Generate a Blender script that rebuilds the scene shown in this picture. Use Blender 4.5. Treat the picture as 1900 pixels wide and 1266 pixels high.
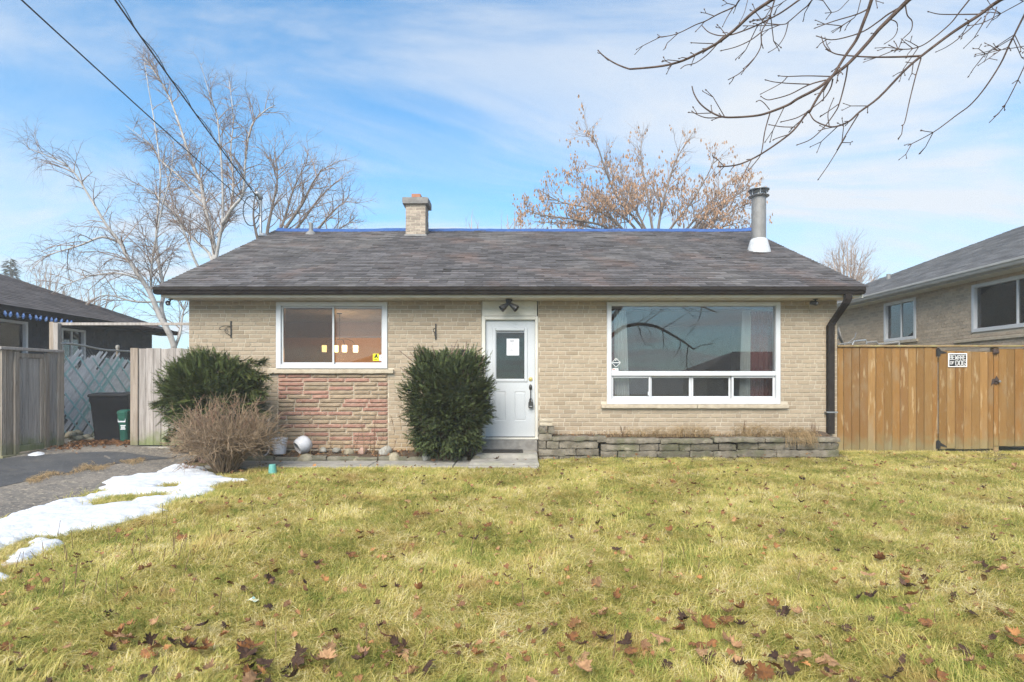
import bpy, bmesh, math, random
import numpy as np
from mathutils import Vector, Matrix, noise as mnoise

for o in list(bpy.data.objects):
    bpy.data.objects.remove(o, do_unlink=True)
scene = bpy.context.scene
col = scene.collection
rng = random.Random(7)
nrng = np.random.default_rng(7)
R = math.radians

# ------------------------------------------------------------------ camera
FPX, CX, HY, CAMZ = 1081.0, 950.0, 712.0, 1.28       # focal length in photo pixels, principal column, horizon row, eye height
cam_data = bpy.data.cameras.new('camera')
cam = bpy.data.objects.new('camera', cam_data)
col.objects.link(cam)
cam.location = (0, 0, CAMZ)
cam.rotation_euler = (R(90), 0, 0)
cam_data.sensor_width = 36
cam_data.lens = 36 * FPX / 1900
cam_data.shift_y = (HY - 633) / 1900
cam_data.clip_start = 0.05
cam_data.clip_end = 2000
scene.camera = cam

# ------------------------------------------------------------------ world, sun, exposure
SUN_EL, SUN_AZ = 40.0, 198.0          # sun behind the camera, softened by thin cloud
world = bpy.data.worlds.new('World')
scene.world = world
world.use_nodes = True
nt = world.node_tree
for n in list(nt.nodes):
    nt.nodes.remove(n)
wo = nt.nodes.new('ShaderNodeOutputWorld')
bg = nt.nodes.new('ShaderNodeBackground')
sky = nt.nodes.new('ShaderNodeTexSky')
sky.sky_type = 'NISHITA'
sky.sun_disc = False
sky.sun_elevation = R(SUN_EL)
sky.sun_rotation = R(SUN_AZ)
sky.air_density = 1.0
sky.dust_density = 0.6
sky.ozone_density = 1.0
tc = nt.nodes.new('ShaderNodeTexCoord')
sep = nt.nodes.new('ShaderNodeSeparateXYZ')
nt.links.new(tc.outputs['Generated'], sep.inputs[0])
def wmath(op, a, b=None):
    m = nt.nodes.new('ShaderNodeMath'); m.operation = op
    for i, v in enumerate((a, b)):
        if v is None: continue
        if isinstance(v, (int, float)): m.inputs[i].default_value = v
        else: nt.links.new(v, m.inputs[i])
    return m.outputs[0]
zz = wmath('ADD', wmath('MAXIMUM', sep.outputs['Z'], 0.0), 0.22)
cmb = nt.nodes.new('ShaderNodeCombineXYZ')
nt.links.new(wmath('DIVIDE', sep.outputs['X'], zz), cmb.inputs[0])
nt.links.new(wmath('DIVIDE', sep.outputs['Y'], zz), cmb.inputs[1])
def wnoise(scale, sc, rot, detail, rough, dist, lo, hi, loc=(0, 0, 0)):
    mp = nt.nodes.new('ShaderNodeMapping')
    mp.inputs['Location'].default_value = loc
    mp.inputs['Scale'].default_value = sc
    mp.inputs['Rotation'].default_value = (0, 0, R(rot))
    nt.links.new(cmb.outputs[0], mp.inputs[0])
    tn = nt.nodes.new('ShaderNodeTexNoise')
    tn.inputs['Scale'].default_value = scale
    tn.inputs['Detail'].default_value = detail
    tn.inputs['Roughness'].default_value = rough
    tn.inputs['Distortion'].default_value = dist
    nt.links.new(mp.outputs[0], tn.inputs['Vector'])
    mr = nt.nodes.new('ShaderNodeMapRange')
    mr.interpolation_type = 'SMOOTHSTEP'
    mr.inputs['From Min'].default_value = lo
    mr.inputs['From Max'].default_value = hi
    nt.links.new(tn.outputs[0], mr.inputs[0])
    return mr.outputs[0]
LOC1, LOC2 = (10.6065, -11.1229, 0), (1.4672, -8.9327, 0)      # which stretch of cloud is overhead
c1 = wnoise(1.5, (0.40, 1.0, 1.0), -16, 9, 0.60, 0.9, 0.44, 0.66, LOC1)     # long streaks of cirrus
c2 = wnoise(0.62, (0.8, 1.0, 1.0), 30, 6, 0.55, 0.5, 0.44, 0.66, LOC2)     # broad veils
veil = wmath('MULTIPLY', wmath('POWER', wmath('SUBTRACT', 1.0, wmath('MAXIMUM', wmath('MINIMUM', sep.outputs['Z'], 1.0), 0.0)), 5.0), 0.70)   # thin cloud thickens towards the horizon
cm = wmath('MINIMUM', wmath('ADD', wmath('ADD', wmath('MULTIPLY', c1, 0.58), wmath('MULTIPLY', c2, 0.50)), veil), 0.96)
tint = nt.nodes.new('ShaderNodeMix'); tint.data_type = 'RGBA'; tint.blend_type = 'MULTIPLY'
tint.inputs['Factor'].default_value = 1.0
nt.links.new(sky.outputs[0], tint.inputs['A'])
tint.inputs['B'].default_value = (0.50, 1.04, 1.26, 1)
mixw = nt.nodes.new('ShaderNodeMix'); mixw.data_type = 'RGBA'
nt.links.new(cm, mixw.inputs['Factor'])
nt.links.new(tint.outputs['Result'], mixw.inputs['A'])
mixw.inputs['B'].default_value = (4.1, 4.35, 4.65, 1)     # cloud brightness, in the sky's own units
nt.links.new(mixw.outputs['Result'], bg.inputs['Color'])
bg.inputs['Strength'].default_value = 0.09
nt.links.new(bg.outputs[0], wo.inputs['Surface'])

sun_data = bpy.data.lights.new('sun', 'SUN')
sun_data.energy = 3.2
sun_data.angle = R(44)
sun_data.color = (1.0, 0.91, 0.79)
sun = bpy.data.objects.new('sun', sun_data)
col.objects.link(sun)
# sun_rotation is measured from +Y clockwise
sd = Vector((math.sin(R(SUN_AZ)) * math.cos(R(SUN_EL)), math.cos(R(SUN_AZ)) * math.cos(R(SUN_EL)), math.sin(R(SUN_EL))))
sun.rotation_euler = sd.to_track_quat('Z', 'Y').to_euler()
sun.location = (0, -5, 30)

scene.view_settings.view_transform = 'Standard'
scene.view_settings.look = 'None'
scene.view_settings.exposure = 1.2
scene.view_settings.gamma = 1.0
scene.view_settings.use_curve_mapping = False
scene.cycles.max_bounces = 7
scene.cycles.volume_bounces = 1
scene.cycles.transparent_max_bounces = 24
scene.cycles.use_adaptive_sampling = True
scene.cycles.adaptive_threshold = 0.004
scene.cycles.use_denoising = True
scene.cycles.denoising_prefilter = 'FAST'
scene.cycles.denoising_input_passes = 'RGB_ALBEDO_NORMAL'
scene.cycles.sample_clamp_indirect = 2.5
scene.cycles.volume_step_rate = 4.0

# ------------------------------------------------------------------ placing and linking helpers
def P(x, y, Y):
    """world point at distance Y that the photograph shows at pixel (x, y)"""
    return Vector(((x - CX) * Y / FPX, Y, CAMZ + (HY - y) * Y / FPX))

def sstep(a, b, x):
    t = min(1.0, max(0.0, (x - a) / (b - a)))
    return t * t * (3 - 2 * t)

def gz(x, y):
    """height of the ground: the lot falls gently towards the street"""
    z = -0.025 * max(0.0, min(9.0, 9.0 - y))
    z += 0.075 * sstep(9.0, 10.3, y) * sstep(0.3, 1.2, x)
    z += 0.14 * sstep(8.3, 10.5, y) * sstep(-5.7, -6.6, x)
    z += 0.012 * math.sin(x * 1.7 + y * 0.9) * sstep(9.0, 7.0, y) * sstep(-5.6, -4.4, x)
    return z

def gpx(x, y):
    """ground point seen at a pixel"""
    Y = 6.0
    for _ in range(30):
        X = (x - CX) * Y / FPX
        Y = (CAMZ - gz(X, Y)) * FPX / (y - HY)
    X = (x - CX) * Y / FPX
    return Vector((X, Y, gz(X, Y)))

def tag(o, label=None, cat=None, group=None, kind=None):
    if label: o['label'] = label
    if cat: o['category'] = cat
    if group: o['group'] = group
    if kind: o['kind'] = kind
    return o

def empty(name, loc=(0, 0, 0), label=None, cat=None, group=None, rz=0):
    o = bpy.data.objects.new(name, None)
    o.empty_display_size = 0.1
    col.objects.link(o)
    o.location = loc
    o.rotation_euler = (0, 0, rz)
    return tag(o, label, cat, group)

def link(name, me, parent=None, loc=None, world=True):
    """link a mesh; its coordinates are world coordinates unless loc is given"""
    o = bpy.data.objects.new(name, me)
    col.objects.link(o)
    if loc is not None:
        o.location = loc
    if parent is not None:
        o.parent = parent
        if world:
            pm = Matrix.Identity(4)
            q = parent
            chain = []
            while q is not None:
                chain.append(Matrix.LocRotScale(q.location, q.rotation_euler, q.scale)); q = q.parent
            for m in reversed(chain):
                pm = pm @ m
            if pm != Matrix.Identity(4):
                inv = pm.inverted()
                lm = inv @ Matrix.LocRotScale(o.location, o.rotation_euler, o.scale)
                o.location, rot, o.scale = lm.decompose()
                o.rotation_euler = rot.to_euler()
    return o

def copy_tree(o, parent=None):
    c = o.copy(); col.objects.link(c); c.parent = parent
    for ch in o.children:
        copy_tree(ch, c)
    return c

class MB:
    """collects faces into one mesh"""
    def __init__(self):
        self.v = []; self.f = []; self.r = []; self.m = []; self.cur = 0.5; self.mi = 0
    def add(self, vs, fs):
        b = len(self.v)
        self.v.extend([tuple(p) for p in vs])
        self.r.extend([self.cur] * len(vs))
        for f in fs:
            self.f.append(tuple(i + b for i in f)); self.m.append(self.mi)
        return self
    def box(self, x0, x1, y0, y1, z0, z1, M=None):
        vs = [Vector(p) for p in ((x0,y0,z0),(x1,y0,z0),(x1,y1,z0),(x0,y1,z0),(x0,y0,z1),(x1,y0,z1),(x1,y1,z1),(x0,y1,z1))]
        if M is not None: vs = [M @ p for p in vs]
        return self.add(vs, [(0,3,2,1),(4,5,6,7),(0,1,5,4),(1,2,6,5),(2,3,7,6),(3,0,4,7)])
    def cbox(self, x0, x1, y0, y1, z0, z1, c=0.006, M=None):
        """box with chamfered edges"""
        vs = []; idx = {}
        for sx in (0, 1):
            for sy in (0, 1):
                for sz in (0, 1):
                    X = (x0, x1)[sx]; Y = (y0, y1)[sy]; Z = (z0, z1)[sz]
                    dx = c * (1 - 2*sx); dy = c * (1 - 2*sy); dz = c * (1 - 2*sz)
                    for a, p in enumerate(((X, Y+dy, Z+dz), (X+dx, Y, Z+dz), (X+dx, Y+dy, Z))):
                        idx[(sx,sy,sz,a)] = len(vs); vs.append(Vector(p))
        fs = []
        I = lambda *k: idx[k]
        fs.append((I(0,0,0,0),I(0,0,1,0),I(0,1,1,0),I(0,1,0,0))); fs.append((I(1,0,0,0),I(1,1,0,0),I(1,1,1,0),I(1,0,1,0)))
        fs.append((I(0,0,0,1),I(1,0,0,1),I(1,0,1,1),I(0,0,1,1))); fs.append((I(0,1,0,1),I(0,1,1,1),I(1,1,1,1),I(1,1,0,1)))
        fs.append((I(0,0,0,2),I(0,1,0,2),I(1,1,0,2),I(1,0,0,2))); fs.append((I(0,0,1,2),I(1,0,1,2),I(1,1,1,2),I(0,1,1,2)))
        for sx in (0,1):
            for sy in (0,1):
                fs.append((I(sx,sy,0,0),I(sx,sy,1,0),I(sx,sy,1,1),I(sx,sy,0,1)))
            for sz in (0,1):
                fs.append((I(sx,0,sz,0),I(sx,1,sz,0),I(sx,1,sz,2),I(sx,0,sz,2)))
        for sy in (0,1):
            for sz in (0,1):
                fs.append((I(0,sy,sz,1),I(1,sy,sz,1),I(1,sy,sz,2),I(0,sy,sz,2)))
        for sx in (0,1):
            for sy in (0,1):
                for sz in (0,1):
                    fs.append((I(sx,sy,sz,0),I(sx,sy,sz,1),I(sx,sy,sz,2)))
        if M is not None: vs = [M @ p for p in vs]
        return self.add(vs, fs)
    def tube(self, pts, rad, n=6, cap=True):
        pts = [Vector(p) for p in pts]
        if not hasattr(rad, '__len__'): rad = [rad] * len(pts)
        vs = []; fs = []
        ref = None
        for i, p in enumerate(pts):
            t = (pts[min(i+1, len(pts)-1)] - pts[max(i-1, 0)])
            t = t.normalized() if t.length > 1e-9 else Vector((0,0,1))
            if ref is None:
                ref = t.orthogonal().normalized()
            ref = (ref - t * ref.dot(t))
            ref = ref.normalized() if ref.length > 1e-6 else t.orthogonal().normalized()
            b = t.cross(ref)
            for k in range(n):
                a = 2*math.pi*k/n
                vs.append(p + (ref*math.cos(a) + b*math.sin(a)) * rad[i])
        for i in range(len(pts)-1):
            for k in range(n):
                a = i*n+k; b_ = i*n+(k+1)%n
                fs.append((a, b_, b_+n, a+n))
        if cap:
            fs.append(tuple(range(n-1, -1, -1))); fs.append(tuple(range((len(pts)-1)*n, len(pts)*n)))
        return self.add(vs, fs)
    def lathe(self, prof, c=(0,0,0), n=24, M=None, closed=True):
        """prof: list of (radius, height)"""
        vs = []; fs = []
        for r, h in prof:
            for k in range(n):
                a = 2*math.pi*k/n
                p = Vector((c[0]+r*math.cos(a), c[1]+r*math.sin(a), c[2]+h))
                vs.append(p if M is None else M @ p)
        for i in range(len(prof)-1):
            for k in range(n):
                a = i*n+k; b = i*n+(k+1)%n
                fs.append((a, b, b+n, a+n))
        if closed:
            fs.append(tuple(range(n-1,-1,-1))); fs.append(tuple(range((len(prof)-1)*n, len(prof)*n)))
        return self.add(vs, fs)
    def extrude(self, poly, axis, a, b, M=None):
        """poly in the two other axes, swept along axis ('x','y','z') from a to b"""
        n = len(poly)
        def mk(u, v, w):
            return {'x': (w,u,v), 'y': (u,w,v), 'z': (u,v,w)}[axis]
        vs = [Vector(mk(u,v,a)) for u,v in poly] + [Vector(mk(u,v,b)) for u,v in poly]
        if M is not None: vs = [M @ p for p in vs]
        fs = [(i,(i+1)%n,(i+1)%n+n,i+n) for i in range(n)] + [tuple(range(n-1,-1,-1)), tuple(range(n,2*n))]
        return self.add(vs, fs)
    def mesh(self, name, mats, smooth=False):
        me = bpy.data.meshes.new(name)
        me.from_pydata(self.v, [], self.f)
        if not isinstance(mats, (list, tuple)): mats = [mats]
        for m in mats: me.materials.append(m)
        if len(mats) > 1: me.polygons.foreach_set('material_index', self.m)
        at = me.attributes.new('rnd', 'FLOAT', 'POINT')
        at.data.foreach_set('value', self.r)
        if smooth: me.polygons.foreach_set('use_smooth', [True]*len(me.polygons))
        bm = bmesh.new(); bm.from_mesh(me); bmesh.ops.recalc_face_normals(bm, faces=bm.faces); bm.to_mesh(me); bm.free()
        me.update()
        return me
    def build(self, name, mats, parent=None, smooth=False):
        o = link(name, self.mesh(name, mats, smooth), parent)
        if smooth:
            for p in []: pass
        return o

def np_mesh(name, V, F, mats, rnd=None, smooth=False):
    """fast mesh from numpy arrays; F is (n,3) or (n,4)"""
    me = bpy.data.meshes.new(name)
    V = np.asarray(V, dtype=np.float32); F = np.asarray(F, dtype=np.int32)
    k = F.shape[1]
    me.vertices.add(len(V)); me.vertices.foreach_set('co', V.ravel())
    me.loops.add(F.size); me.loops.foreach_set('vertex_index', F.ravel())
    me.polygons.add(len(F))
    me.polygons.foreach_set('loop_start', np.arange(0, F.size, k, dtype=np.int32))
    try:
        me.polygons.foreach_set('loop_total', np.full(len(F), k, dtype=np.int32))
    except Exception:
        pass
    me.polygons.foreach_set('use_smooth', np.full(len(F), smooth, dtype=bool))
    for m in (mats if isinstance(mats, (list, tuple)) else [mats]): me.materials.append(m)
    if rnd is not None:
        at = me.attributes.new('rnd', 'FLOAT', 'POINT')
        at.data.foreach_set('value', np.asarray(rnd, dtype=np.float32))
    me.update(calc_edges=True)
    return me

def sharp_smooth(o, ang=35):
    me = o.data
    me.polygons.foreach_set('use_smooth', [True]*len(me.polygons))
    me.set_sharp_from_angle(angle=R(ang))
    return o

class Tubes:
    """many thin tubes at once: polylines of any length, vectorised"""
    def __init__(self): self.by = {}
    def add(self, pts, rad, sides=4, rnd=0.5):
        self.by.setdefault((len(pts), sides), []).append((pts, rad, rnd))
    def arrays(self):
        VV = []; FF = []; RR = []; base = 0
        for (n, s), L in self.by.items():
            Pn = np.array([[tuple(p) for p in a[0]] for a in L], dtype=np.float64)       # m,n,3
            r = np.array([a[1] for a in L], dtype=np.float64)                             # m,n
            q = np.array([a[2] for a in L])
            m = len(L)
            t = np.empty_like(Pn)
            t[:,1:-1] = Pn[:,2:] - Pn[:,:-2]; t[:,0] = Pn[:,1]-Pn[:,0]; t[:,-1] = Pn[:,-1]-Pn[:,-2]
            t /= np.maximum(np.linalg.norm(t, axis=2, keepdims=True), 1e-9)
            mean = t.mean(axis=1)
            ax = np.where((np.abs(mean[:,2:3]) < 0.8), np.array([[0,0,1.0]]), np.array([[1.0,0,0]]))
            ref = np.cross(t, ax[:,None,:]); ref /= np.maximum(np.linalg.norm(ref, axis=2, keepdims=True), 1e-9)
            b = np.cross(t, ref)
            a = np.arange(s) * 2*math.pi/s
            V = Pn[:,:,None,:] + (ref[:,:,None,:]*np.cos(a)[None,None,:,None] + b[:,:,None,:]*np.sin(a)[None,None,:,None]) * r[:,:,None,None]
            V = V.reshape(-1,3)
            i = np.arange(n-1)[:,None]*s; k = np.arange(s)[None,:]; k2 = (k+1) % s
            f = np.stack([i+k, i+k2, i+k2+s, i+k+s], axis=-1).reshape(-1,4)
            F = (f[None] + (np.arange(m)*n*s)[:,None,None]).reshape(-1,4) + base
            VV.append(V); FF.append(F); RR.append(np.repeat(q, n*s)); base += len(V)
        return np.concatenate(VV), np.concatenate(FF), np.concatenate(RR)
    def build(self, name, mats, parent=None):
        V, F, Q = self.arrays()
        return link(name, np_mesh(name, V, F, mats, Q, smooth=True), parent)

# ------------------------------------------------------------------ materials
def new_mat(name):
    m = bpy.data.materials.new(name); m.use_nodes = True
    t = m.node_tree
    for n in list(t.nodes): t.nodes.remove(n)
    out = t.nodes.new('ShaderNodeOutputMaterial')
    return m, t, out

def node(t, typ, **kw):
    n = t.nodes.new(typ)
    for k, v in kw.items():
        if k.startswith('i_'):
            n.inputs[k[2:].replace('_', ' ')].default_value = v
        else: setattr(n, k, v)
    return n

def rgb(c): return (c[0], c[1], c[2], 1.0)

def noise_mask(t, vec, scale, lo, hi, detail=6, rough=0.6, dist=0.0):
    n = t.nodes.new('ShaderNodeTexNoise')
    n.inputs['Scale'].default_value = scale; n.inputs['Detail'].default_value = detail
    n.inputs['Roughness'].default_value = rough; n.inputs['Distortion'].default_value = dist
    t.links.new(vec, n.inputs['Vector'])
    r = t.nodes.new('ShaderNodeMapRange'); r.interpolation_type = 'SMOOTHSTEP'
    r.inputs['From Min'].default_value = lo; r.inputs['From Max'].default_value = hi
    t.links.new(n.outputs[0], r.inputs[0])
    return r.outputs[0], n.outputs[0]

def mix(t, fac, a, b, mode='MIX'):
    m = t.nodes.new('ShaderNodeMix'); m.data_type = 'RGBA'; m.blend_type = mode
    if isinstance(fac, (int, float)): m.inputs['Factor'].default_value = fac
    else: t.links.new(fac, m.inputs['Factor'])
    for s, v in (('A', a), ('B', b)):
        if isinstance(v, (tuple, list)): m.inputs[s].default_value = rgb(v)
        else: t.links.new(v, m.inputs[s])
    return m.outputs['Result']

def fmath(t, op, a, b=None, clamp=False):
    m = t.nodes.new('ShaderNodeMath'); m.operation = op; m.use_clamp = clamp
    for i, v in enumerate((a, b)):
        if v is None: continue
        if isinstance(v, (int, float)): m.inputs[i].default_value = v
        else: t.links.new(v, m.inputs[i])
    return m.outputs[0]

def mk(name, c1, c2=None, scale=6.0, stretch=(1,1,1), lo=0.35, hi=0.65, rough=0.8, bump=0.0, bscale=60.0, bdist=0.004,
       metallic=0.0, spec=0.3, rnd=None, cols=None, ramt=0.25, layers=(), translucent=0.0, zstain=None):
    """procedural surface: c1/c2 mixed by noise, brightness varied per piece (rnd = 'obj' or 'attr'),
    cols = piece colours picked by the piece's random number, layers = extra (colour, scale, lo, hi, strength) stains"""
    m, t, out = new_mat(name)
    geo = node(t, 'ShaderNodeNewGeometry')
    pos = geo.outputs['Position']
    rv = None
    if rnd == 'obj':
        rv = node(t, 'ShaderNodeObjectInfo').outputs['Random']
    elif rnd == 'attr':
        rv = node(t, 'ShaderNodeAttribute', attribute_name='rnd').outputs['Fac']
    if rv is not None:
        off = node(t, 'ShaderNodeVectorMath', operation='ADD')
        cb = node(t, 'ShaderNodeCombineXYZ')
        t.links.new(fmath(t, 'MULTIPLY', rv, 37.0), cb.inputs[0]); t.links.new(fmath(t, 'MULTIPLY', rv, 91.0), cb.inputs[2])
        t.links.new(pos, off.inputs[0]); t.links.new(cb.outputs[0], off.inputs[1])
        vec = off.outputs[0]
    else:
        vec = pos
    mp = node(t, 'ShaderNodeMapping'); mp.inputs['Scale'].default_value = stretch
    t.links.new(vec, mp.inputs[0])
    base = c1
    if cols is not None and rv is not None:
        rp = node(t, 'ShaderNodeValToRGB'); rp.color_ramp.interpolation = 'CONSTANT'
        e = rp.color_ramp.elements
        while len(e) > 1: e.remove(e[-1])
        e[0].position = 0.0; e[0].color = rgb(cols[0])
        for i, c in enumerate(cols[1:], 1):
            x = e.new(i / len(cols)); x.color = rgb(c)
        t.links.new(rv, rp.inputs[0])
        base = rp.outputs[0]
    if c2 is not None:
        fac, _ = noise_mask(t, mp.outputs[0], scale, lo, hi)
        if cols is not None:
            fac = fmath(t, 'MULTIPLY', fac, 0.55)
        base = mix(t, fac, base, c2)
    for (lc, ls, llo, lhi, lstr, *lst) in layers:
        src = pos
        if lst:
            mp2 = node(t, 'ShaderNodeMapping'); mp2.inputs['Scale'].default_value = lst[0]
            t.links.new(vec, mp2.inputs[0]); src = mp2.outputs[0]
        f, _ = noise_mask(t, src, ls, llo, lhi)
        base = mix(t, fmath(t, 'MULTIPLY', f, lstr), base, lc)
    if zstain is not None:               # (colour, z full, z none, strength): dirt and algae with ragged top
        zc, z0, z1, zs = zstain
        sp = node(t, 'ShaderNodeSeparateXYZ'); t.links.new(pos, sp.inputs[0])
        nz = node(t, 'ShaderNodeTexNoise'); nz.inputs['Scale'].default_value = 7.0; nz.inputs['Detail'].default_value = 5
        t.links.new(pos, nz.inputs['Vector'])
        zz_ = fmath(t, 'ADD', sp.outputs['Z'], fmath(t, 'MULTIPLY', fmath(t, 'SUBTRACT', nz.outputs[0], 0.5), (z1 - z0) * 1.6))
        r = node(t, 'ShaderNodeMapRange'); r.interpolation_type = 'SMOOTHSTEP'
        r.inputs['From Min'].default_value = z1; r.inputs['From Max'].default_value = z0
        t.links.new(zz_, r.inputs[0])
        base = mix(t, fmath(t, 'MULTIPLY', r.outputs[0], zs), base, zc)
    bs = node(t, 'ShaderNodeBsdfPrincipled')
    if rv is not None and ramt:
        hs = node(t, 'ShaderNodeHueSaturation')
        t.links.new(fmath(t, 'ADD', fmath(t, 'MULTIPLY', fmath(t, 'SUBTRACT', fmath(t, 'FRACT', fmath(t, 'MULTIPLY', rv, 7.13)), 0.5), 2*ramt), 1.0), hs.inputs['Value'])
        if isinstance(base, (tuple, list)): hs.inputs['Color'].default_value = rgb(base)
        else: t.links.new(base, hs.inputs['Color'])
        base = hs.outputs[0]
    if isinstance(base, (tuple, list)): bs.inputs['Base Color'].default_value = rgb(base)
    else: t.links.new(base, bs.inputs['Base Color'])
    bs.inputs['Roughness'].default_value = rough
    bs.inputs['Metallic'].default_value = metallic
    bs.inputs['Specular IOR Level'].default_value = spec
    if bump:
        bn = node(t, 'ShaderNodeTexNoise'); bn.inputs['Scale'].default_value = bscale; bn.inputs['Detail'].default_value = 6
        t.links.new(mp.outputs[0], bn.inputs['Vector'])
        bp = node(t, 'ShaderNodeBump'); bp.inputs['Strength'].default_value = bump; bp.inputs['Distance'].default_value = bdist
        t.links.new(bn.outputs[0], bp.inputs['Height']); t.links.new(bp.outputs[0], bs.inputs['Normal'])
    if translucent:
        tr = node(t, 'ShaderNodeBsdfTranslucent')
        if isinstance(base, (tuple, list)): tr.inputs['Color'].default_value = rgb(base)
        else: t.links.new(base, tr.inputs['Color'])
        mx = node(t, 'ShaderNodeMixShader'); mx.inputs[0].default_value = translucent
        t.links.new(bs.outputs[0], mx.inputs[1]); t.links.new(tr.outputs[0], mx.inputs[2])
        t.links.new(mx.outputs[0], out.inputs['Surface'])
    else:
        t.links.new(bs.outputs[0], out.inputs['Surface'])
    return m

def glass_mat(name, tint=(0.9, 0.93, 0.92), refl=0.16, rough=0.0, film=0.0, filmcol=(0.5,0.5,0.5)):
    """sheet glass: mirror reflection that grows at grazing angles over a clear or slightly dusty pane"""
    m, t, out = new_mat(name)
    tr = node(t, 'ShaderNodeBsdfTransparent'); tr.inputs['Color'].default_value = rgb(tint)
    body = tr.outputs[0]
    if film:
        df = node(t, 'ShaderNodeBsdfDiffuse'); df.inputs['Color'].default_value = rgb(filmcol)
        m0 = node(t, 'ShaderNodeMixShader'); m0.inputs[0].default_value = film
        t.links.new(tr.outputs[0], m0.inputs[1]); t.links.new(df.outputs[0], m0.inputs[2]); body = m0.outputs[0]
    gl = node(t, 'ShaderNodeBsdfGlossy'); gl.inputs['Roughness'].default_value = rough
    lw = node(t, 'ShaderNodeFresnel'); lw.inputs['IOR'].default_value = 1.5
    f = fmath(t, 'ADD', fmath(t, 'MULTIPLY', lw.outputs[0], 1.3), refl - 0.05, clamp=True)
    mx = node(t, 'ShaderNodeMixShader')
    t.links.new(f, mx.inputs[0]); t.links.new(body, mx.inputs[1]); t.links.new(gl.outputs[0], mx.inputs[2])
    t.links.new(mx.outputs[0], out.inputs['Surface'])
    return m

def emit_mat(name, c, s):
    m, t, out = new_mat(name)
    e = node(t, 'ShaderNodeEmission'); e.inputs['Color'].default_value = rgb(c); e.inputs['Strength'].default_value = s
    t.links.new(e.outputs[0], out.inputs['Surface'])
    return m

MT = {}
MT['mortar'] = mk('mortar', (0.52,0.465,0.375), (0.45,0.40,0.32), scale=5, rough=0.95, bump=0.4, bscale=120)
MT['brick'] = mk('beige_brick', (0.37,0.30,0.22), (0.30,0.24,0.175), scale=22, rough=0.9, bump=0.35, bscale=160, bdist=0.003, rnd='attr',
    cols=[(0.37,0.298,0.215),(0.35,0.28,0.20),(0.385,0.312,0.225),(0.335,0.268,0.19),(0.36,0.29,0.208),(0.30,0.236,0.165)], ramt=0.06,
    layers=[((0.33,0.26,0.19), 0.9, 0.5, 0.75, 0.35)], zstain=((0.34,0.24,0.13), 0.15, 0.55, 0.55))
MT['stone_red'] = mk('red_ledge_stone', (0.285,0.15,0.115), (0.33,0.20,0.15), scale=14, rough=0.95, bump=0.6, bscale=70, rnd='obj', ramt=0.12, zstain=((0.30,0.2,0.12), 0.1, 0.4, 0.5))
MT['stone_tan'] = mk('tan_ledge_stone', (0.32,0.245,0.17), (0.265,0.20,0.135), scale=14, rough=0.95, bump=0.6, bscale=70, rnd='obj', ramt=0.12, zstain=((0.30,0.21,0.12), 0.1, 0.4, 0.5))
MT['sill'] = mk('sill_stone', (0.46,0.40,0.31), (0.38,0.32,0.24), scale=9, rough=0.95, bump=0.6, bscale=50)
MT['vinyl'] = mk('white_vinyl', (0.56,0.57,0.59), (0.51,0.52,0.54), scale=3, rough=0.38, spec=0.5)
MT['trim'] = mk('cream_trim_paint', (0.60,0.58,0.52), (0.54,0.52,0.46), scale=4, rough=0.55, bump=0.1, bscale=30)
MT['door'] = mk('door_paint', (0.47,0.49,0.51), (0.445,0.465,0.485), scale=2, rough=0.45, spec=0.5)
MT['soffit'] = mk('soffit_aluminium', (0.60,0.57,0.51), (0.55,0.52,0.46), scale=3, rough=0.5, rnd='obj', ramt=0.04)
MT['gutter'] = mk('dark_brown_aluminium', (0.022,0.018,0.017), (0.03,0.026,0.024), scale=5, rough=0.7, spec=0.08)
MT['black'] = mk('black_metal', (0.014,0.014,0.015), (0.02,0.02,0.02), scale=20, rough=0.5, spec=0.5)
MT['shingle'] = mk('asphalt_shingle', (0.105,0.098,0.10), (0.075,0.070,0.073), scale=9, rough=0.95, bump=0.6, bscale=300, bdist=0.003, rnd='attr', ramt=0.34,
    layers=[((0.17,0.16,0.152), 0.55, 0.46, 0.7, 0.55), ((0.14,0.092,0.075), 0.8, 0.48, 0.72, 0.6), ((0.15,0.15,0.15), 40, 0.55, 0.75, 0.4)])
MT['galv'] = mk('galvanised_steel', (0.40,0.41,0.42), (0.30,0.31,0.32), scale=12, rough=0.45, metallic=0.7)
MT['pipegrey'] = mk('grey_painted_flue', (0.22,0.215,0.21), (0.18,0.175,0.17), scale=8, rough=0.5, spec=0.4)
MT['flashing'] = mk('white_flashing', (0.52,0.53,0.54), (0.40,0.41,0.42), scale=14, rough=0.5)
MT['clay'] = mk('clay_flue', (0.36,0.165,0.10), (0.29,0.13,0.085), scale=12, rough=0.9)
MT['concrete'] = mk('concrete', (0.33,0.31,0.275), (0.25,0.235,0.21), scale=6, rough=0.95, bump=0.5, bscale=90, layers=[((0.24,0.24,0.16), 2.5, 0.5, 0.7, 0.5)])
MT['concrete_dark'] = mk('damp_concrete', (0.25,0.24,0.225), (0.18,0.17,0.16), scale=7, rough=0.95, bump=0.5, bscale=90, layers=[((0.38,0.36,0.33), 6, 0.58, 0.75, 0.6)])
MT['tarp'] = mk('blue_tarp', (0.026,0.07,0.22), (0.04,0.10,0.29), scale=9, rough=0.45, spec=0.5)
MT['brass'] = mk('brass', (0.75,0.58,0.22), rough=0.3, metallic=0.9)
MT['paper'] = mk('paper', (0.66,0.66,0.69), rough=0.9)
MT['ink'] = mk('ink_grey', (0.28,0.28,0.30), rough=0.9)
MT['glass'] = glass_mat('window_glass', tint=(.95,.96,.96), refl=0.10)
MT['glass_clear'] = glass_mat('kitchen_glass', tint=(.96,.96,.96), refl=0.06)
MT['glass_left'] = glass_mat('screened_glass', tint=(0.55,0.54,0.53), refl=0.06)
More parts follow.
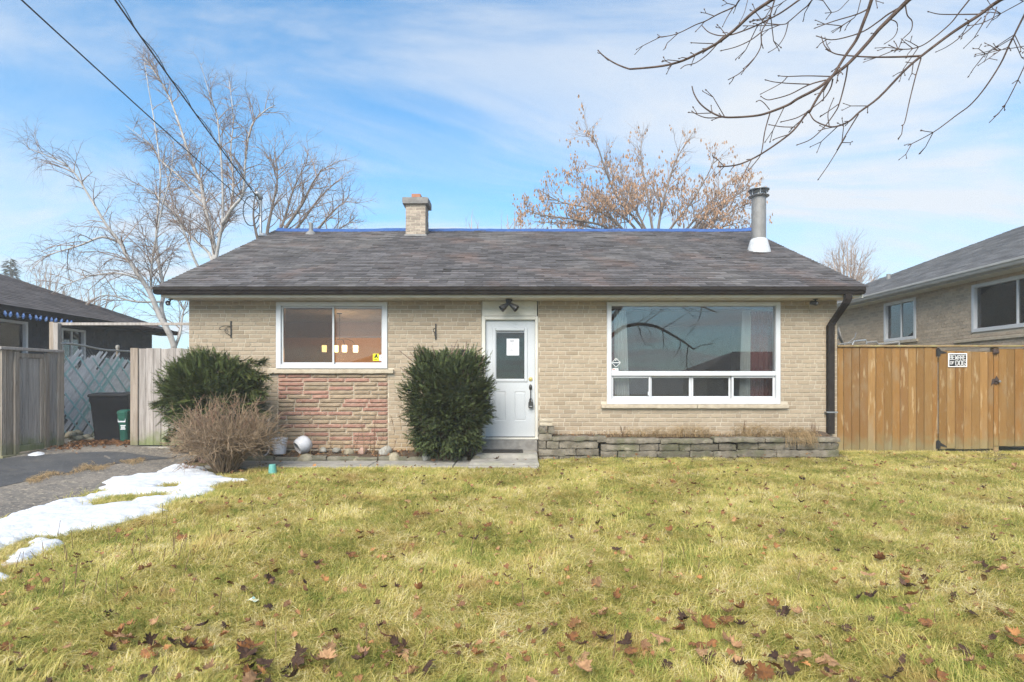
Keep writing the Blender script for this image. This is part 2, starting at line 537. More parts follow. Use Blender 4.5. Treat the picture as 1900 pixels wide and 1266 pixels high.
MT['screen'] = glass_mat('insect_screen', tint=(0.55,0.55,0.55), refl=0.06, film=0.12, filmcol=(0.12,0.12,0.12))
MT['bark_white'] = mk('birch_bark', (0.46,0.44,0.42), (0.32,0.30,0.28), scale=5, stretch=(1,1,0.5), rough=0.85, layers=[((0.06,0.05,0.045), 7, 0.60, 0.68, 0.85, (1,1,4))])
MT['bark_grey'] = mk('grey_bark', (0.22,0.18,0.155), (0.15,0.12,0.10), scale=9, stretch=(1,1,0.3), rough=0.95, bump=0.6, bscale=30)
MT['twig_brown'] = mk('brown_twig', (0.20,0.135,0.105), (0.15,0.10,0.08), scale=20, rough=0.85, rnd='attr', ramt=0.25)
MT['twig_pale'] = mk('pale_twig', (0.34,0.26,0.21), (0.26,0.19,0.155), scale=9, rough=0.85, rnd='attr', ramt=0.25)
MT['branch_dark'] = mk('dark_branch', (0.055,0.036,0.028), (0.115,0.078,0.062), scale=16, rough=0.75, bump=0.4, bscale=120)

# ================================================================== the bungalow
WY = 10.30                       # face of the front wall (mortar)
XL, XR = -5.71, 5.745
S = FPX / WY
def wx(px): return (px - CX) / S
def wz(py): return CAMZ + (HY - py) / S
ZTOP = 2.742                     # underside of soffit

house = empty('brick_house', (0, WY, 0), 'beige brick bungalow with grey shingle roof and white front door', 'house')

# openings: x0, x1, z0, z1
OP_DOOR = (wx(893.5), wx(998.5), 0.10, ZTOP)
OP_WINL = (wx(513), wx(719), wz(684), wz(561))
OP_WINR = (wx(1126), wx(1447), wz(750), wz(561))
OP_STONE = (wx(516), wx(720), 0.10, wz(694))
OPS = [OP_DOOR, OP_WINL, OP_WINR]

def wall_core(x0, x1, z0, z1, ops, y0, y1, mb):
    xs = sorted({x0, x1, *[a for o in ops for a in o[:2]]}); zs = sorted({z0, z1, *[min(max(a, z0), z1) for o in ops for a in o[2:]]})
    for i in range(len(xs)-1):
        run = None
        for k in range(len(zs)-1):
            cx = (xs[i]+xs[i+1])/2; cz = (zs[k]+zs[k+1])/2
            solid = not any(o[0] < cx < o[1] and o[2] < cz < o[3] for o in ops)
            if solid:
                if run is None: run = zs[k]
                end = zs[k+1]
            if (not solid or k == len(zs)-2) and run is not None:
                mb.box(xs[i], xs[i+1], y0, y1, run, end); run = None

mb = MB(); wall_core(XL, XR, -0.15, ZTOP + 0.05, OPS, WY, WY + 0.22, mb)
front_wall = mb.build('front_wall', MT['mortar'], house)

def brick_mesh(name, L, H, r, proud=0.009, ch=0.0035):
    """one brick face with chamfered arrises, slightly out of true; local origin at its centre on the mortar plane"""
    rr = random.Random(int(r*1e6) + int(L*1e5))
    hx, hz = L/2, H/2
    j = lambda s: rr.uniform(-s, s)
    o = [(-hx+j(.0015),-hz+j(.001)),(hx+j(.0015),-hz+j(.001)),(hx+j(.0015),hz+j(.001)),(-hx+j(.0015),hz+j(.001))]
    inn = [(a*(1-ch/hx), b*(1-ch/hz)) for a,b in o]
    pr = proud + j(.002)
    v = [(a, 0.0, b) for a,b in o] + [(a, -pr+ch, b) for a,b in o] + [(a, -pr, b) for a,b in inn]
    f = []
    for k in range(4):
        k2 = (k+1) % 4
        f += [(k, k2, 4+k2, 4+k), (4+k, 4+k2, 8+k2, 8+k)]
    f.append((8,9,10,11))
    return v, f, r

CH = 0.0738; BH = 0.0612
bricks = []                      # (x, z, L)
row = 0
z = ZTOP - CH/2 - 0.002
lens = [0.215, 0.215, 0.215, 0.170, 0.235, 0.20, 0.107]
while z > 0.03:
    blocked = []
    for o in OPS + [OP_STONE]:
        if o[2] - 0.018 < z < o[3] + 0.018: blocked.append((o[0]-0.001, o[1]+0.001))
    for sx0, sx1, sz in ((wx(499), wx(731), wz(689.5)), (wx(1115), wx(1461), wz(754))):
        if abs(z - sz) < 0.055: blocked.append((sx0, sx1))
    blocked.sort()
    segs = []; a = XL
    for b0, b1 in blocked:
        if b0 > a: segs.append((a, b0))
        a = max(a, b1)
    if a < XR: segs.append((a, XR))
    for s0, s1 in segs:
        x = XL - 0.111*(row % 2) - 0.02*((row*7) % 3)
        half = 0
        while x < s1 - 0.012:
            if half: L = 0.111; half -= 1
            else:
                L = 0.222
                if rng.random() < 0.09: L = 0.111; half = 1
            e = x + L
            if e < s0 + 0.03: x = e; continue
            if s1 - e < 0.06: e = s1
            b0 = max(x, s0); b1 = min(e, s1)
            if b1 - b0 > 0.03: bricks.append(((b0+b1)/2, z, b1-b0-0.0125))
            x = e
    z -= CH; row += 1

def hidden_px(x, zc):
    px = CX + x*S; py = HY - (zc-CAMZ)*S
    return (745 < px < 915 and py > 650) or (px < 495 and py > 650) or py > 800
order = sorted(range(len(bricks)), key=lambda i: (hidden_px(bricks[i][0], bricks[i][1]), -round(bricks[i][2], 2), rng.random()))
single = set(order[:300])
variants = {}
restV, restF, restR = [], [], []
for i, (x, z, L) in enumerate(bricks):
    if i in single:
        key = (round(L, 2), rng.randrange(10))
        if key not in variants:
            v, f, r = brick_mesh('brick', key[0], BH, (key[1]+0.5)/10)
            m_ = MB(); m_.cur = r; m_.add(v, f); variants[key] = m_.mesh('brick', MT['brick'])
        link('brick', variants[key], front_wall, (x, WY, z))
    else:
        r = rng.random()
        v, f, r = brick_mesh('brick', L, BH, r)
        b = len(restV)
        restV += [(p[0]+x, p[1]+WY, p[2]+z) for p in v]; restR += [r]*len(v)
        restF += [tuple(q+b for q in ff) for ff in f]
bw = link('brickwork', np_mesh('brickwork', restV, restF, MT['brick'], restR), front_wall)
bw['kind'] = 'stuff'

# ledge-stone panel under the kitchen window: split-faced blocks
def rock_face(L, H, seed, depth=0.035, nx=9, nz=4):
    v = []; f = []
    for iz in range(nz+1):
        for ix in range(nx+1):
            u = ix/nx; w = iz/nz
            e = min(min(u, 1-u)*L, min(w, 1-w)*H*1.4)
            d = min(1.0, e/0.022)
            n = mnoise.noise((u*L*16+seed*3.1, w*H*22, seed*7.7)) * 0.5 + 0.5
            n2 = mnoise.noise((u*L*40+seed, w*H*60, seed*1.7))
            y = -(0.004 + d*(depth*0.35 + depth*0.65*n) + 0.003*n2*d)
            v.append(((u-0.5)*L, y, (w-0.5)*H))
    for iz in range(nz):
        for ix in range(nx):
            a = iz*(nx+1)+ix; f.append((a, a+1, a+nx+2, a+nx+1))
    # sides back to the mortar
    ring = [i for i in range(nx+1)] + [(nx+1)*(k+1)-1 for k in range(1, nz+1)] + [(nx+1)*nz+i for i in range(nx-1, -1, -1)] + [(nx+1)*k for k in range(nz-1, 0, -1)]
    b = len(v)
    v += [(v[i][0], 0.0, v[i][2]) for i in ring]
    for k in range(len(ring)):
        k2 = (k+1) % len(ring)
        f.append((ring[k], b+k, b+k2, ring[k2]))
    return v, f
z = OP_STONE[3] - CH/2; row = 0
redmap = rng
while z > 0.11:
    x = OP_STONE[0] - rng.choice([0.0, 0.15, 0.28])
    while x < OP_STONE[1] - 0.02:
        e = x + rng.choice([0.44, 0.44, 0.46, 0.30, 0.42])
        if OP_STONE[1] - e < 0.12: e = OP_STONE[1]
        b0 = max(x, OP_STONE[0]); b1 = min(e, OP_STONE[1])
        if b1 - b0 > 0.05:
            L = b1-b0-0.010
            red = rng.random() < 0.42
            v, f = rock_face(L, 0.064, rng.random()*50)
            m_ = MB(); m_.add(v, f)
            link('stone', m_.mesh('stone', MT['stone_red' if red else 'stone_tan']), front_wall, ((b0+b1)/2, WY, z))
        x = e
    z -= CH; row += 1

def rough_box(hx, hy, hz, seed, amp=0.008, r=0.012, n=(10, 3, 3), fr=9.0):
    """rounded block with an uneven surface, centred on the origin"""
    v = []; f = []
    def disp(p):
        inner = Vector((max(-hx+r, min(hx-r, p.x)), max(-hy+r, min(hy-r, p.y)), max(-hz+r, min(hz-r, p.z))))
        d = p - inner
        q = inner + d.normalized()*r if d.length > 1e-9 else p
        s = Vector((seed*3.3, seed*1.9, seed*5.1))
        return q + mnoise.noise_vector(q*fr + s)*amp + mnoise.noise_vector(q*fr*3.1 + s)*amp*0.35
    H = (hx, hy, hz)
    for ax in range(3):
        u, w = [(1,2),(2,0),(0,1)][ax]
        for sgn in (-1, 1):
            b = len(v); nu, nw = n[u], n[w]
            for i in range(nu+1):
                for k in range(nw+1):
                    p = [0,0,0]; p[ax] = sgn*H[ax]; p[u] = (2*i/nu-1)*H[u]; p[w] = (2*k/nw-1)*H[w]
                    v.append(disp(Vector(p)))
            for i in range(nu):
                for k in range(nw):
                    a = b+i*(nw+1)+k
                    f.append((a, a+nw+1, a+nw+2, a+1) if sgn > 0 else (a, a+1, a+nw+2, a+nw+1))
    return v, f

def rough_part(name, x0, x1, y0, y1, z0, z1, mat, parent, amp=0.008, r=0.012, n=(10,3,3), fr=9.0, rz=0.0):
    v, f = rough_box((x1-x0)/2, (y1-y0)/2, (z1-z0)/2, rng.random()*40, amp, r, n, fr)
    M_ = Matrix.Translation(((x0+x1)/2, (y0+y1)/2, (z0+z1)/2)) @ Matrix.Rotation(rz, 4, 'Z')
    m_ = MB(); m_.cur = rng.random(); m_.add([M_ @ p for p in v], f)
    return m_.build(name, mat, parent, smooth=True)

# ------------------------------------------------------------------ windows
def frame_ring(mb, x0, x1, z0, z1, w, y0, y1, wb=None, wt=None, c=0.004):
    wb = wb or w; wt = wt or w
    mb.cbox(x0, x0+w, y0, y1, z0, z1, c); mb.cbox(x1-w, x1, y0, y1, z0, z1, c)
    mb.cbox(x0+w, x1-w, y0+0.002, y1, z0, z0+wb, c); mb.cbox(x0+w, x1-w, y0+0.002, y1, z1-wt, z1, c)

# kitchen window (two sashes)
winL = empty('window', ((OP_WINL[0]+OP_WINL[1])/2, WY, OP_WINL[2])); winL.parent = house; winL.location = (winL.location.x, 0, OP_WINL[2])
x0, x1, z0, z1 = OP_WINL
m_ = MB(); frame_ring(m_, x0, x1, z0, z1, wx(950+9)*1.0, WY-0.03, WY+0.12, wb=0.075, wt=0.068)
m_.build('frame', MT['vinyl'], winL)
gx0, gx1, gz0, gz1 = wx(525), wx(711), wz(671), wz(569)
m_ = MB(); frame_ring(m_, x0+0.0858+0.002, wx(619.5), z0+0.077, z1-0.07, 0.030, WY+0.004, WY+0.05); m_.build('sash', MT['vinyl'], winL)
m_ = MB(); frame_ring(m_, wx(614.5), x1-0.0858-0.002, z0+0.077, z1-0.07, 0.030, WY+0.054, WY+0.10); m_.build('sash', MT['vinyl'], winL)
m_ = MB(); m_.box(x0+0.115, wx(617), WY+0.026, WY+0.030, z0+0.10, z1-0.095); m_.build('pane', MT['glass_left'], winL)
m_ = MB(); m_.box(wx(617), x1-0.115, WY+0.074, WY+0.078, z0+0.10, z1-0.095); m_.build('pane', MT['glass_clear'], winL)
rough_part('sill', wx(499), wx(731), WY-0.075, WY+0.03, wz(693.2), wz(685.5), MT['sill'], winL, amp=0.005, r=0.008, n=(40,3,3))
# blind
bl = MB()
bx0, bx1 = x0+0.10, x1-0.10
bl.box(bx0, bx1, WY+0.13, WY+0.17, z1-0.10, z1-0.055)
zb = z1-0.11
while zb > wz(622):
    Mx = Matrix.Translation((0, WY+0.15, zb)) @ Matrix.Rotation(R(38), 4, 'X')
    bl.box(bx0, bx1, -0.0125, 0.0125, -0.0006, 0.0006, Mx); zb -= 0.021
bl.box(bx0, bx1, WY+0.135, WY+0.165, wz(625.5), wz(623))
MT['blind'] = mk('blind_slats', (0.30,0.275,0.25), rough=0.6, translucent=0.25)
bl.build('blind', MT['blind'], winL)

# living-room window: picture pane above four sliding panes
winR = empty('window'); winR.parent = house; winR.location = ((OP_WINR[0]+OP_WINR[1])/2, 0, OP_WINR[2])
x0, x1, z0, z1 = OP_WINR
m_ = MB(); frame_ring(m_, x0, x1, z0, z1, 0.078, WY-0.03, WY+0.12, wb=0.10, wt=0.068)
m_.cbox(x0+0.078, x1-0.078, WY-0.012, WY+0.12, wz(697.5), wz(689), 0.004)
m_.build('frame', MT['vinyl'], winR)
m_ = MB(); m_.box(x0+0.08, x1-0.08, WY+0.03, WY+0.035, wz(689.5), z1-0.069); m_.build('pane', MT['glass'], winR)
lo0, lo1 = z0+0.101, wz(697.6)
edges = [(wx(1134.5), wx(1208)), (wx(1207), wx(1284)), (wx(1284.5), wx(1358)), (wx(1358.5), x1-0.079)]
for k, (a, b) in enumerate(edges):
    yo = WY + (0.02 if k in (0, 3) else 0.055)
    m_ = MB(); frame_ring(m_, a, b, lo0, lo1, 0.036, yo, yo+0.033); s_ = m_.build('sash', MT['vinyl'], winR)
    m_ = MB(); m_.box(a+0.033, b-0.033, yo+0.014, yo+0.018, lo0+0.03, lo1-0.03)
    m_.build('pane', MT['glass'] if k in (0, 3) else MT['screen'], winR)
m_ = MB(); m_.cbox(wx(1202.2), wx(1205), WY+0.006, WY+0.02, wz(734), wz(727), 0.002); m_.build('latch', MT['vinyl'], winR)
rough_part('sill', wx(1115), wx(1292)-0.002, WY-0.075, WY+0.03, wz(757.5), wz(750.3), MT['sill'], winR, amp=0.005, r=0.008, n=(40,3,3))
rough_part('sill', wx(1292)+0.002, wx(1461), WY-0.072, WY+0.03, wz(757.8), wz(750.3), MT['sill'], winR, amp=0.005, r=0.008, n=(40,3,3))

# ------------------------------------------------------------------ door
dx0, dx1 = wx(894), wx(998)
m_ = MB(); m_.cbox(wx(894.5), wx(996.5), WY-0.012, WY+0.12, wz(586.5), ZTOP-0.004, 0.004); m_.build('transom_panel', MT['trim'], house)
frm = MB()
zt = wz(587)
frm.cbox(dx0, dx0+0.062, WY-0.02, WY+0.14, 0.285, zt, 0.005); frm.cbox(wx(993), dx1, WY-0.02, WY+0.14, 0.285, zt, 0.005)
frm.cbox(dx0+0.062, wx(993), WY-0.018, WY+0.14, wz(593.5), zt-0.001, 0.005)
frm.build('door_frame', MT['trim'], house)
door = MB()
sx0, sx1, sz0, sz1 = wx(900.8), wx(992.6), 0.34, wz(593.8)
gx0, gx1, gz0, gz1 = wx(920.5), wx(973.2), wz(706), wz(614)
DY = WY + 0.045
door.box(sx0, gx0, DY, DY+0.045, gz0, sz1); door.box(gx1, sx1, DY, DY+0.045, gz0, sz1)
door.box(gx0, gx1, DY, DY+0.045, gz1, sz1)
# lower part with two recessed panels
pz0, pz1 = wz(781), wz(727)
pans = [(wx(916.9), wx(938.4)), (wx(954.8), wx(976.0))]
wall_core(sx0, sx1, sz0, gz0, [(a, b, pz0, pz1) for a, b in pans], DY, DY+0.045, door)
for a, b in pans:
    w = 0.014
    o = [(a,pz0),(b,pz0),(b,pz1),(a,pz1)]; i_ = [(a+w,pz0+w),(b-w,pz0+w),(b-w,pz1-w),(a+w,pz1-w)]; j_ = [(a+2*w,pz0+2*w),(b-2*w,pz0+2*w),(b-2*w,pz1-2*w),(a+2*w,pz1-2*w)]
    vs = [(p,DY,q) for p,q in o]+[(p,DY+0.010,q) for p,q in i_]+[(p,DY+0.003,q) for p,q in j_]
    fs = [(k,(k+1)%4,4+(k+1)%4,4+k) for k in range(4)]+[(4+k,4+(k+1)%4,8+(k+1)%4,8+k) for k in range(4)]+[(8,9,10,11)]
    door.add(vs, fs)
dobj = door.build('door', MT['door'], house)
m_ = MB(); frame_ring(m_, wx(913.5), wx(978.8), wz(709), wz(607.5), 0.055, DY-0.016, DY+0.002, c=0.008); m_.build('glazing_bead', MT['door'], dobj)
m_ = MB(); m_.box(gx0-0.008, gx1+0.008, DY+0.020, DY+0.024, gz0-0.008, gz1+0.008); m_.build('pane', MT['glass_clear'], dobj)
m_ = MB(); m_.box(gx0, gx1, DY+0.03, DY+0.04, wz(616.8), wz(615)); m_.box(gx0, gx0+0.05, DY+0.028, DY+0.042, wz(614.9), wz(613.8)); m_.box(gx1-0.05, gx1, DY+0.028, DY+0.042, wz(614.9), wz(613.8)); m_.build('blind_rail', MT['vinyl'], dobj)
def face_y(m_, n=20):  # lathe axis towards the camera
    return Matrix.Rotation(R(90), 4, 'X')
bx_, bz_ = wx(984.6), wz(703.8)
m_ = MB(); m_.lathe([(0.036,0),(0.036,0.008),(0.030,0.016),(0.012,0.017),(0.012,0.024),(0.004,0.025)], n=20, M=Matrix.Translation((bx_, DY, bz_)) @ face_y(0)); sharp_smooth(m_.build('deadbolt', MT['brass'], dobj))
hz_ = wz(719)
hm = MB(); hm.lathe([(0.040,0),(0.040,0.006),(0.033,0.014),(0.015,0.02),(0.014,0.032),(0.022,0.036),(0.022,0.050),(0.015,0.054)], n=18, M=Matrix.Translation((bx_, DY, hz_)) @ Matrix.Diagonal((0.72,1,1.35,1)) @ face_y(0))
hm.tube([(bx_,DY-0.01,hz_-0.045),(bx_,DY-0.035,hz_-0.08),(bx_,DY-0.045,hz_-0.14),(bx_,DY-0.04,hz_-0.20),(bx_,DY-0.012,hz_-0.255)], [0.010,0.009,0.009,0.009,0.011], 8)
hm.lathe([(0.016,0),(0.016,0.008),(0.010,0.012)], n=14, M=Matrix.Translation((bx_, DY, hz_-0.262)) @ face_y(0))
sharp_smooth(hm.build('handle', MT['black'], dobj))
# realtor's key box hung on the handle, the notice taped inside the glass
kb = empty('key_lockbox', (bx_, DY-0.03, wz(757)), 'small black key lockbox hanging from the white door handle', 'lockbox')
m_ = MB(); kx, ky, kz = bx_+0.002, DY-0.055, wz(757)
m_.cbox(kx-0.042, kx+0.042, ky-0.022, ky+0.02, kz, kz+0.105, 0.008); m_.build('body', MT['black'], kb)
m_ = MB(); m_.tube([(kx-0.024,ky,kz+0.10),(kx-0.026,ky,kz+0.135),(kx-0.016,ky,kz+0.16),(kx,ky,kz+0.168),(kx+0.016,ky,kz+0.16),(kx+0.026,ky,kz+0.135),(kx+0.024,ky,kz+0.10)], 0.007, 8); m_.build('shackle', MT['black'], kb, smooth=True)
m_ = MB(); m_.box(kx-0.025, kx+0.025, ky-0.0245, ky-0.021, kz+0.02, kz+0.034); m_.build('dial', MT['galv'], kb)
nt_ = empty('notice', (wx(951.5), DY+0.01, wz(659.5)), 'white printed notice taped to the door glass', 'notice')
nx0, nx1, nz0, nz1 = wx(940), wx(963.3), wz(659.5), wz(628.2)
m_ = MB()
for k in range(8):   # gently curled sheet with thickness
    pass
cols_, rows_ = 6, 8
vs = []; fs = []
for iz in range(rows_+1):
    for ix in range(cols_+1):
        u, w = ix/cols_, iz/rows_
        vs.append((nx0+(nx1-nx0)*u, DY+0.0135-0.003*math.sin(u*3.1)-0.003*w*(1-w), nz0+(nz1-nz0)*w))
n1 = len(vs); vs += [(a, b+0.0006, c) for a,b,c in vs]
for iz in range(rows_):
    for ix in range(cols_):
        a = iz*(cols_+1)+ix; fs.append((a,a+1,a+cols_+2,a+cols_+1)); fs.append((a+n1,a+cols_+1+n1,a+cols_+2+n1,a+1+n1))
m_.add(vs, fs); m_.build('sheet', MT['paper'], nt_, smooth=True)
m_ = MB(); nw = nx1-nx0; nh = nz1-nz0
for (u0,u1,w,h) in [(.27,.62,.90,.022),(.29,.60,.865,.022),(.28,.62,.83,.018),(.31,.55,.79,.014),(.40,.47,.70,.035),(.40,.48,.65,.03),(.25,.78,.50,.006),(.3,.7,.47,.006),(.30,.55,.36,.016),(.24,.6,.32,.010),(.24,.58,.285,.010),(.24,.52,.25,.010)]:
    k = u0
    while k < u1 - 0.01:      # print broken into word-sized dashes
        e = min(u1, k + rng.uniform(.05,.13)); m_.box(nx0+nw*k, nx0+nw*e, DY+0.0078, DY+0.0088, nz0+nh*(w-h/2), nz0+nh*(w+h/2)); k = e + .018
m_.build('print', MT['ink'], nt_)

# sill of the door and steps
m_ = MB(); m_.cbox(dx0-0.01, dx1+0.01, WY-0.06, WY+0.14, 0.295, 0.325, 0.006); m_.build('threshold', MT['trim'], house)
m_ = MB(); m_.box(sx0, sx1, DY-0.004, DY+0.02, 0.3252, 0.3395); m_.build('door_sweep', MT['black'], house)

# ------------------------------------------------------------------ eaves
EY, EZ = 9.78, 2.905             # front edge of the shingles
RY, RZ = 14.7, 5.14              # ridge
SL = (RZ-EZ)/(RY-EY)
RXL, RXR = -5.985, 5.985
FY = 9.88
m_ = MB(); m_.cbox(-5.93, 5.92, FY, FY+0.025, ZTOP, EZ-0.03, 0.003); m_.build('fascia', MT['trim'], house)
gx_l, gx_r = -6.016, 5.926
gp = [(FY-0.001, 2.895), (FY-0.001, 2.785), (FY-0.085, 2.785), (FY-0.095, 2.80), (FY-0.105, 2.83), (FY-0.128, 2.855), (FY-0.128, 2.902), (FY-0.116, 2.902), (FY-0.116, 2.862), (FY-0.094, 2.835), (FY-0.082, 2.797), (FY-0.014, 2.797), (FY-0.014, 2.895)]
m_ = MB(); m_.extrude(gp, 'x', gx_l, gx_r)
m_.box(gx_l+0.001, gx_l+0.006, FY-0.125, FY-0.002, 2.80, 2.899); m_.box(gx_r-0.006, gx_r-0.001, FY-0.125, FY-0.002, 2.80, 2.899)
m_.build('gutter', MT['gutter'], house)
x = -5.92; k = 0
while x < 5.91:
    e = min(x + 0.302, 5.915)
    m_ = MB(); m_.box(x+0.004, e-0.004, FY+0.026, WY-0.002, ZTOP+0.004, ZTOP+0.012); m_.box(x+0.020, x+0.030, FY+0.026, WY-0.002, ZTOP-0.002, ZTOP+0.004); m_.build('soffit_panel', MT['soffit'], house); x = e
m_ = MB(); m_.box(-5.92, 5.915, FY+0.026, WY+0.05, ZTOP+0.014, ZTOP+0.03); m_.build('soffit_backing', MT['trim'], house)
# downspout
dsx0, dsx1 = wx(1531.5), wx(1543.2)
dxc = (dsx0+dsx1)/2; dw = (dsx1-dsx0)/2
top = P(1573, 548, FY-0.06); 
path = [(top.x, FY-0.062, 2.79), (top.x, FY-0.062, 2.70), (top.x-0.02, FY-0.03, 2.63), (dxc+0.03, WY-0.085, 2.36), (dxc, WY-0.062, 2.29), (dxc, WY-0.062, 0.40)]
def rect_tube(mb, path, wx_, wy_):
    vs = []; fs = []
    for i, p in enumerate(path):
        p = Vector(p)
        for a, b in ((-1,-1),(1,-1),(1,1),(-1,1)):
            vs.append(p + Vector((a*wx_, b*wy_, 0)))
    for i in range(len(path)-1):
        for k in range(4):
            fs.append((i*4+k, i*4+(k+1)%4, i*4+4+(k+1)%4, i*4+4+k))
    fs += [(3,2,1,0), tuple(len(path)*4-4+k for k in range(4))]
    mb.add(vs, fs)
m_ = MB(); rect_tube(m_, path, dw, 0.045)
ds = m_.build('downspout', MT['gutter'], house)
bv = ds.modifiers.new('bevel', 'BEVEL'); bv.width = 0.008; bv.segments = 2
m_ = MB(); m_.cbox(dsx0-0.03, dsx1+0.05, WY-0.115, WY-0.003, 0.765, 0.79, 0.003); m_.build('downspout_strap', MT['galv'], house)

# ------------------------------------------------------------------ roof
roof = empty('roof'); roof.parent = house; roof.location = (0, 0, EZ)
deck = MB()
def rz_(y): return EZ + SL*(y-EY)
BY = RY + (RY-EY)
deck.add([(RXL+.02,EY+.02,rz_(EY+.02)-.035),(RXR-.02,EY+.02,rz_(EY+.02)-.035),(RXR-.02,RY,RZ-.03),(RXL+.02,RY,RZ-.03),(RXR-.02,BY,EZ-.03),(RXL+.02,BY,EZ-.03),
          (RXL+.02,EY+.02,rz_(EY+.02)-.065),(RXR-.02,EY+.02,rz_(EY+.02)-.065),(RXR-.02,RY,RZ-.14),(RXL+.02,RY,RZ-.14),(RXR-.02,BY,EZ-.14),(RXL+.02,BY,EZ-.14)],
         [(0,1,2,3),(3,2,4,5),(6,9,8,7),(9,11,10,8),(0,6,7,1),(5,4,10,11),(0,3,9,6),(3,5,11,9),(1,7,8,2),(2,8,10,4)])
deck.build('roof_deck', MT['shingle'], roof)
EXPO = 0.128
nrow = int(((RY-EY)**2+(RZ-EZ)**2)**0.5/EXPO)
ang = math.atan2(RZ-EZ, RY-EY)
ca, sa = math.cos(ang), math.sin(ang)
shV, shF, shR = [], [], []
shvar = {}
cnt = 0
def shingle(w, seed, big=0.0):
    rr = random.Random(seed)
    l = EXPO*1.35; th = 0.010
    tip = lambda: th + rr.uniform(0, .011) + big
    w2 = w/2 - rr.uniform(0.001, 0.0035)
    a, b = tip(), tip(); jog = rr.uniform(-.006, .006); j2 = rr.uniform(-.006, .006)
    # local: x along eave, s up the slope, n off the roof; built straight in roof axes
    pts = [(-w2, jog, a), (w2, j2, b), (w2, l, 0.002), (-w2, l, 0.002), (-w2, jog, a-th-0.004), (w2, j2, b-th-0.004)]
    return [(p[0], p[1]*ca - p[2]*sa, p[1]*sa + p[2]*ca) for p in pts], [(0,1,2,3),(4,5,1,0),(0,3,4),(1,5,2)]
for r_ in range(nrow):
    s_ = r_*EXPO
    y0_, z0_ = EY + s_*ca, EZ + s_*sa
    x = RXL - (0.15 if r_ % 2 else 0.0) - (r_ % 5)*0.006
    while x < RXR:
        w = 0.305
        a = max(x, RXL); b = min(x+w, RXR)
        if b - a > 0.04:
            wave = 0.004*max(0, math.sin(x*1.3+r_*0.4)) + (0.009 if rng.random() < 0.04 else 0)
            if r_ < 8 and b-a > 0.29 and cnt < 300:
                key = rng.randrange(24)
                if key not in shvar:
                    v, f = shingle(0.305, key)
                    q = MB(); q.cur = (key+.5)/24; q.add(v, f); shvar[key] = q.mesh('shingle', MT['shingle'])
                link('shingle', shvar[key], roof, ((a+b)/2, y0_, z0_)); cnt += 1
            else:
                v, f = shingle(b-a, rng.random(), wave)
                q = len(shV); shV += [(p[0]+(a+b)/2, p[1]+y0_, p[2]+z0_) for p in v]; shR += [rng.random()]*6
                shF += [tuple(i+q for i in ff) for ff in f]
        x += w
q = MB(); q.v = shV; q.f = shF; q.r = shR; q.m = [0]*len(shF)
sm = q.build('shingle_courses', MT['shingle'], roof); sm['kind'] = 'stuff'
# ridge caps
x = RXL
while x < RXR-0.05:
    e = min(x+0.16, RXR)
    m_ = MB(); m_.cur = rng.random(); w = 0.15; h = rng.uniform(0.004, 0.009)
    m_.add([(x,RY-w,RZ-w*SL+.008),(e+.05,RY-w,RZ-w*SL+.008-h*.6),(e+.05,RY,RZ+.012-h*.6),(x,RY,RZ+.016),(x,RY+w,RZ-w*SL+.008),(e+.05,RY+w,RZ-w*SL+.008-h*.6)], [(0,1,2,3),(3,2,5,4)])
    m_.build('ridge_cap', MT['shingle'], roof); x = e
# rake boards
for X in (RXL+.03, RXR-.055):
    m_ = MB(); m_.extrude([(FY,EZ-.05),(RY,RZ-.06),(BY,EZ-.05),(BY,EZ-.2),(RY,RZ-.22),(FY,EZ-.17)], 'x', X, X+0.025); m_.build('rake_board', MT['trim'], roof)

# other walls, gables and rooms
m_ = MB()
for X0, X1 in ((XL, XL+0.22), (XR-0.22, XR)):
    m_.extrude([(WY+0.221,-.15),(WY+0.221,ZTOP),(RY,RZ-.24),(BY-.62,ZTOP),(BY-.62,-.15)], 'x', X0, X1)
m_.build('side_walls', MT['mortar'], house)
# side brick courses on the right gable corner are seen edge-on beside the fence
m_ = MB(); m_.box(XL+.23, XR-.23, BY-.84, BY-.62, -.15, ZTOP); m_.build('back_wall', MT['mortar'], house)
MT['room_tan'] = mk('tan_wall_paint', (0.50,0.33,0.20), rough=0.9)
MT['room_dark'] = mk('taupe_wall_paint', (0.22,0.18,0.165), (0.19,0.155,0.145), scale=2, rough=0.9)
MT['floorwood'] = mk('wood_floor', (0.16,0.09,0.05), (0.11,0.06,0.035), scale=5, stretch=(1,12,1), rough=0.4)
MT['ceil'] = mk('ceiling_paint', (0.62,0.60,0.57), rough=0.95)
m_ = MB(); m_.box(XL+.24, XR-.24, WY+.24, BY-.86, .22, .30); m_.build('floor', MT['floorwood'], house)
m_ = MB(); m_.box(XL+.24, XR-.24, WY+.23, BY-.86, ZTOP-.01, ZTOP+.01); m_.build('ceiling', MT['ceil'], house)
m_ = MB(); m_.box(XL+.25, -0.75, 13.9, 14.0, .31, ZTOP-.012); m_.build('kitchen_wall', MT['room_tan'], house)
m_ = MB(); m_.box(-0.74, -0.66, WY+.24, 14.0, .31, ZTOP-.012); m_.box(0.62, 0.70, WY+.24, 14.0, .31, ZTOP-.012); m_.build('hall_partition', MT['room_dark'], house)
m_ = MB(); m_.box(-0.65, XR-.25, 14.6, 14.7, .31, ZTOP-.012); m_.build('living_room_wall', MT['room_dark'], house)

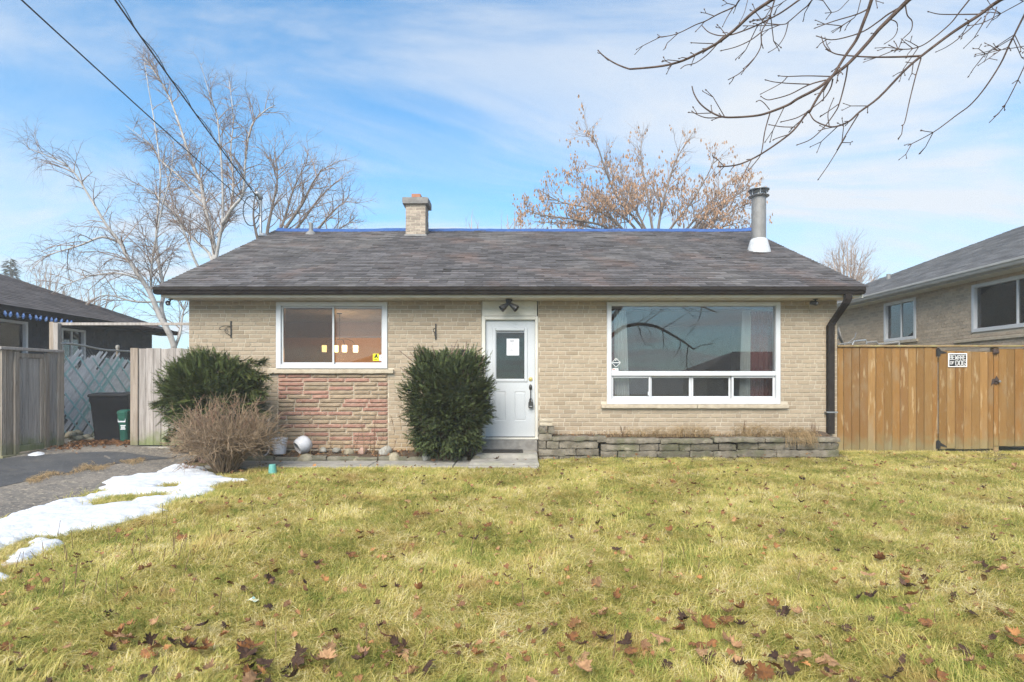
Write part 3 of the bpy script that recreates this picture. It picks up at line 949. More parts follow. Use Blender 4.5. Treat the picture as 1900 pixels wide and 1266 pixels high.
# ------------------------------------------------------------------ chimney, flue, vents
CYc = 14.25
def cyp(px): return (px-CX)*CYc/FPX
def czp(py): return CAMZ+(HY-py)*CYc/FPX
ch = empty('chimney'); ch.parent = house; ch.location = (cyp(774), CYc-WY, 4.9)
cx0, cx1 = cyp(755.5), cyp(792.5); cy0, cy1 = CYc-.24, CYc+.24
m_ = MB(); m_.box(cx0+.008, cx1-.008, cy0+.008, cy1-.008, 4.6, czp(383)); m_.build('chimney_core', MT['mortar'], ch)
z = 4.86; k = 0
MT['chbrick'] = mk('weathered_chimney_brick', (0.36,0.30,0.24), (0.27,0.22,0.18), scale=14, rough=0.95, bump=0.5, bscale=60, rnd='obj', ramt=0.16)
while z + .066 < czp(383):
    xs_ = [cx0, cx0+.245, cx1] if k % 2 == 0 else [cx0, cx0+.12, cx0+.365, cx1]
    for a, b in zip(xs_[:-1], xs_[1:]):
        m_ = MB(); jy = rng.uniform(-.004, .006); m_.cbox(a+.005, b-.005, cy0+jy, cy0+.09, z+.004, z+.066, .005); m_.build('brick', MT['chbrick'], ch)
    for a, b in ((cy0+.095, CYc), (CYc+.005, cy1)):
        m_ = MB(); m_.cbox(cx1-.09, cx1+rng.uniform(-.004,.005), a+.004, b-.004, z+.004, z+.066, .005); m_.build('brick', MT['chbrick'], ch)
        m_ = MB(); m_.cbox(cx0-rng.uniform(-.004,.005), cx0+.09, a+.004, b-.004, z+.004, z+.066, .005); m_.build('brick', MT['chbrick'], ch)
    z += .073; k += 1
zc0 = z + .004; zc1 = czp(373)
rough_part('cap', cyp(750.5), cyp(798), cy0-.07, cy1+.07, zc0, zc1, MT['concrete_dark'], ch, amp=.01, r=.015, n=(8,8,3))
m_ = MB(); fx0, fx1 = cyp(765), cyp(781.5)
for q0 in ((fx0, fx0+.025, CYc-.11, CYc+.11), (fx1-.025, fx1, CYc-.11, CYc+.11), (fx0+.025, fx1-.025, CYc-.11, CYc-.085), (fx0+.025, fx1-.025, CYc+.085, CYc+.11)):
    m_.box(*q0, zc1-.01, czp(362.5))
m_.build('flue_pot', MT['clay'], ch)
m_ = MB(); m_.box(cx0-.02, cx1+.02, cy0-.02, cy1+.02, 4.55, 4.87); m_.build('flashing', MT['pipegrey'], ch)

fx, fy = 5.29, 12.49; fz0 = rz_(fy)
fl = empty('stove_flue'); fl.parent = house; fl.location = (fx, fy-WY, fz0)
ztop_ = CAMZ + (HY-366)*fy/FPX
m_ = MB(); m_.lathe([(0.146,0.1),(0.146,ztop_-fz0)], c=(fx,fy,fz0), n=28); sharp_smooth(m_.build('pipe', MT['pipegrey'], fl))
m_ = MB(); zc = CAMZ+(HY-449)*fy/FPX-fz0; m_.lathe([(0.152,zc),(0.152,zc+.02)], c=(fx,fy,fz0), n=28); sharp_smooth(m_.build('storm_collar', MT['galv'], fl))
m_ = MB(); m_.lathe([(0.26,-.17),(0.235,-.01),(0.175,.22),(0.15,.245)], c=(fx,fy,fz0), n=28); sharp_smooth(m_.build('flashing', MT['flashing'], fl))
m_ = MB(); s_ = 0.34; zf = .014; m_.add([(fx-s_,fy-s_*ca,fz0-s_*sa+zf),(fx+s_,fy-s_*ca,fz0-s_*sa+zf),(fx+s_,fy+s_*ca,fz0+s_*sa+zf),(fx-s_,fy+s_*ca,fz0+s_*sa+zf)],[(0,1,2,3)]); 
m_ = MB(); ct = ztop_
m_.lathe([(0.15,-.005),(0.20,0.0),(0.215,0.012),(0.20,0.022),(0.12,0.03),(0.11,0.09),(0.19,0.10)], c=(fx,fy,ct), n=30)
m_.lathe([(0.19,0.135),(0.215,0.142),(0.215,0.155),(0.17,0.17),(0.06,0.185),(0.0,0.19)], c=(fx,fy,ct), n=30)
for k in range(6):
    a = k*math.pi/3+.3; m_.box(fx+.165*math.cos(a)-.008, fx+.165*math.cos(a)+.008, fy+.165*math.sin(a)-.008, fy+.165*math.sin(a)+.008, ct+.02, ct+.142)
sharp_smooth(m_.build('rain_cap', MT['galv'], fl))
vx, vy = (577-CX)*14.3/FPX, 14.3
m_ = MB(); vz = rz_(vy); m_.lathe([(0.05,-.05),(0.05,.26),(0.04,.26),(0.04,.1)], c=(vx,vy,vz), n=14); m_.lathe([(0.17,-.08),(0.10,.03),(0.055,.07)], c=(vx,vy,vz), n=14); sharp_smooth(m_.build('vent_pipe', MT['pipegrey'], house))
# service mast at the gable
mx, my = -6.06, 14.05
ms = empty('service_mast'); ms.parent = house; ms.location = (mx, my-WY, 4.4)
mtop = CAMZ+(HY-365)*my/FPX
m_ = MB(); m_.tube([(mx,my,4.2),(mx,my,mtop-.04)], .034, 12); m_.build('conduit', MT['galv'], ms, smooth=True)
m_ = MB(); m_.tube([(mx,my,mtop-.06),(mx-.01,my-.02,mtop+.02),(mx-.05,my-.06,mtop+.06),(mx-.10,my-.10,mtop+.02)], [.06,.065,.06,.05], 12); m_.build('weather_head', MT['galv'], ms, smooth=True)
m_ = MB(); m_.cbox(mx-.03, mx+.20, my-.06, my+.06, 4.68, 4.74, .01); m_.lathe([(.13,0),(.09,.04),(.05,.08)], c=(mx+.06,my,4.82), n=16); m_.build('bracket', MT['galv'], ms)
m_ = MB(); loop = [(mx-.09,my-.10,mtop+.0)]
for k in range(19):
    a = R(60) - k*R(22); loop.append((mx-.17+.20*math.cos(a), my-.12, mtop-.38+.36*math.sin(a)))
m_.tube(loop, .013, 6); m_.build('drip_loop', MT['black'], ms, smooth=True)
# tarp strip folded over the ridge
tarp = MB(); n = 240
tx0, tx1 = (516-CX)*RY/FPX, (1394-CX)*RY/FPX
vs = []; fs = []
prof = [(-.17, .0), (-.15,.012), (-.05,.03), (0,.042), (.05,.03), (.30,.012)]
for i in range(n+1):
    u = i/n; X = tx0+(tx1-tx0)*u
    bul = 0.012*mnoise.noise((X*1.1, 3.3, 0)) + 0.010*mnoise.noise((X*4, 9.3, 0)) + (0.03*math.exp(-((u-0.0)/.012)**2)) + (0.03*math.exp(-((u-1)/.012)**2)) + 0.015*math.exp(-((u-.28)/.05)**2)
    edge = 0.05*mnoise.noise((X*0.7, 1.3, 5)) + .012*mnoise.noise((X*6, 1.3, 5))
    for j, (dy, dz) in enumerate(prof):
        yy = dy + (edge if j < 2 else 0)
        vs.append((X, RY+yy, RZ+.014-abs(yy)*SL+dz*.8+max(-.004,bul)*(1 if j in (2,3,4) else .5)))
k = len(prof)
for i in range(n):
    for j in range(k-1): fs.append((i*k+j, i*k+k+j, i*k+k+j+1, i*k+j+1))
b = len(vs); vs += [(p[0], p[1], p[2]-.004) for p in vs]; fs += [tuple(q+b for q in reversed(f)) for f in fs]
tarp.add(vs, fs)
tag(tarp.build('tarp', MT['tarp'], None, smooth=True), 'strip of blue tarp folded over the roof ridge', 'tarp')

# ------------------------------------------------------------------ things fixed to the house front
def hanger(px, py0, py1, side):
    x = wx(px); zt_, zb_ = wz(py0), wz(py1)
    e = empty('plant_hanger', (x, WY, zb_), 'black scrolled plant hanger bracket on the brick ' + ('between the kitchen window and the door' if side == 0 else 'beside the kitchen window above the spreading yew'), 'bracket')
    m_ = MB(); m_.cbox(x-.012, x+.012, WY-.022, WY-.009, zb_, zt_, .003); m_.build('back_plate', MT['black'], e)
    m_ = MB(); d = (-1, -.35) if side else (-.12, -1)
    def q(u, w): return (x+d[0]*u, WY-.02+d[1]*u, w)
    zm = zt_-.10
    arm = [q(0.0, zm), q(.08, zm+.012), q(.13, zm), q(.165, zm-.02), q(.175, zm-.045), q(.16, zm-.06), q(.145, zm-.048)]
    m_.tube(arm, .006, 6)
    cur = [q(0.0, zb_+.03)]
    for k in range(15):
        a = k/14*math.pi*2.6; rr = .045*(1-k/18); cur.append(q(.055+.03*k/14+rr*math.sin(a)*.8, zm-.085+.03*(k/14)+rr*math.cos(a)*-.9))
    m_.tube(cur, .005, 6)
    m_.build('scroll_arm', MT['black'], e, smooth=True)
hanger(429.5, 596, 627, 1); hanger(808.8, 601, 631, 0)

def camera_unit(px, py, flip, label):
    x = wx(px); Yc = WY-.22; e = empty('security_camera', (x, Yc, ZTOP), label, 'security camera')
    m_ = MB(); m_.lathe([(.035,-.012),(.04,-.004),(.04,0)], c=(x,Yc,ZTOP-.003), n=14); m_.tube([(x,Yc,ZTOP-.01),(x-.01*flip,Yc-.01,ZTOP-.05)], .014, 8); sharp_smooth(m_.build('mount', MT['black'], e))
    M_ = Matrix.Translation((x-.035*flip, Yc-.02, ZTOP-.07)) @ Matrix.Rotation(R(35*flip), 4, 'Z') @ Matrix.Rotation(R(105), 4, 'X')
    m_ = MB(); m_.lathe([(.02,-.06),(.036,-.055),(.04,.045),(.036,.06),(.028,.055)], n=16, M=M_); sharp_smooth(m_.build('body', MT['black'], e))
    m_ = MB(); m_.lathe([(.024,.054),(.015,.064),(.0,.066)], n=14, M=M_); m_.build('lens', MT['galv'], e, smooth=True)
camera_unit(330, 563, 1, 'small black security camera under the eave above the spreading yew')
camera_unit(1501, 561, 1, 'small black security camera under the eave beside the downspout')

fx_, fy_ = wx(944.5), WY-.2
fe = empty('flood_light', (fx_, fy_, ZTOP), 'black twin-headed flood light above the front door', 'flood light')
m_ = MB(); m_.lathe([(.055,-.035),(.06,-.02),(.06,0)], c=(fx_,fy_,ZTOP-.003), n=18); m_.cbox(fx_-.05, fx_+.03, fy_-.06, fy_, ZTOP-.075, ZTOP-.035, .006); sharp_smooth(m_.build('base', MT['black'], fe))
for s in (-1, 1):
    M_ = Matrix.Translation((fx_+.03*s, fy_-.03, ZTOP-.05)) @ Matrix.Rotation(R(-128*s), 4, 'Y') @ Matrix.Rotation(R(14), 4, 'X')
    m_ = MB(); m_.lathe([(.018,0),(.024,.05),(.034,.09),(.062,.205),(.062,.215),(.055,.21),(.03,.12)], n=20, M=M_); sharp_smooth(m_.build('lamp_head', MT['black'], fe))
    
mbx = wx(862)
mbx_e = empty('mailbox', (mbx, WY, wz(672)), 'dark metal mailbox on the brick, half hidden by the upright yew', 'mailbox')
m_ = MB(); m_.extrude([(mbx-.10,wz(690)),(mbx+.085,wz(690)),(mbx+.085,wz(653)),(mbx+.03,wz(649)),(mbx-.06,wz(650)),(mbx-.10,wz(655))], 'y', WY-.13, WY-.009); m_.build('box', MT['black'], mbx_e)
m_ = MB(); m_.cbox(mbx-.11, mbx+.095, WY-.145, WY-.131, wz(664), wz(651), .004); m_.build('lid', MT['black'], mbx_e)

# stickers in the windows
MT['yellow'] = mk('yellow_print', (0.75,0.68,0.02), rough=0.6); MT['stblack'] = mk('black_print', (0.02,0.02,0.02), rough=0.6)
MT['stgrey'] = mk('pale_grey_print', (0.60,0.60,0.64), rough=0.6); MT['stnavy'] = mk('slate_print', (0.045,0.06,0.075), rough=0.6); MT['stwhite'] = mk('white_print', (0.8,0.8,0.8), rough=0.6); MT['stred'] = mk('red_print', (0.6,0.2,0.18), rough=0.6)
def flat(mb, pts, y, th=.0012):
    n = len(pts); mb.add([(a,y,b) for a,b in pts]+[(a,y+th,b) for a,b in pts], [tuple(range(n)), tuple(range(2*n-1,n-1,-1))]+[(k,(k+1)%n,n+(k+1)%n,n+k) for k in range(n)])
def L_(px, py): return (510+px/8.636, 560+py/8.636)
def Lw(px, py): a, b = L_(px, py); return (wx(a), wz(b))
yk = WY+.0715
st = empty('sticker', (*Lw(1605, 948)[:1], yk, Lw(1605, 948)[1]), 'yellow warning sticker with a black figure in the kitchen window corner', 'sticker')
m_ = MB(); flat(m_, [Lw(1555,945),Lw(1652,945),Lw(1652,830),Lw(1555,830)], yk); m_.build('backing', MT['yellow'], st)
m_ = MB(); flat(m_, [Lw(1560,905),Lw(1585,872),Lw(1596,868),Lw(1594,848),Lw(1604,838),Lw(1618,838),Lw(1628,850),Lw(1626,868),Lw(1645,905),Lw(1625,900),Lw(1612,880),Lw(1600,905),Lw(1590,890)], yk-.0014); flat(m_, [Lw(1575,925),Lw(1632,925),Lw(1632,914),Lw(1575,914)], yk-.0014); m_.build('figure', MT['stblack'], st)
st = empty('sticker', (Lw(1690,948)[0], yk, Lw(1690,948)[1]), 'pale grey sticker beside the yellow one in the kitchen window', 'sticker')
m_ = MB(); flat(m_, [Lw(1657,945),Lw(1724,945),Lw(1724,848),Lw(1657,848)], yk); m_.build('backing', MT['stgrey'], st)
m_ = MB()
for a,b,c,d in ((1665,1715,860,868),(1680,1705,880,900),(1665,1715,915,920),(1665,1715,928,932)): flat(m_, [Lw(a,d),Lw(b,d),Lw(b,c),Lw(a,c)], yk-.0014)
m_.build('print', MT['ink'], st)
def D_(px, py): return (wx(1120+px/11.51), wz(640+py/11.51))
yk = WY+.0275
st = empty('sticker', (D_(270,478)[0], yk, D_(270,478)[1]), 'dark diamond-shaped security sticker in the living room window', 'sticker')
m_ = MB(); flat(m_, [D_(270,480),D_(372,382),D_(270,282),D_(172,382)], yk); m_.build('border', MT['stwhite'], st)
m_ = MB(); flat(m_, [D_(270,468),D_(358,382),D_(270,294),D_(186,382)], yk-.0014); m_.build('field', MT['stnavy'], st)
m_ = MB(); flat(m_, [D_(195,388),D_(345,388),D_(345,376),D_(195,376)], yk-.0028); flat(m_, [D_(250,335),D_(266,340),D_(282,318),D_(270,312)], yk-.0028); m_.build('lettering', MT['stwhite'], st)
st = empty('sticker', (D_(240,560)[0], yk, D_(240,560)[1]), 'small white sticker with red print under the diamond one', 'sticker')
m_ = MB(); flat(m_, [D_(180,560),D_(318,560),D_(318,505),D_(180,505)], yk); m_.build('backing', MT['stwhite'], st)
m_ = MB(); flat(m_, [D_(195,540),D_(262,540),D_(262,518),D_(195,518)], yk-.0014); m_.build('print', MT['stred'], st)
m_ = MB(); flat(m_, [D_(275,538),D_(302,538),D_(302,522),D_(275,522)], yk-.0014); m_.build('mark', MT['stblack'], st)

# curtains
def curtain(px0, px1, px0b, px1b, mat, label, y, amp=.035, waves=5, z0=None, z1=None):
    n = 60; rows = 10
    zt_, zb_ = (z1 or 2.60), (z0 or .34)
    vs = []; fs = []
    for r_ in range(rows+1):
        w = r_/rows
        a = wx(px0)*(1-w)+wx(px0b)*w; b = wx(px1)*(1-w)+wx(px1b)*w
        k = y/WY
        for i in range(n+1):
            u = i/n
            vs.append(((a+(b-a)*u)*k, y+amp*math.sin(u*waves*2*math.pi+.4*math.sin(w*3))*(.6+.4*w)+.012*mnoise.noise((u*9,w*3,px0)), zt_+(zb_-zt_)*w))
    for r_ in range(rows):
        for i in range(n):
            a = r_*(n+1)+i; fs.append((a,a+1,a+n+2,a+n+1))
    b_ = len(vs); vs += [(p[0],p[1]+.002,p[2]) for p in vs]; fs += [tuple(q+b_ for q in reversed(f)) for f in fs]
    m_ = MB(); m_.add(vs, fs)
    tag(m_.build('curtain', mat, None, smooth=True), label, 'curtain')
MT['sheer'] = mk('sheer_white_cloth', (0.72,0.74,0.71), rough=0.9, translucent=0.45)
MT['redcloth'] = mk('red_cloth', (0.24,0.075,0.065), (0.19,0.055,0.05), scale=3, rough=0.9, translucent=0.15)
curtain(1122, 1144, 1122, 1145, MT['redcloth'], 'narrow strip of red curtain beside the security sticker', WY+.34, .02, 3)
curtain(1140, 1162, 1141, 1171, MT['sheer'], 'white sheer curtain nearer the front door side of the living room window', WY+.28, .03, 4)
curtain(1377, 1393, 1370, 1392, MT['sheer'], 'white sheer curtain beside the wide red curtain', WY+.28, .03, 4)
curtain(1391, 1452, 1390, 1452, MT['redcloth'], 'wide red curtain at the downspout side of the living room window', WY+.34, .035, 7)
m_ = MB(); m_.tube([(wx(1118)*1.03, WY+.33, 2.63), (wx(1455)*1.03, WY+.33, 2.63)], .012, 8); m_.build('curtain_rod', MT['black'], house)

# the lit pendant in the kitchen
PY = 12.0
pe = empty('pendant_lamp', P(632, 600, PY), 'pendant lamp with four glowing cylinder shades seen through the kitchen window', 'lamp')
MT['shade'] = emit_mat('glowing_shade', (1.0, 0.66, 0.26), 2.6)
MT['shade2'] = emit_mat('glowing_shade_bright', (1.0, 0.80, 0.46), 3.0)
stem = P(630, 600, PY)
m_ = MB(); m_.tube([(stem.x, PY, ZTOP-.02), (stem.x, PY, P(0,630,PY).z)], .006, 6); m_.lathe([(.06,-.02),(.05,0)], c=(stem.x,PY,ZTOP-.012), n=14); m_.build('stem', MT['black'], pe)
for k, px in enumerate((601.8, 621.5, 639.2, 658.3)):
    c = P(px, 647, PY); t_ = P(px, 641, PY).z; b_ = P(px, 653.3, PY).z
    m_ = MB(); m_.lathe([(.047,b_-c.z),(.05,t_-c.z)], c=(c.x,PY+(k%2)*.06,c.z), n=20, closed=False); m_.lathe([(.044,b_-c.z+.002),(.047,t_-c.z-.002)], c=(c.x,PY+(k%2)*.06,c.z), n=20); sharp_smooth(m_.build('lamp_shade', MT['shade'] if k < 2 else MT['shade2'], pe))
    m_ = MB(); zs = P(0,630,PY).z; m_.tube([(stem.x,PY,zs-.01),((stem.x*.6+c.x*.4),PY+(k%2)*.03,zs+.012),((stem.x*.2+c.x*.8),PY+(k%2)*.05,zs-.03),(c.x,PY+(k%2)*.06,t_)], .005, 6); m_.build('arm', MT['black'], pe, smooth=True)
pl = bpy.data.lights.new('pendant_glow', 'POINT'); pl.energy = 38; pl.color = (1.0, 0.62, 0.30); pl.shadow_soft_size = 0.12
plo = bpy.data.objects.new('pendant_glow', pl); col.objects.link(plo); plo.location = (stem.x, PY, P(0, 648, PY).z - .16)

# ================================================================== ground
MT['soil'] = mk('lawn_thatch', (0.16,0.125,0.06), (0.09,0.08,0.035), scale=3, rough=1.0, bump=0.6, bscale=40)
MT['farground'] = mk('far_ground', (0.17,0.16,0.08), (0.12,0.12,0.06), scale=0.6, rough=1.0)
MT['asphalt'] = mk('old_asphalt', (0.155,0.14,0.125), (0.20,0.175,0.15), scale=3, rough=0.95, bump=0.8, bscale=110, bdist=.006, layers=[((0.085,0.08,0.077), 1.2, 0.45, 0.65, 0.6), ((0.40,0.34,0.26), 17, 0.55, 0.63, 0.7), ((0.045,0.041,0.038), 21, 0.56, 0.63, 0.75), ((0.55,0.49,0.39), 40, 0.62, 0.67, 0.8)])
MT['asphalt_new'] = mk('patched_asphalt', (0.055,0.057,0.062), (0.075,0.076,0.08), scale=3, rough=0.9, bump=0.5, bscale=140, layers=[((0.24,0.21,0.17), 24, 0.62, 0.68, 0.7), ((0.11,0.10,0.09), 2, 0.5, 0.7, 0.5)])
MT['bed'] = mk('garden_soil', (0.075,0.052,0.036), (0.11,0.08,0.055), scale=9, rough=1.0, bump=1.0, bscale=60, bdist=.02)

def sheet(name, x0, x1, y0, y1, dx, dy, zf, mat, label=None, kind='structure', hole=None):
    nx = max(1, round((x1-x0)/dx)); ny = max(1, round((y1-y0)/dy))
    xs = np.linspace(x0, x1, nx+1); ys = np.linspace(y0, y1, ny+1)
    V = [(x, y, zf(x, y)) for y in ys for x in xs]
    F = [(j*(nx+1)+i, j*(nx+1)+i+1, (j+1)*(nx+1)+i+1, (j+1)*(nx+1)+i) for j in range(ny) for i in range(nx)]
    o = link(name, np_mesh(name, V, F, mat, smooth=True)); o['kind'] = kind
    return o
sheet('ground', -90, 90, -70, 110, 15, 15, lambda x, y: -0.42, MT['farground'])
sheet('lawn', -5.2, 14, -1.5, 10.4, .2, .2, lambda x, y: gz(x, y)-.012, MT['soil'])
sheet('side_yard', -26, 30, 10.4, 44, 2, 2, lambda x, y: gz(x, 10.4)*0+(.06 if x > 0 else .12), MT['farground'])
DE = -5.12
def dedge(y): return DE + .05*mnoise.noise((y*1.2, 0, 0)) + .02*mnoise.noise((y*5, 2, 0))
nx, ny = 30, 90
V = []; F = []
for j in range(ny+1):
    y = -1.5 + 13.5*j/ny
    e = dedge(y) if y < 9.3 else (-5.27 if y < 10.22 else -5.75)
    for i in range(nx+1):
        x = -10.5 + (e+10.5)*i/nx
        V.append((x, y, gz(x, min(y, 10.6))+.006))
for j in range(ny):
    for i in range(nx): F.append((j*(nx+1)+i, j*(nx+1)+i+1, (j+1)*(nx+1)+i+1, (j+1)*(nx+1)+i))
drv = link('driveway', np_mesh('driveway', V, F, MT['asphalt'], smooth=True)); drv['kind'] = 'structure'
# darker resurfaced strip by the gate
pp = [gpx(*q) for q in ((-60,862),(0,853),(60,846),(130,842),(200,839),(250,838.5),(318,838),(330,845),(322,851),(262,852),(215,862),(160,873),(95,884),(55,893),(0,905),(-60,918))]
poly = [(p.x, p.y) for p in pp]
m_ = MB(); m_.add([(x, y, gz(x, y)+.012) for x, y in poly], [tuple(range(len(poly)))])
me = m_.mesh('driveway_patch', MT['asphalt_new']); bm = bmesh.new(); bm.from_mesh(me); bmesh.ops.triangulate(bm, faces=bm.faces); bmesh.ops.subdivide_edges(bm, edges=bm.edges, cuts=3)
for v in bm.verts: v.co.z = gz(v.co.x, v.co.y)+.012
bm.to_mesh(me); bm.free()
o = link('driveway_patch', me); o['kind'] = 'structure'

# walkway of concrete slabs in front of the bed
wkx = [-4.75, -3.55, -2.2, -0.9, 0.40]
wk = empty('walkway', (-2.2, 9.2, 0)); wk['kind'] = 'structure'
for a, b in zip(wkx[:-1], wkx[1:]):
    m_ = MB(); m_.cbox(a+.008, b-.008, 8.86+rng.uniform(-.02,.02), 9.53, -.10, .022+rng.uniform(-.006,.006), .008); m_.build('slab', MT['concrete'], wk)
# steps to the door
st = empty('door_step', (0, 9.9, 0), 'worn grey concrete doorstep with two treads below the white door', 'step')
rough_part('tread', wx(896)-.02, wx(996.5), WY-.15, WY-.001, .04, .292, MT['concrete_dark'], st, amp=.003, r=.012, n=(12,4,4))
rough_part('tread', -.60, .425, 9.56, WY-.152, -.06, .122, MT['concrete'], st, amp=.004, r=.02, n=(14,8,3))
rough_part('tread', -.66, .42, 8.98, 9.555, -.08, .058, MT['concrete'], st, amp=.005, r=.015, n=(14,8,3))
MT['rubber'] = mk('black_rubber', (0.022,0.02,0.02), (0.035,0.032,0.03), scale=30, rough=0.9, bump=.6, bscale=200)
m_ = MB(); m_.cbox(-.50, .185, 9.72, WY-.16, .124, .136, .003); 
m_.box(-.49, .175, 9.74, 9.745, .1362, .139); m_.box(-.49, .175, 9.76, 9.765, .1362, .139)
tag(m_.build('door_mat', MT['rubber'], None), 'thin black rubber mat on the concrete doorstep', 'mat')

# garden bed under the kitchen window
def bedz(x, y): return .03 + .07*sstep(9.5, 10.2, y) + .015*mnoise.noise((x*3, y*3, 1))
bed = sheet('garden_bed', -5.3, -.64, 9.54, 10.298, .06, .06, bedz, MT['bed'])
MT['edging'] = mk('mossy_edging_stone', (0.21,0.19,0.15), (0.13,0.125,0.09), scale=10, rough=.95, bump=.8, bscale=40, rnd='obj', ramt=.2, layers=[((0.12,0.13,0.05), 4, .48, .65, .6)])
ed = empty('bed_edging', (-2.7, 9.58, 0), 'row of low mossy stones edging the garden bed', 'edging')
x = -4.4
while x < -.75:
    L = rng.uniform(.28, .52)
    rough_part('edging_stone', x, min(x+L, -.72)-.015, 9.545, 9.64+rng.uniform(0,.03), -.02, .075+rng.uniform(-.012,.014), MT['edging'], ed, amp=.012, r=.015, n=(7,3,3), rz=rng.uniform(-.02,.02)); x += L

def rock(name, c, s, seed, mat, label, sub=3):
    bm = bmesh.new(); bmesh.ops.create_icosphere(bm, subdivisions=sub, radius=1)
    sv = Vector((seed*3.7, seed*1.3, seed*9.1))
    for v in bm.verts:
        d = v.co.copy()
        k = 1 + .20*mnoise.noise(d*1.1+sv) + .08*mnoise.noise(d*2.9+sv)
        v.co = Vector((d.x*s[0]*k, d.y*s[1]*k, max(-.55, d.z)*s[2]*k))
    me = bpy.data.meshes.new(name); bm.to_mesh(me); bm.free(); me.materials.append(mat)
    for p in me.polygons: p.use_smooth = True
    o = link(name, me, None, c); o.rotation_euler = (0, 0, seed)
    tag(o, label, 'rock')
MT['rock_grey'] = mk('field_stone', (0.33,0.32,0.29), (0.24,0.23,0.20), scale=9, rough=.9, bump=.6, bscale=40, layers=[((.45,.44,.41), 16, .55, .7, .6)])
MT['rock_tan'] = mk('tan_field_stone', (0.34,0.30,0.22), (0.24,0.21,0.15), scale=9, rough=.9, bump=.6, bscale=40, layers=[((.12,.13,.07), 6, .5, .7, .6)])
MT['rock_pink'] = mk('pinkish_stone', (0.40,0.26,0.21), (0.30,0.21,0.17), scale=12, rough=.9, bump=.6, bscale=40)
def z6(px, py): return (460+px/6.333, 780+py/6.333)
rk = [((690,475),.36,.17,'rock_tan','flat brown-green rock on the bed edging below the tipped flower pot',.15),
      ((885,362),.16,.10,'rock_grey','rounded grey rock in the bed right beside the tipped flower pot',.0),
      ((1040,362),.15,.09,'rock_grey','dull grey rock half buried in leaves in the garden bed',.0),
      ((1190,385),.19,.12,'rock_tan','speckled pale rock among dry stalks in the garden bed',.0),
      ((1350,380),.20,.15,'rock_pink','pinkish rock against the ledge stone wall',.0),
      ((1620,385),.27,.18,'rock_grey','largest whitish rock leaning at the wall near the upright yew',.0),
      ((1715,478),.28,.20,'rock_tan','big mottled tan rock on the edging beside the upright yew',.15),
      ((1270,478),.20,.11,'rock_tan','greenish rock lying on the edging stones',.15),
      ((440,415),.12,.05,'rock_tan','small pale rock beside the white bucket',.05)]
for (q, w, h, mt, lab, dy) in rk:
    a, b = z6(*q); Yr = 9.62 if dy > .1 else 10.0-dy
    x = (a-CX)*Yr/FPX
    rock('rock', (x, Yr, (CAMZ-(b-HY)*Yr/FPX)+h*.10), (w*.46, w*.38, h*.58), rng.random()*9, MT[mt], lab)
rock('rock', ((791.5-CX)*9.6/FPX, 9.6, .065), (.085,.08,.085), 2.2, MT['rock_grey'], 'round grey cobble at the foot of the upright yew')
rock('rock', ((885-CX)*9.62/FPX, 9.62, .05), (.085,.07,.055), 5.2, MT['rock_tan'], 'pale flat stone between the upright yew and the doorstep')
for k in range(2):
    rough_part('paving_brick', (742+k*21-CX)*9.6/FPX, (761+k*21-CX)*9.6/FPX, 9.55, 9.65, -.02, .055, MT['edging'], ed, amp=.004, r=.01)

# pots and buckets
MT['bucket'] = mk('white_plastic', (0.60,0.60,0.63), (0.50,0.50,0.53), scale=8, rough=.4, spec=.5, layers=[((.35,.30,.22), 9, .56, .74, .5)])
MT['teal'] = mk('teal_plastic', (0.10,0.30,0.27), (0.13,0.36,0.32), scale=9, rough=.5)
MT['darkpot'] = mk('dark_pot_plastic', (0.03,0.035,0.03), rough=.5)
def hollow(mb, rb, rt, h, M_, lip=.008, th=.004, n=32):
    mb.lathe([(0,0),(rb,0),(rb*.5+rt*.5,h*.5),(rt,h*.94),(rt+lip,h*.94),(rt+lip,h),(rt-th,h),(rb*.5+rt*.5-th,h*.5),(rb-th,th),(0,th)], n=n, M=M_, closed=False)
Yb = 9.85
p = P(518.5, 842, Yb)
e = empty('bucket', p, 'upright white plastic bucket beside the tipped flower pot', 'bucket')
m_ = MB(); hollow(m_, .105, .128, .265, Matrix.Translation(p)); sharp_smooth(m_.build('shell', MT['bucket'], e))
m_ = MB()
for hh in (.20, .222, .24): m_.lathe([(.124,hh),(.129,hh+.004),(.124,hh+.008)], c=p, n=32, closed=False)
m_.build('rib', MT['bucket'], e, smooth=True)
m_ = MB(); m_.tube([p+Vector((.135*math.cos(a), -.02-.135*abs(math.sin(a))*.25, .205-.14*math.sin(a))) for a in [k*math.pi/12 for k in range(13)]], .003, 6); m_.build('handle', MT['galv'], e)
p = P(549, 833, Yb)
e = empty('flower_pot', p, 'white round flower pot lying tipped on its side', 'flower pot')
M_ = Matrix.Translation(p+Vector((.11,.0,.125))) @ Matrix.Rotation(R(-24), 4, 'Y') @ Matrix.Rotation(R(118), 4, 'X') @ Matrix.Rotation(R(48), 4, 'Y')
M_ = Matrix.Translation((p.x+.105, Yb, p.z+.06)) @ (Vector((-.62,-.55,-.42)).to_track_quat('Z','Y').to_matrix().to_4x4()) @ Matrix.Translation((0,0,-.08))
m_ = MB(); m_.lathe([(0,-.06),(.10,-.055),(.138,-.01),(.15,.06),(.138,.13),(.115,.17),(.108,.175),(.105,.17),(.13,.12),(.142,.06),(.13,0),(0,-.045)], n=36, M=M_, closed=False); sharp_smooth(m_.build('shell', MT['bucket'], e), 60)
m_ = MB(); m_.lathe([(0,.10),(.132,.10)], n=24, M=M_, closed=False); m_.build('soil', MT['bed'], e)
p = P(489, 847, 9.75)
e = empty('flower_pot', p, 'dark flower pot with a white rim lying open towards the lawn', 'flower pot')
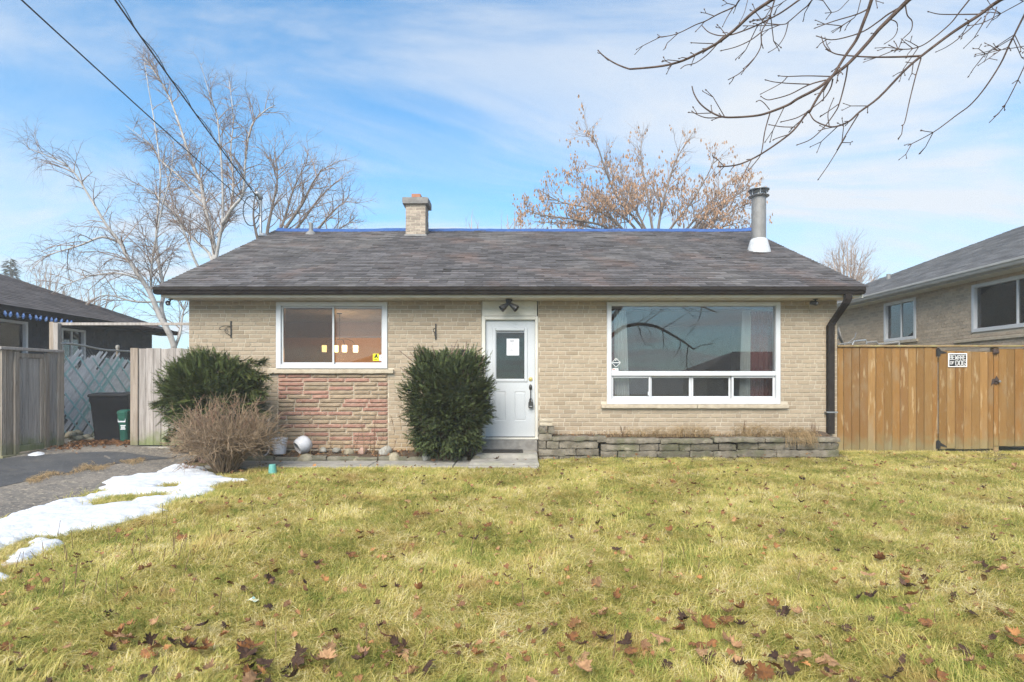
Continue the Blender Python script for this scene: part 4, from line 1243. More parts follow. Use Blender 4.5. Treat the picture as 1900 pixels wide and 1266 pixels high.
M_ = Matrix.Translation((p.x, 9.75, p.z+.125)) @ Vector((.12,-1,.12)).to_track_quat('Z','Y').to_matrix().to_4x4() @ Matrix.Translation((0,0,-.12))
m_ = MB(); hollow(m_, .09, .112, .22, M_, lip=0, th=.006); sharp_smooth(m_.build('shell', MT['darkpot'], e))
m_ = MB(); m_.lathe([(.112,.20),(.124,.202),(.124,.222),(.112,.224)], n=32, M=M_, closed=False); sharp_smooth(m_.build('rim', MT['bucket'], e))
p = gpx(505.5, 881)
e = MB(); e.lathe([(.062,0),(.064,.012),(.058,.016),(.047,.142),(.044,.148),(0,.148)], c=p, n=26); o = sharp_smooth(e.build('plastic_cup', MT['teal'], None)); tag(o, 'teal plastic plant cup standing upside down on the lawn edge', 'cup')
m_ = MB(); p = P(497.5, 845, 9.95); m_.tube([(p.x,9.95,.06),(p.x+.004,9.95,.40),(p.x,9.95,.72)], .024, 10)
MT['flake'] = mk('flaking_white_paint', (0.74,0.73,0.70), (0.16,0.12,0.09), scale=38, lo=.5, hi=.58, rough=.9)
tag(m_.build('garden_stake', MT['flake'], None, smooth=True), 'stake with flaking white paint behind the white bucket', 'stake')

# ------------------------------------------------------------------ stone planter
MT['plstone'] = mk('weathered_planter_stone', (0.20,0.175,0.14), (0.12,0.105,0.082), scale=7, rough=.97, bump=1.0, bscale=35, bdist=.012, rnd='obj', ramt=.22, layers=[((.085,.09,.045), 3, .46, .64, .65), ((.33,.28,.21), 7, .56, .70, .55), ((.05,.045,.038), 14, .55, .68, .65)])
pln = empty('stone_planter', (3, 9.75, 0), 'low mossy stone planter wall in front of the living room window', 'planter')
def plx(px): return (px-CX)*9.74/FPX
def plz(py): return CAMZ-(py-HY)*9.74/FPX
def q4(px): return 960+px/5.588
def q5(px): return 1280+px/5.588
rows = [ # (row z bottom px, top px, list of x breaks)
  (853.5, 846.5, [q4(222), q4(430), q4(620), q4(860)], .02), (846.3, 833, [q4(218), q4(612), q4(852)], 0), (832.8, 818.3, [q4(304), q4(432), q4(845)], 0),
  (849.8, 837.2, [q4(862), q4(1045), q4(1452), q5(0), q5(245), q5(490)], .01), (837, 823.6, [q4(868), q4(1270), q4(1470), q4(1680), q5(10), q5(300), q5(492)], .01),
  (853, 849, [q5(495), q5(900), q5(1300), q5(1550)], .02), (848.8, 835, [q5(497), q5(902), q5(1550)], 0), (834.8, 821.5, [q5(500), q5(712), q5(1115), q5(1470), q5(1552)], .005)]
for zb_, zt_, xs_, dy in rows:
    for a, b in zip(xs_[:-1], xs_[1:]):
        y0_ = 9.74+dy+rng.uniform(-.012,.012)
        rough_part('stone', plx(a)+.003, plx(b)-.003, y0_, y0_+.16, plz(zb_), plz(zt_)-.003, MT['plstone'], pln, amp=.017, r=.016, n=(14,4,5), fr=8)
caps = [(q4(355), q4(870), 810.3, 818, -.03), (q4(820), q4(925), 810, 821.5, -.04), (q4(915), q4(1480), 814.2, 823, -.02), (q4(1480)+.3, q4(1900), 815.2, 823.4, -.02), (q5(0), q5(240), 815.5, 823.2, -.02), (q5(250), q5(775), 812.6, 821.2, -.03), (q5(777), q5(1240), 812.6, 821, -.025), (q5(1240), q5(1558), 812, 821, -.02)]
for a, b, zt_, zb_, dy in caps:
    rough_part('cap_stone', plx(a)+.002, plx(b)-.002, 9.74+dy, 9.97, plz(zb_), plz(zt_), MT['plstone'], pln, amp=.016, r=.016, n=(18,5,4), fr=7)
# end pier beside the door
for a, b, zt_, zb_, nm in ((1000.5,1026.5,777,783.3,'pier_cap'),(1001,1025,783.6,790.6,'pier_stone'),(1000,1012.5,791,804,'pier_stone'),(1017,1028.6,791,804.4,'pier_stone'),(999.5,1024,804.7,818,'pier_stone'),(999.5,1013,818.3,832.6,'pier_stone')):
    rough_part(nm, plx(a), plx(b), 9.73, 10.1 if nm != 'pier_stone' else 9.95, plz(zb_), plz(zt_), MT['sill'] if zt_ < 784 else MT['plstone'], pln, amp=.007, r=.012, n=(5,5,3))
rough_part('stone', plx(q5(1470)), plx(q5(1545)), 9.92, WY-.003, plz(853), plz(821.5), MT['plstone'], pln, amp=.01, r=.014, n=(3,5,5))
sl = MB()
nx, ny = 80, 8; vs = []; fs = []
sx0, sx1 = plx(1012), plx(1553)
for j in range(ny+1):
    for i in range(nx+1):
        x = sx0+(sx1-sx0)*i/nx; y = 9.85+(WY-.002-9.85)*j/ny
        z = .335+.05*sstep(9.9,10.2,y)+.025*mnoise.noise((x*2.5,y*2.5,4))+.012*mnoise.noise((x*9,y*9,4)) + .05*sstep(5.0,5.4,x)*sstep(9.8,9.95,y)
        vs.append((x,y,z))
for j in range(ny):
    for i in range(nx): fs.append((j*(nx+1)+i, j*(nx+1)+i+1, (j+1)*(nx+1)+i+1, (j+1)*(nx+1)+i))
sl.add(vs, fs); sl.build('soil', MT['bed'], pln, smooth=True)

# ------------------------------------------------------------------ stained wooden fence and gate
FYc = 10.42
MT['fencewood'] = mk('stained_fence_board', (0.275,0.15,0.045), (0.20,0.105,0.03), scale=3.2, stretch=(9,9,.7), rough=.8, bump=.4, bscale=14, rnd='obj', ramt=.14, cols=[(.26,.130,.036),(.21,.102,.027),(.235,.132,.045),(.19,.098,.034),(.265,.148,.052),(.22,.115,.034)],
    layers=[((0.16,0.07,0.02), 5, .56, .72, .65, (10,10,1.2)), ((0.40,0.30,0.18), 2.6, .58, .68, .55, (6,6,1.0)), ((0.25,0.20,0.13), 1.3, .52, .70, .5, (2,2,.8)), ((0.10,0.05,0.02), 6, .72, .78, .8, (3,3,3))], zstain=((0.20,0.19,0.10), .10, .42, .6))
MT['railwood'] = mk('weathered_rail', (0.30,0.21,0.11), (0.21,0.145,0.07), scale=6, stretch=(1,9,9), rough=.9, bump=.4, bscale=20, layers=[((.30,.30,.14), 5, .5, .65, .5)])
def fx8(px): return (1540+px/5.064-CX)*FYc/FPX
def fz8(py): return CAMZ+(HY-(630+py/5.064))*FYc/FPX
fence = empty('wooden_fence', (7.4, FYc, .08), 'orange-brown stained board fence beside the brick bungalow', 'fence')
def board(parent, a, b, z0, z1, y, c=.004, lean=0.0):
    m_ = MB(); j = lambda s=.006: rng.uniform(-s, s)
    m_.cbox(a+.003, b-.003, y+j(.006), y+.02+j(.001), z0+j(), z1+j(.004), c)
    return m_.build('board', MT['fencewood'], parent)
bl_ = [70,130,205,280,358,432,510,585,660,737,812,885,963,1015]
for a, b in zip(bl_[:-1], bl_[1:]): board(fence, fx8(a), fx8(b), .06, fz8(72), FYc)
br_ = [1545,1592,1668,1742,1820,1897,1972,2050,2125,2200]
for a, b in zip(br_[:-1], br_[1:]): board(fence, fx8(a), fx8(b), fz8(1005), fz8(88), FYc+.01)
m_ = MB(); m_.cbox(fx8(66), fx8(2220), FYc-.03, FYc+.09, fz8(71), fz8(54), .005); m_.build('top_rail', MT['railwood'], fence)
for pxp in (90, 985, 1575, 2190):
    m_ = MB(); m_.cbox(fx8(pxp)-.045, fx8(pxp)+.045, FYc+.026, FYc+.115, -.1, fz8(74), .005); m_.build('post', MT['railwood'], fence)
for zr in (.35, 1.05, 1.65):
    for a, b in ((72, 1010), (1585, 2200)):
        m_ = MB(); m_.cbox(fx8(a), fx8(b), FYc+.03, FYc+.068, zr, zr+.085, .004); m_.build('rail', MT['railwood'], fence)
gate = empty('wooden_gate', (fx8(1025), FYc, .1), 'stained board gate with black hinges and a dog sign', 'gate')
gb = [1022,1097,1175,1255,1330,1410,1485,1536]
for k, (a, b) in enumerate(zip(gb[:-1], gb[1:])): board(gate, fx8(a), fx8(b), fz8(1028+k*.6), fz8(108+k*1.6), FYc-.004)
for zr in (.30, 1.66):
    m_ = MB(); m_.cbox(fx8(1026), fx8(1532), FYc+.024, FYc+.06, zr, zr+.085, .004); m_.build('rail', MT['railwood'], gate)
for py in (120, 985):
    z = fz8(py)
    m_ = MB(); yy = FYc-.011
    flat(m_, [(fx8(995),z-.075),(fx8(1035),z-.075),(fx8(1035),z-.03),(fx8(1092),z-.02 if py < 500 else z-.055),(fx8(1092),z+.0 if py < 500 else z-.035),(fx8(1035),z+.03),(fx8(1035),z+.05),(fx8(1015),z+.075),(fx8(995),z+.06)], yy, .006)
    m_.tube([(fx8(1016),yy-.004,z-.08),(fx8(1016),yy-.004,z+.07)], .010, 8); m_.build('hinge', MT['black'], gate)
z = fz8(395)
MT['rust'] = mk('rusty_iron', (0.10,0.065,0.05), (0.05,0.04,0.04), scale=30, rough=.8, metallic=.3)
m_ = MB(); yy = FYc-.015
flat(m_, [(fx8(1508),z-.08),(fx8(1532),z-.03),(fx8(1562),z-.05),(fx8(1590),z-.01),(fx8(1580),z+.04),(fx8(1560),z+.10),(fx8(1545),z+.05),(fx8(1520),z+.04)], yy, .006)
m_.tube([(fx8(1540),yy-.012,z+.02),(fx8(1575),yy-.018,z-.005),(fx8(1592),yy-.012,z)], .011, 8); m_.build('latch', MT['rust'], gate)
m_ = MB(); m_.lathe([(0,0),(.02,.004),(.02,.016),(0,.02)], n=14, M=Matrix.Translation((fx8(1578),yy-.02,z)) @ Matrix.Rotation(R(90),4,'X')); m_.build('latch_knob', MT['galv'], gate)
m_ = MB(); m_.cbox(fx8(1522), fx8(1575), yy-.02, yy+.006, fz8(135), fz8(90), .005); m_.tube([(fx8(1530),yy-.03,fz8(125)),(fx8(1572),yy-.03,fz8(118))], .009, 8); m_.build('bolt', MT['rust'], gate)
# sign
sg = empty('warning_sign', (fx8(1192), FYc-.02, fz8(260)), 'black and white BEWARE OF DOG sign fixed to the stained gate', 'sign')
ys = FYc-.022
MT['signwhite'] = mk('sign_white', (.82,.82,.82), rough=.5); MT['signblack'] = mk('sign_black', (.018,.02,.022), rough=.5)
m_ = MB(); m_.cbox(fx8(1103), fx8(1280), ys, ys+.006, fz8(260), fz8(131), .002); m_.build('panel', MT['signwhite'], sg)
m_ = MB(); flat(m_, [(fx8(1112),fz8(252)),(fx8(1271),fz8(252)),(fx8(1271),fz8(139)),(fx8(1112),fz8(139))], ys-.0014); m_.build('field', MT['signblack'], sg)
GL = {'B':["11110","10001","10001","11110","10001","10001","11110"],'E':["11111","10000","10000","11110","10000","10000","11111"],'W':["10001","10001","10001","10101","10101","11011","10001"],
      'A':["01110","10001","10001","11111","10001","10001","10001"],'R':["11110","10001","10001","11110","10100","10010","10001"],'O':["11111","10001","10001","10001","10001","10001","11111"],
      'F':["11111","10000","10000","11110","10000","10000","10000"],'D':["11110","10001","10001","10001","10001","10001","11110"],'G':["11111","10000","10000","10111","10001","10001","11111"]}
def letters(text, x0, x1, z0, z1, y, parent, mat):
    n = len(text); adv = (x1-x0)/n; w = adv*.84; h = z1-z0
    strokes = {'B':[((0,0),(0,1)),((0,1),(.85,1)),((.85,1),(.85,.52)),((0,.52),(1,.52)),((1,.52),(1,0)),((1,0),(0,0))],
     'E':[((0,0),(0,1)),((0,1),(1,1)),((0,.52),(.8,.52)),((0,0),(1,0))], 'W':[((0,1),(.12,0)),((.12,0),(.5,.6)),((.5,.6),(.88,0)),((.88,0),(1,1))],
     'A':[((0,0),(.0,.75)),((0,.75),(.2,1)),((.2,1),(.8,1)),((.8,1),(1,.75)),((1,.75),(1,0)),((0,.42),(1,.42))], 'R':[((0,0),(0,1)),((0,1),(1,1)),((1,1),(1,.5)),((1,.5),(0,.5)),((.45,.5),(1,0))],
     'O':[((0,0),(0,1)),((0,1),(1,1)),((1,1),(1,0)),((1,0),(0,0))], 'F':[((0,0),(0,1)),((0,1),(1,1)),((0,.5),(.8,.5))],
     'D':[((0,0),(0,1)),((0,1),(.75,1)),((.75,1),(1,.78)),((1,.78),(1,.22)),((1,.22),(.75,0)),((.75,0),(0,0))], 'G':[((1,.85),(1,1)),((1,1),(0,1)),((0,1),(0,0)),((0,0),(1,0)),((1,0),(1,.45)),((1,.45),(.5,.45))]}
    for i, ch_ in enumerate(text):
        m_ = MB(); th = w*.165
        ox = x0+adv*i+th/2+(adv-w)/2; ww = w-th; hh = h-th
        for k, ((a,b),(c,d)) in enumerate(strokes[ch_]):
            p0 = Vector((ox+a*ww, z0+th/2+b*hh)); p1 = Vector((ox+c*ww, z0+th/2+d*hh)); t_ = (p1-p0).normalized(); nn = Vector((-t_.y,t_.x))*th/2; p0 = p0-t_*th*.5; p1 = p1+t_*th*.5
            flat(m_, [tuple(p0-nn),tuple(p1-nn),tuple(p1+nn),tuple(p0+nn)], y-.0001*k, .001)
        m_.build('letter', mat, parent)
letters('BEWARE', fx8(1113), fx8(1268), fz8(192), fz8(147), ys-.0032, sg, MT['signwhite'])
letters('OF', fx8(1117), fx8(1160), fz8(234), fz8(207), ys-.0032, sg, MT['signwhite'])
letters('DOG', fx8(1167), fx8(1266), fz8(245), fz8(200), ys-.0032, sg, MT['signwhite'])

# ------------------------------------------------------------------ grey driveway gate: closed half, open half, header beam
MT['greywood'] = mk('silvered_board', (0.36,0.325,0.30), (0.255,0.225,0.205), scale=3, stretch=(9,9,.6), rough=.92, bump=.5, bscale=14, rnd='obj', ramt=.13,
    layers=[((0.12,0.10,0.09), 5, .62, .72, .7, (6,6,1.4)), ((0.44,0.41,0.39), 4, .55, .7, .5, (9,9,.6)), ((0.06,0.05,0.045), 8, .74, .79, .9, (2.5,2.5,2.5))], zstain=((0.12,0.16,0.035), .14, .50, .75))
MT['greywood2'] = mk('weathered_brown_board', (0.36,0.30,0.245), (0.25,0.20,0.16), scale=3, stretch=(9,9,.6), rough=.92, bump=.5, bscale=14, rnd='obj', ramt=.14,
    layers=[((0.11,0.08,0.06), 5, .60, .72, .7, (6,6,1.2)), ((0.47,0.44,0.40), 3, .55, .7, .55, (8,8,.6)), ((0.05,0.04,0.035), 8, .74, .79, .9, (2.5,2.5,2.5))], zstain=((0.14,0.155,0.06), .16, .45, .6))
GY = 10.52
def gx1(px): return (px/2.638-CX)*GY/FPX
def gz1(py): return CAMZ+(HY-(420+py/2.638))*GY/FPX
cg = empty('closed_gate_leaf', ((gx1(640)+gx1(925))/2, GY, .15), 'closed silver-grey board gate leaf against the house corner', 'gate')
gbx = [640,678,714,750,787,823,860,895,922]
for k, (a, b) in enumerate(zip(gbx[:-1], gbx[1:])):
    m_ = MB(); m_.cbox(gx1(a)+.002, gx1(b)-.002, GY+rng.uniform(-.008,.008)-(.02 if k == 0 else 0), GY+.022, gz1(1072), gz1(598)+rng.uniform(-.008,.006), .004); m_.build('board', MT['greywood2' if k == 0 else 'greywood'], cg)
for zr in (.35, 1.0, 1.62):
    m_ = MB(); m_.cbox(gx1(645), gx1(920), GY+.024, GY+.062, zr, zr+.085, .004); m_.build('rail', MT['greywood2'], cg)
m_ = MB(); m_.cbox(gx1(400), gx1(850), GY-.10, GY+.06, .05, gz1(1078), .01); tag(m_.build('gate_kerb', MT['concrete'], None), 'low concrete strip across the driveway under the grey gate', 'kerb')
bm_ = empty('gate_header', (gx1(250), GY+.12, 0), 'grey timber post and header beam over the driveway gate', 'beam')
ph = CAMZ+(HY-598)*(GY+.12)/FPX
def hx(px): return (px-CX)*(GY+.12)/FPX
m_ = MB(); m_.cbox(hx(94.8), hx(103), GY+.07, GY+.16, 0.0, ph, .005); m_.build('post', MT['greywood2'], bm_)
m_ = MB(); m_.cbox(hx(103.6), hx(112.5), GY+.05, GY+.14, 0.0, ph-.02, .005); m_.build('post', MT['greywood'], bm_)
m_ = MB(); m_.cbox(hx(104), XL-.002, GY+.142, GY+.18, ph-.055, ph-.005, .004); m_.build('beam', MT['greywood'], bm_)
# open leaf, swung out towards the drive
A = Vector((-8.22, 9.40, 0)); B = Vector((-8.09, 10.50, 0))
D = (B-A).normalized(); glen = (B-A).length
og = empty('open_gate_leaf', A, 'open weathered board gate leaf with an inset framed panel', 'gate')
Mg = Matrix(((D.x, -D.y, 0, A.x), (D.y, D.x, 0, A.y), (0, 0, 1, 0), (0, 0, 0, 1)))     # local x along the leaf, local -y faces the drive (+X world)
Mg = Matrix(((D.x, -D.y, 0, A.x), (D.y, D.x, 0, A.y), (0, 0, 1, 0), (0, 0, 0, 1)))
def gl(u0, u1, y0, y1, z0, z1, mat, nm, zs0=None):
    m_ = MB(); m_.cbox(u0, u1, y0, y1, z0, z1, .005, M=Mg); return m_.build(nm, MT[mat], og)
# u position seen at photo column
def gu(px):
    t = (px-CX)/FPX     # ray x = t*y ; A.x+D.x*u = t*(A.y+D.y*u)
    return (t*A.y-A.x)/(D.x-t*D.y)
def c7(px): return gu(px/5.277)
g0 = .02
zb = lambda u: gz(-8.15, A.y+D.y*u)+.02
ztp = 1.86
cols7 = [(8,68),(70,130)]
us = [(c7(20), c7(75)), (c7(76), c7(138))]
for a, b in us: gl(a, b-.004, .012, .034, zb(a)+.01, ztp-.03, 'greywood2', 'board')
gl(c7(138), c7(185), -.018, .034, zb(.2)+.0, ztp-.05, 'greywood2', 'stile')
gl(c7(432), c7(478), -.018, .034, zb(.6)+.02, ztp-.05, 'greywood2', 'stile')
for a, b in ((185,232),(232,292),(292,345),(345,395),(395,432)): gl(c7(a), c7(b)-.003, .018, .036, zb(.5)+.12, ztp-.15, 'greywood', 'board')
gl(c7(186), c7(431), -.004, .034, ztp-.145, ztp-.07, 'greywood2', 'panel_rail'); gl(c7(186), c7(431), -.008, .034, zb(.4)+.02, zb(.4)+.13, 'greywood', 'panel_rail')
gl(c7(395), c7(431), -.004, .0165, zb(.5)+.131, ztp-.147, 'greywood2', 'panel_stile')
for a, b in ((478,525),(525,565),(565,628)): gl(c7(a), c7(b)-.004, .010 if a != 565 else -.01, .034, zb(.8)+.02, ztp-.03, 'greywood' if a != 565 else 'greywood2', 'board')
gl(c7(-6), glen, -.035, .06, ztp-.029, ztp+.02, 'greywood', 'top_rail')
gl(c7(8), glen, -.03, .05, zb(.1)-.03, zb(.1)+.012, 'greywood2', 'bottom_rail')

# chain-link fence along the boundary, threaded with teal and white slats
LX = -8.52
cl = empty('chain_link_fence', (LX, 12.5, .1), 'chain link fence threaded with teal and white slats behind the bins', 'fence')
ly0, ly1, lz0 = 10.95, 14.6, .14
def ltop(y): return 2.04-.03*(y-10.95)+.02*math.sin(y*4)
MT['slatwhite'] = mk('white_vinyl_slat', (.74,.76,.80), (.60,.61,.66), scale=9, rough=.5, rnd='obj', ramt=.12); MT['slatteal'] = mk('teal_vinyl_slat', (.30,.54,.57), (.42,.66,.69), scale=9, rough=.5, rnd='obj', ramt=.14)
def strip(y, dirn, w, xo, mat, lo=0.0, hi=1.0):
    """45 degree slat starting at the bottom at y"""
    H = 1.9; p0 = Vector((y+dirn*H*lo, lz0+H*lo)); p1 = Vector((y+dirn*H*hi, lz0+H*hi))
    # clip to the fence span
    pts = []
    for k in range(9):
        q = p0.lerp(p1, k/8)
        if ly0 <= q.x <= ly1 and q.y <= ltop(q.x)-.02: pts.append(q)
    if len(pts) < 2: return
    m_ = MB(); t_ = (pts[-1]-pts[0]).normalized(); nn = Vector((-t_.y,t_.x))*w/2
    vs = []; a, b = pts[0], pts[-1]
    for xo2 in (xo, xo+.003):
        for q in (a-nn, b-nn, b+nn, a+nn): vs.append((LX+xo2, q.x, q.y))
    m_.add(vs, [(0,1,2,3),(7,6,5,4),(0,4,5,1),(1,5,6,2),(2,6,7,3),(3,7,4,0)])
    m_.build('slat', mat, cl)
y = ly0-1.9
while y < 13.4:
    strip(y, 1, .044, .012, MT['slatteal'] if rng.random() < .16 else MT['slatwhite'], rng.choice([0,0,0,.06,.2]), rng.choice([1,1,1,.95,.75])); y += .066
y = ly0
while y < ly1+1.9:
    strip(y, -1, .035, .020, MT['slatteal']); y += .36
tb = Tubes()
for dirn in (1, -1):
    y = ly0-2.0 if dirn > 0 else ly0
    while y < (ly1 if dirn > 0 else ly1+2.0):
        a = y; pts = []
        for k in range(13):
            yy = y+dirn*1.88*k/12; zz2 = lz0+1.88*k/12
            if ly0 <= yy <= ly1 and zz2 <= ltop(yy): pts.append((LX+.006*math.sin(k*1.7), yy, zz2))
        if len(pts) > 2: tb.add(pts, [.0022]*len(pts), 3)
        y += .085
wm = tb.build('wire_mesh', MT['galv'], cl)
m_ = MB(); m_.tube([(LX,y_,ltop(y_)) for y_ in np.linspace(ly0, ly1, 12)], .02, 8); m_.build('top_rail', MT['galv'], cl, smooth=True)
MT['postgrey'] = mk('weathered_steel_post', (.30,.29,.27), (.22,.18,.14), scale=9, rough=.7, metallic=.3)
for yp in (11.0, 12.62, 14.55):
    m_ = MB(); m_.tube([(LX-.02,yp,0),(LX-.02,yp,ltop(yp)+.06)], .035, 12); m_.lathe([(.04,0),(.045,.02),(.035,.06),(0,.075)], c=(LX-.02,yp,ltop(yp)+.05), n=14); sharp_smooth(m_.build('post', MT['postgrey'], cl))

# bins
MT['binblack'] = mk('charcoal_bin_plastic', (.012,.0125,.015), (.018,.0185,.021), scale=4, rough=.6, spec=.25); MT['bingreen'] = mk('green_bin_plastic', (.012,.075,.055), (.018,.10,.07), scale=4, rough=.5, spec=.4)
MT['label'] = mk('paper_label', (.62,.68,.55), (.30,.50,.25), scale=30, rough=.7)
def bin_(x, y, z, w, d, h, rz, mat, label, lidh=.09):
    e = empty('wheelie_bin', (x, y, z), label, 'bin'); M_ = Matrix.Translation((x,y,z)) @ Matrix.Rotation(rz, 4, 'Z')
    m_ = MB(); k = .78
    def ring(s, zz, n=.03):
        a, b = w/2*s, d/2*s; c = n
        return [(-a+c,-b,zz),(a-c,-b,zz),(a,-b+c,zz),(a,b-c,zz),(a-c,b,zz),(-a+c,b,zz),(-a,b-c,zz),(-a,-b+c,zz)]
    rs = [ring(k,.0),ring(k,.03),ring(.80,.2),ring(.95,h-.16),ring(1.02,h-.10),ring(1.03,h-.03)]
    vs = [M_ @ Vector(p) for r_ in rs for p in r_]; fs = []
    for i in range(len(rs)-1):
        for q in range(8): fs.append((i*8+q,i*8+(q+1)%8,i*8+8+(q+1)%8,i*8+8+q))
    fs += [tuple(range(7,-1,-1)), tuple(range(len(rs)*8-8,len(rs)*8))]
    m_.add(vs, fs); sharp_smooth(m_.build('body', MT[mat], e), 25)
    m_ = MB(); rs = [ring(1.07,h-.028),ring(1.09,h+.0),ring(1.05,h+.03),ring(.7,h+.055)]
    vs = [M_ @ Vector(p) for r_ in rs for p in r_]; fs = []
    for i in range(3):
        for q in range(8): fs.append((i*8+q,i*8+(q+1)%8,i*8+8+(q+1)%8,i*8+8+q))
    fs += [tuple(range(7,-1,-1)), tuple(range(24,32))]
    m_.add(vs, fs); m_.box(-w*.3, w*.3, d*.50, d*.60, h-.05, h+.02, M_); sharp_smooth(m_.build('lid', MT[mat], e), 25)
    for s in (-1, 1):
        Mw = M_ @ Matrix.Translation((s*w*.42, d*.42, .10)) @ Matrix.Rotation(R(90), 4, 'Y')
        m_ = MB(); m_.lathe([(.02,-.03),(.09,-.03),(.10,-.02),(.10,.02),(.09,.03),(.02,.03)], n=20, M=Mw); sharp_smooth(m_.build('wheel', MT['black'], e))
    return e, M_
zb_ = .15
e, Mb = bin_(-7.86, 11.45, zb_, .56, .66, .90, R(-62), 'binblack', 'large charcoal wheelie bin with a small paper label beside the rock pile')
m_ = MB(); flatv = [(.06,-.325,.70),(.20,-.325,.70),(.20,-.332,.80),(.06,-.332,.80)]; m_.box(.05,.18,-.318,-.308,.70,.80, Mb); m_.build('label', MT['label'], e)
e, Mb2 = bin_(-7.33, 11.62, zb_, .56, .62, .92, R(-12), 'binblack', 'second charcoal wheelie bin behind the small green bin')
e, Mb3 = bin_(-7.36, 11.14, zb_, .19, .30, .58, R(-4), 'bingreen', 'small narrow green bin in front of the charcoal bins')
m_ = MB(); m_.box(-.075,.075,-.1435,-.139,.40,.49, Mb3); m_.build('label', MT['stgrey'], e)
m_ = MB()
for a,b,c,d in ((-.03,.075,.33,.345),(-.02,.06,.30,.318),(-.02,.07,.28,.290),(-.03,.07,.262,.272)): m_.box(a,b,-.1375,-.132,c,d, Mb3)
m_.build('print', MT['stwhite'], e)
# rubble heap beside the bins
for k in range(9):
    a, b = rng.uniform(126, 168), rng.uniform(795, 822)
    Yr = 11.15+rng.uniform(-.1,.25); s = rng.uniform(.07,.13)
    x = (a-CX)*Yr/FPX
    rock('rock', (x, Yr, .16+max(0,(815-b))*.008), (s*1.2, s, s*.75), k*1.7, MT['rock_tan' if k % 3 else 'rock_grey'], 'broken tan stone in the rubble heap beside the bins' if k % 3 else 'grey stone in the rubble heap beside the bins', 2)
for o in col.objects:
    if o.name.startswith('rock') and 'rubble' in o.get('label', ''): o['group'] = 'stones of the rubble heap'

# ================================================================== neighbouring houses
MT['nbrick'] = mk('neighbour_brick', (0.46,0.375,0.285), (0.39,0.315,0.235), scale=18, rough=.9, bump=.3, bscale=120, rnd='attr', ramt=.13, layers=[((.26,.21,.16), .7, .5, .75, .4)])
MT['nroof'] = mk('neighbour_shingle', (0.15,0.15,0.155), (0.115,0.115,0.12), scale=6, rough=.95, bump=.5, bscale=200, rnd='attr', ramt=.25, layers=[((.20,.195,.19), .6, .5, .72, .5)])
MT['alum'] = mk('grey_aluminium', (.40,.395,.385), (.34,.335,.33), scale=4, rough=.5)
MT['darkstucco'] = mk('charcoal_painted_brick', (.052,.056,.068), (.042,.046,.056), scale=4, rough=.75, bump=.5, bscale=50)
MT['lroof'] = mk('brown_grey_shingle', (0.10,0.09,0.09), (0.07,0.063,0.065), scale=6, rough=.95, bump=.5, bscale=200, rnd='attr', ramt=.22, layers=[((.14,.12,.11), .7, .5, .72, .5)])
MT['room_black'] = mk('dim_room', (.05,.048,.047), rough=.9)
MT['nglass'] = glass_mat('neighbour_glass', refl=.13, tint=(.8,.8,.8))

def hip_roof(parent, xa, xb, ya, yb, ze, slope, mat, row=.14, tab=.31, side_rows=True):
    """hip roof over the rectangle; the slope facing the lot is laid in tabbed courses"""
    run = (xb-xa)/2; xm = (xa+xb)/2; zr = ze+run*slope
    ry0, ry1 = ya+run, yb-run
    m_ = MB()
    m_.add([(xa,ya,ze),(xb,ya,ze),(xb,yb,ze),(xa,yb,ze),(xm,ry0,zr),(xm,ry1,zr)], [(0,1,4),(1,2,5,4),(2,3,5),(3,0,4,5),(0,3,2,1)])
    m_.build('roof_deck', MT[mat], parent)
    return xm, ry0, ry1, zr

def lay_courses(parent, eave0, eave1, up, slope_len, expo, tabw, mat, left_in, right_in, name='shingle_courses'):
    """tabbed courses on a trapezoid: eave0->eave1, 'up' the unit vector up the slope, insets per metre of slope at each end"""
    e = eave1-eave0; L = e.length; t_ = e/L; n_ = t_.cross(up); n_ = n_ if n_.z > 0 else -n_
    V = []; F = []; Q = []
    k = 0; s = 0.0
    while s < slope_len-.02:
        a = left_in*s; b = L-right_in*s
        x = a-(tabw/2 if k % 2 else 0)
        while x < b:
            x0 = max(x, a)+.002; x1 = min(x+tabw, b)-.002
            if x1-x0 > .03:
                h0, h1 = .012+rng.uniform(0,.006), .012+rng.uniform(0,.006)
                o = eave0+up*s
                p = [o+t_*x0+n_*h0, o+t_*x1+n_*h1, o+t_*x1+up*(expo*1.3)+n_*.004, o+t_*x0+up*(expo*1.3)+n_*.004, o+t_*x0+n_*.001, o+t_*x1+n_*.001]
                q = len(V); V += [tuple(v) for v in p]; Q += [rng.random()]*6; F += [(q,q+1,q+2,q+3),(q+4,q+5,q+1,q)]
            x += tabw
        s += expo; k += 1
    o = link(name, np_mesh(name, V, F, MT[mat], Q), parent); o['kind'] = 'stuff'

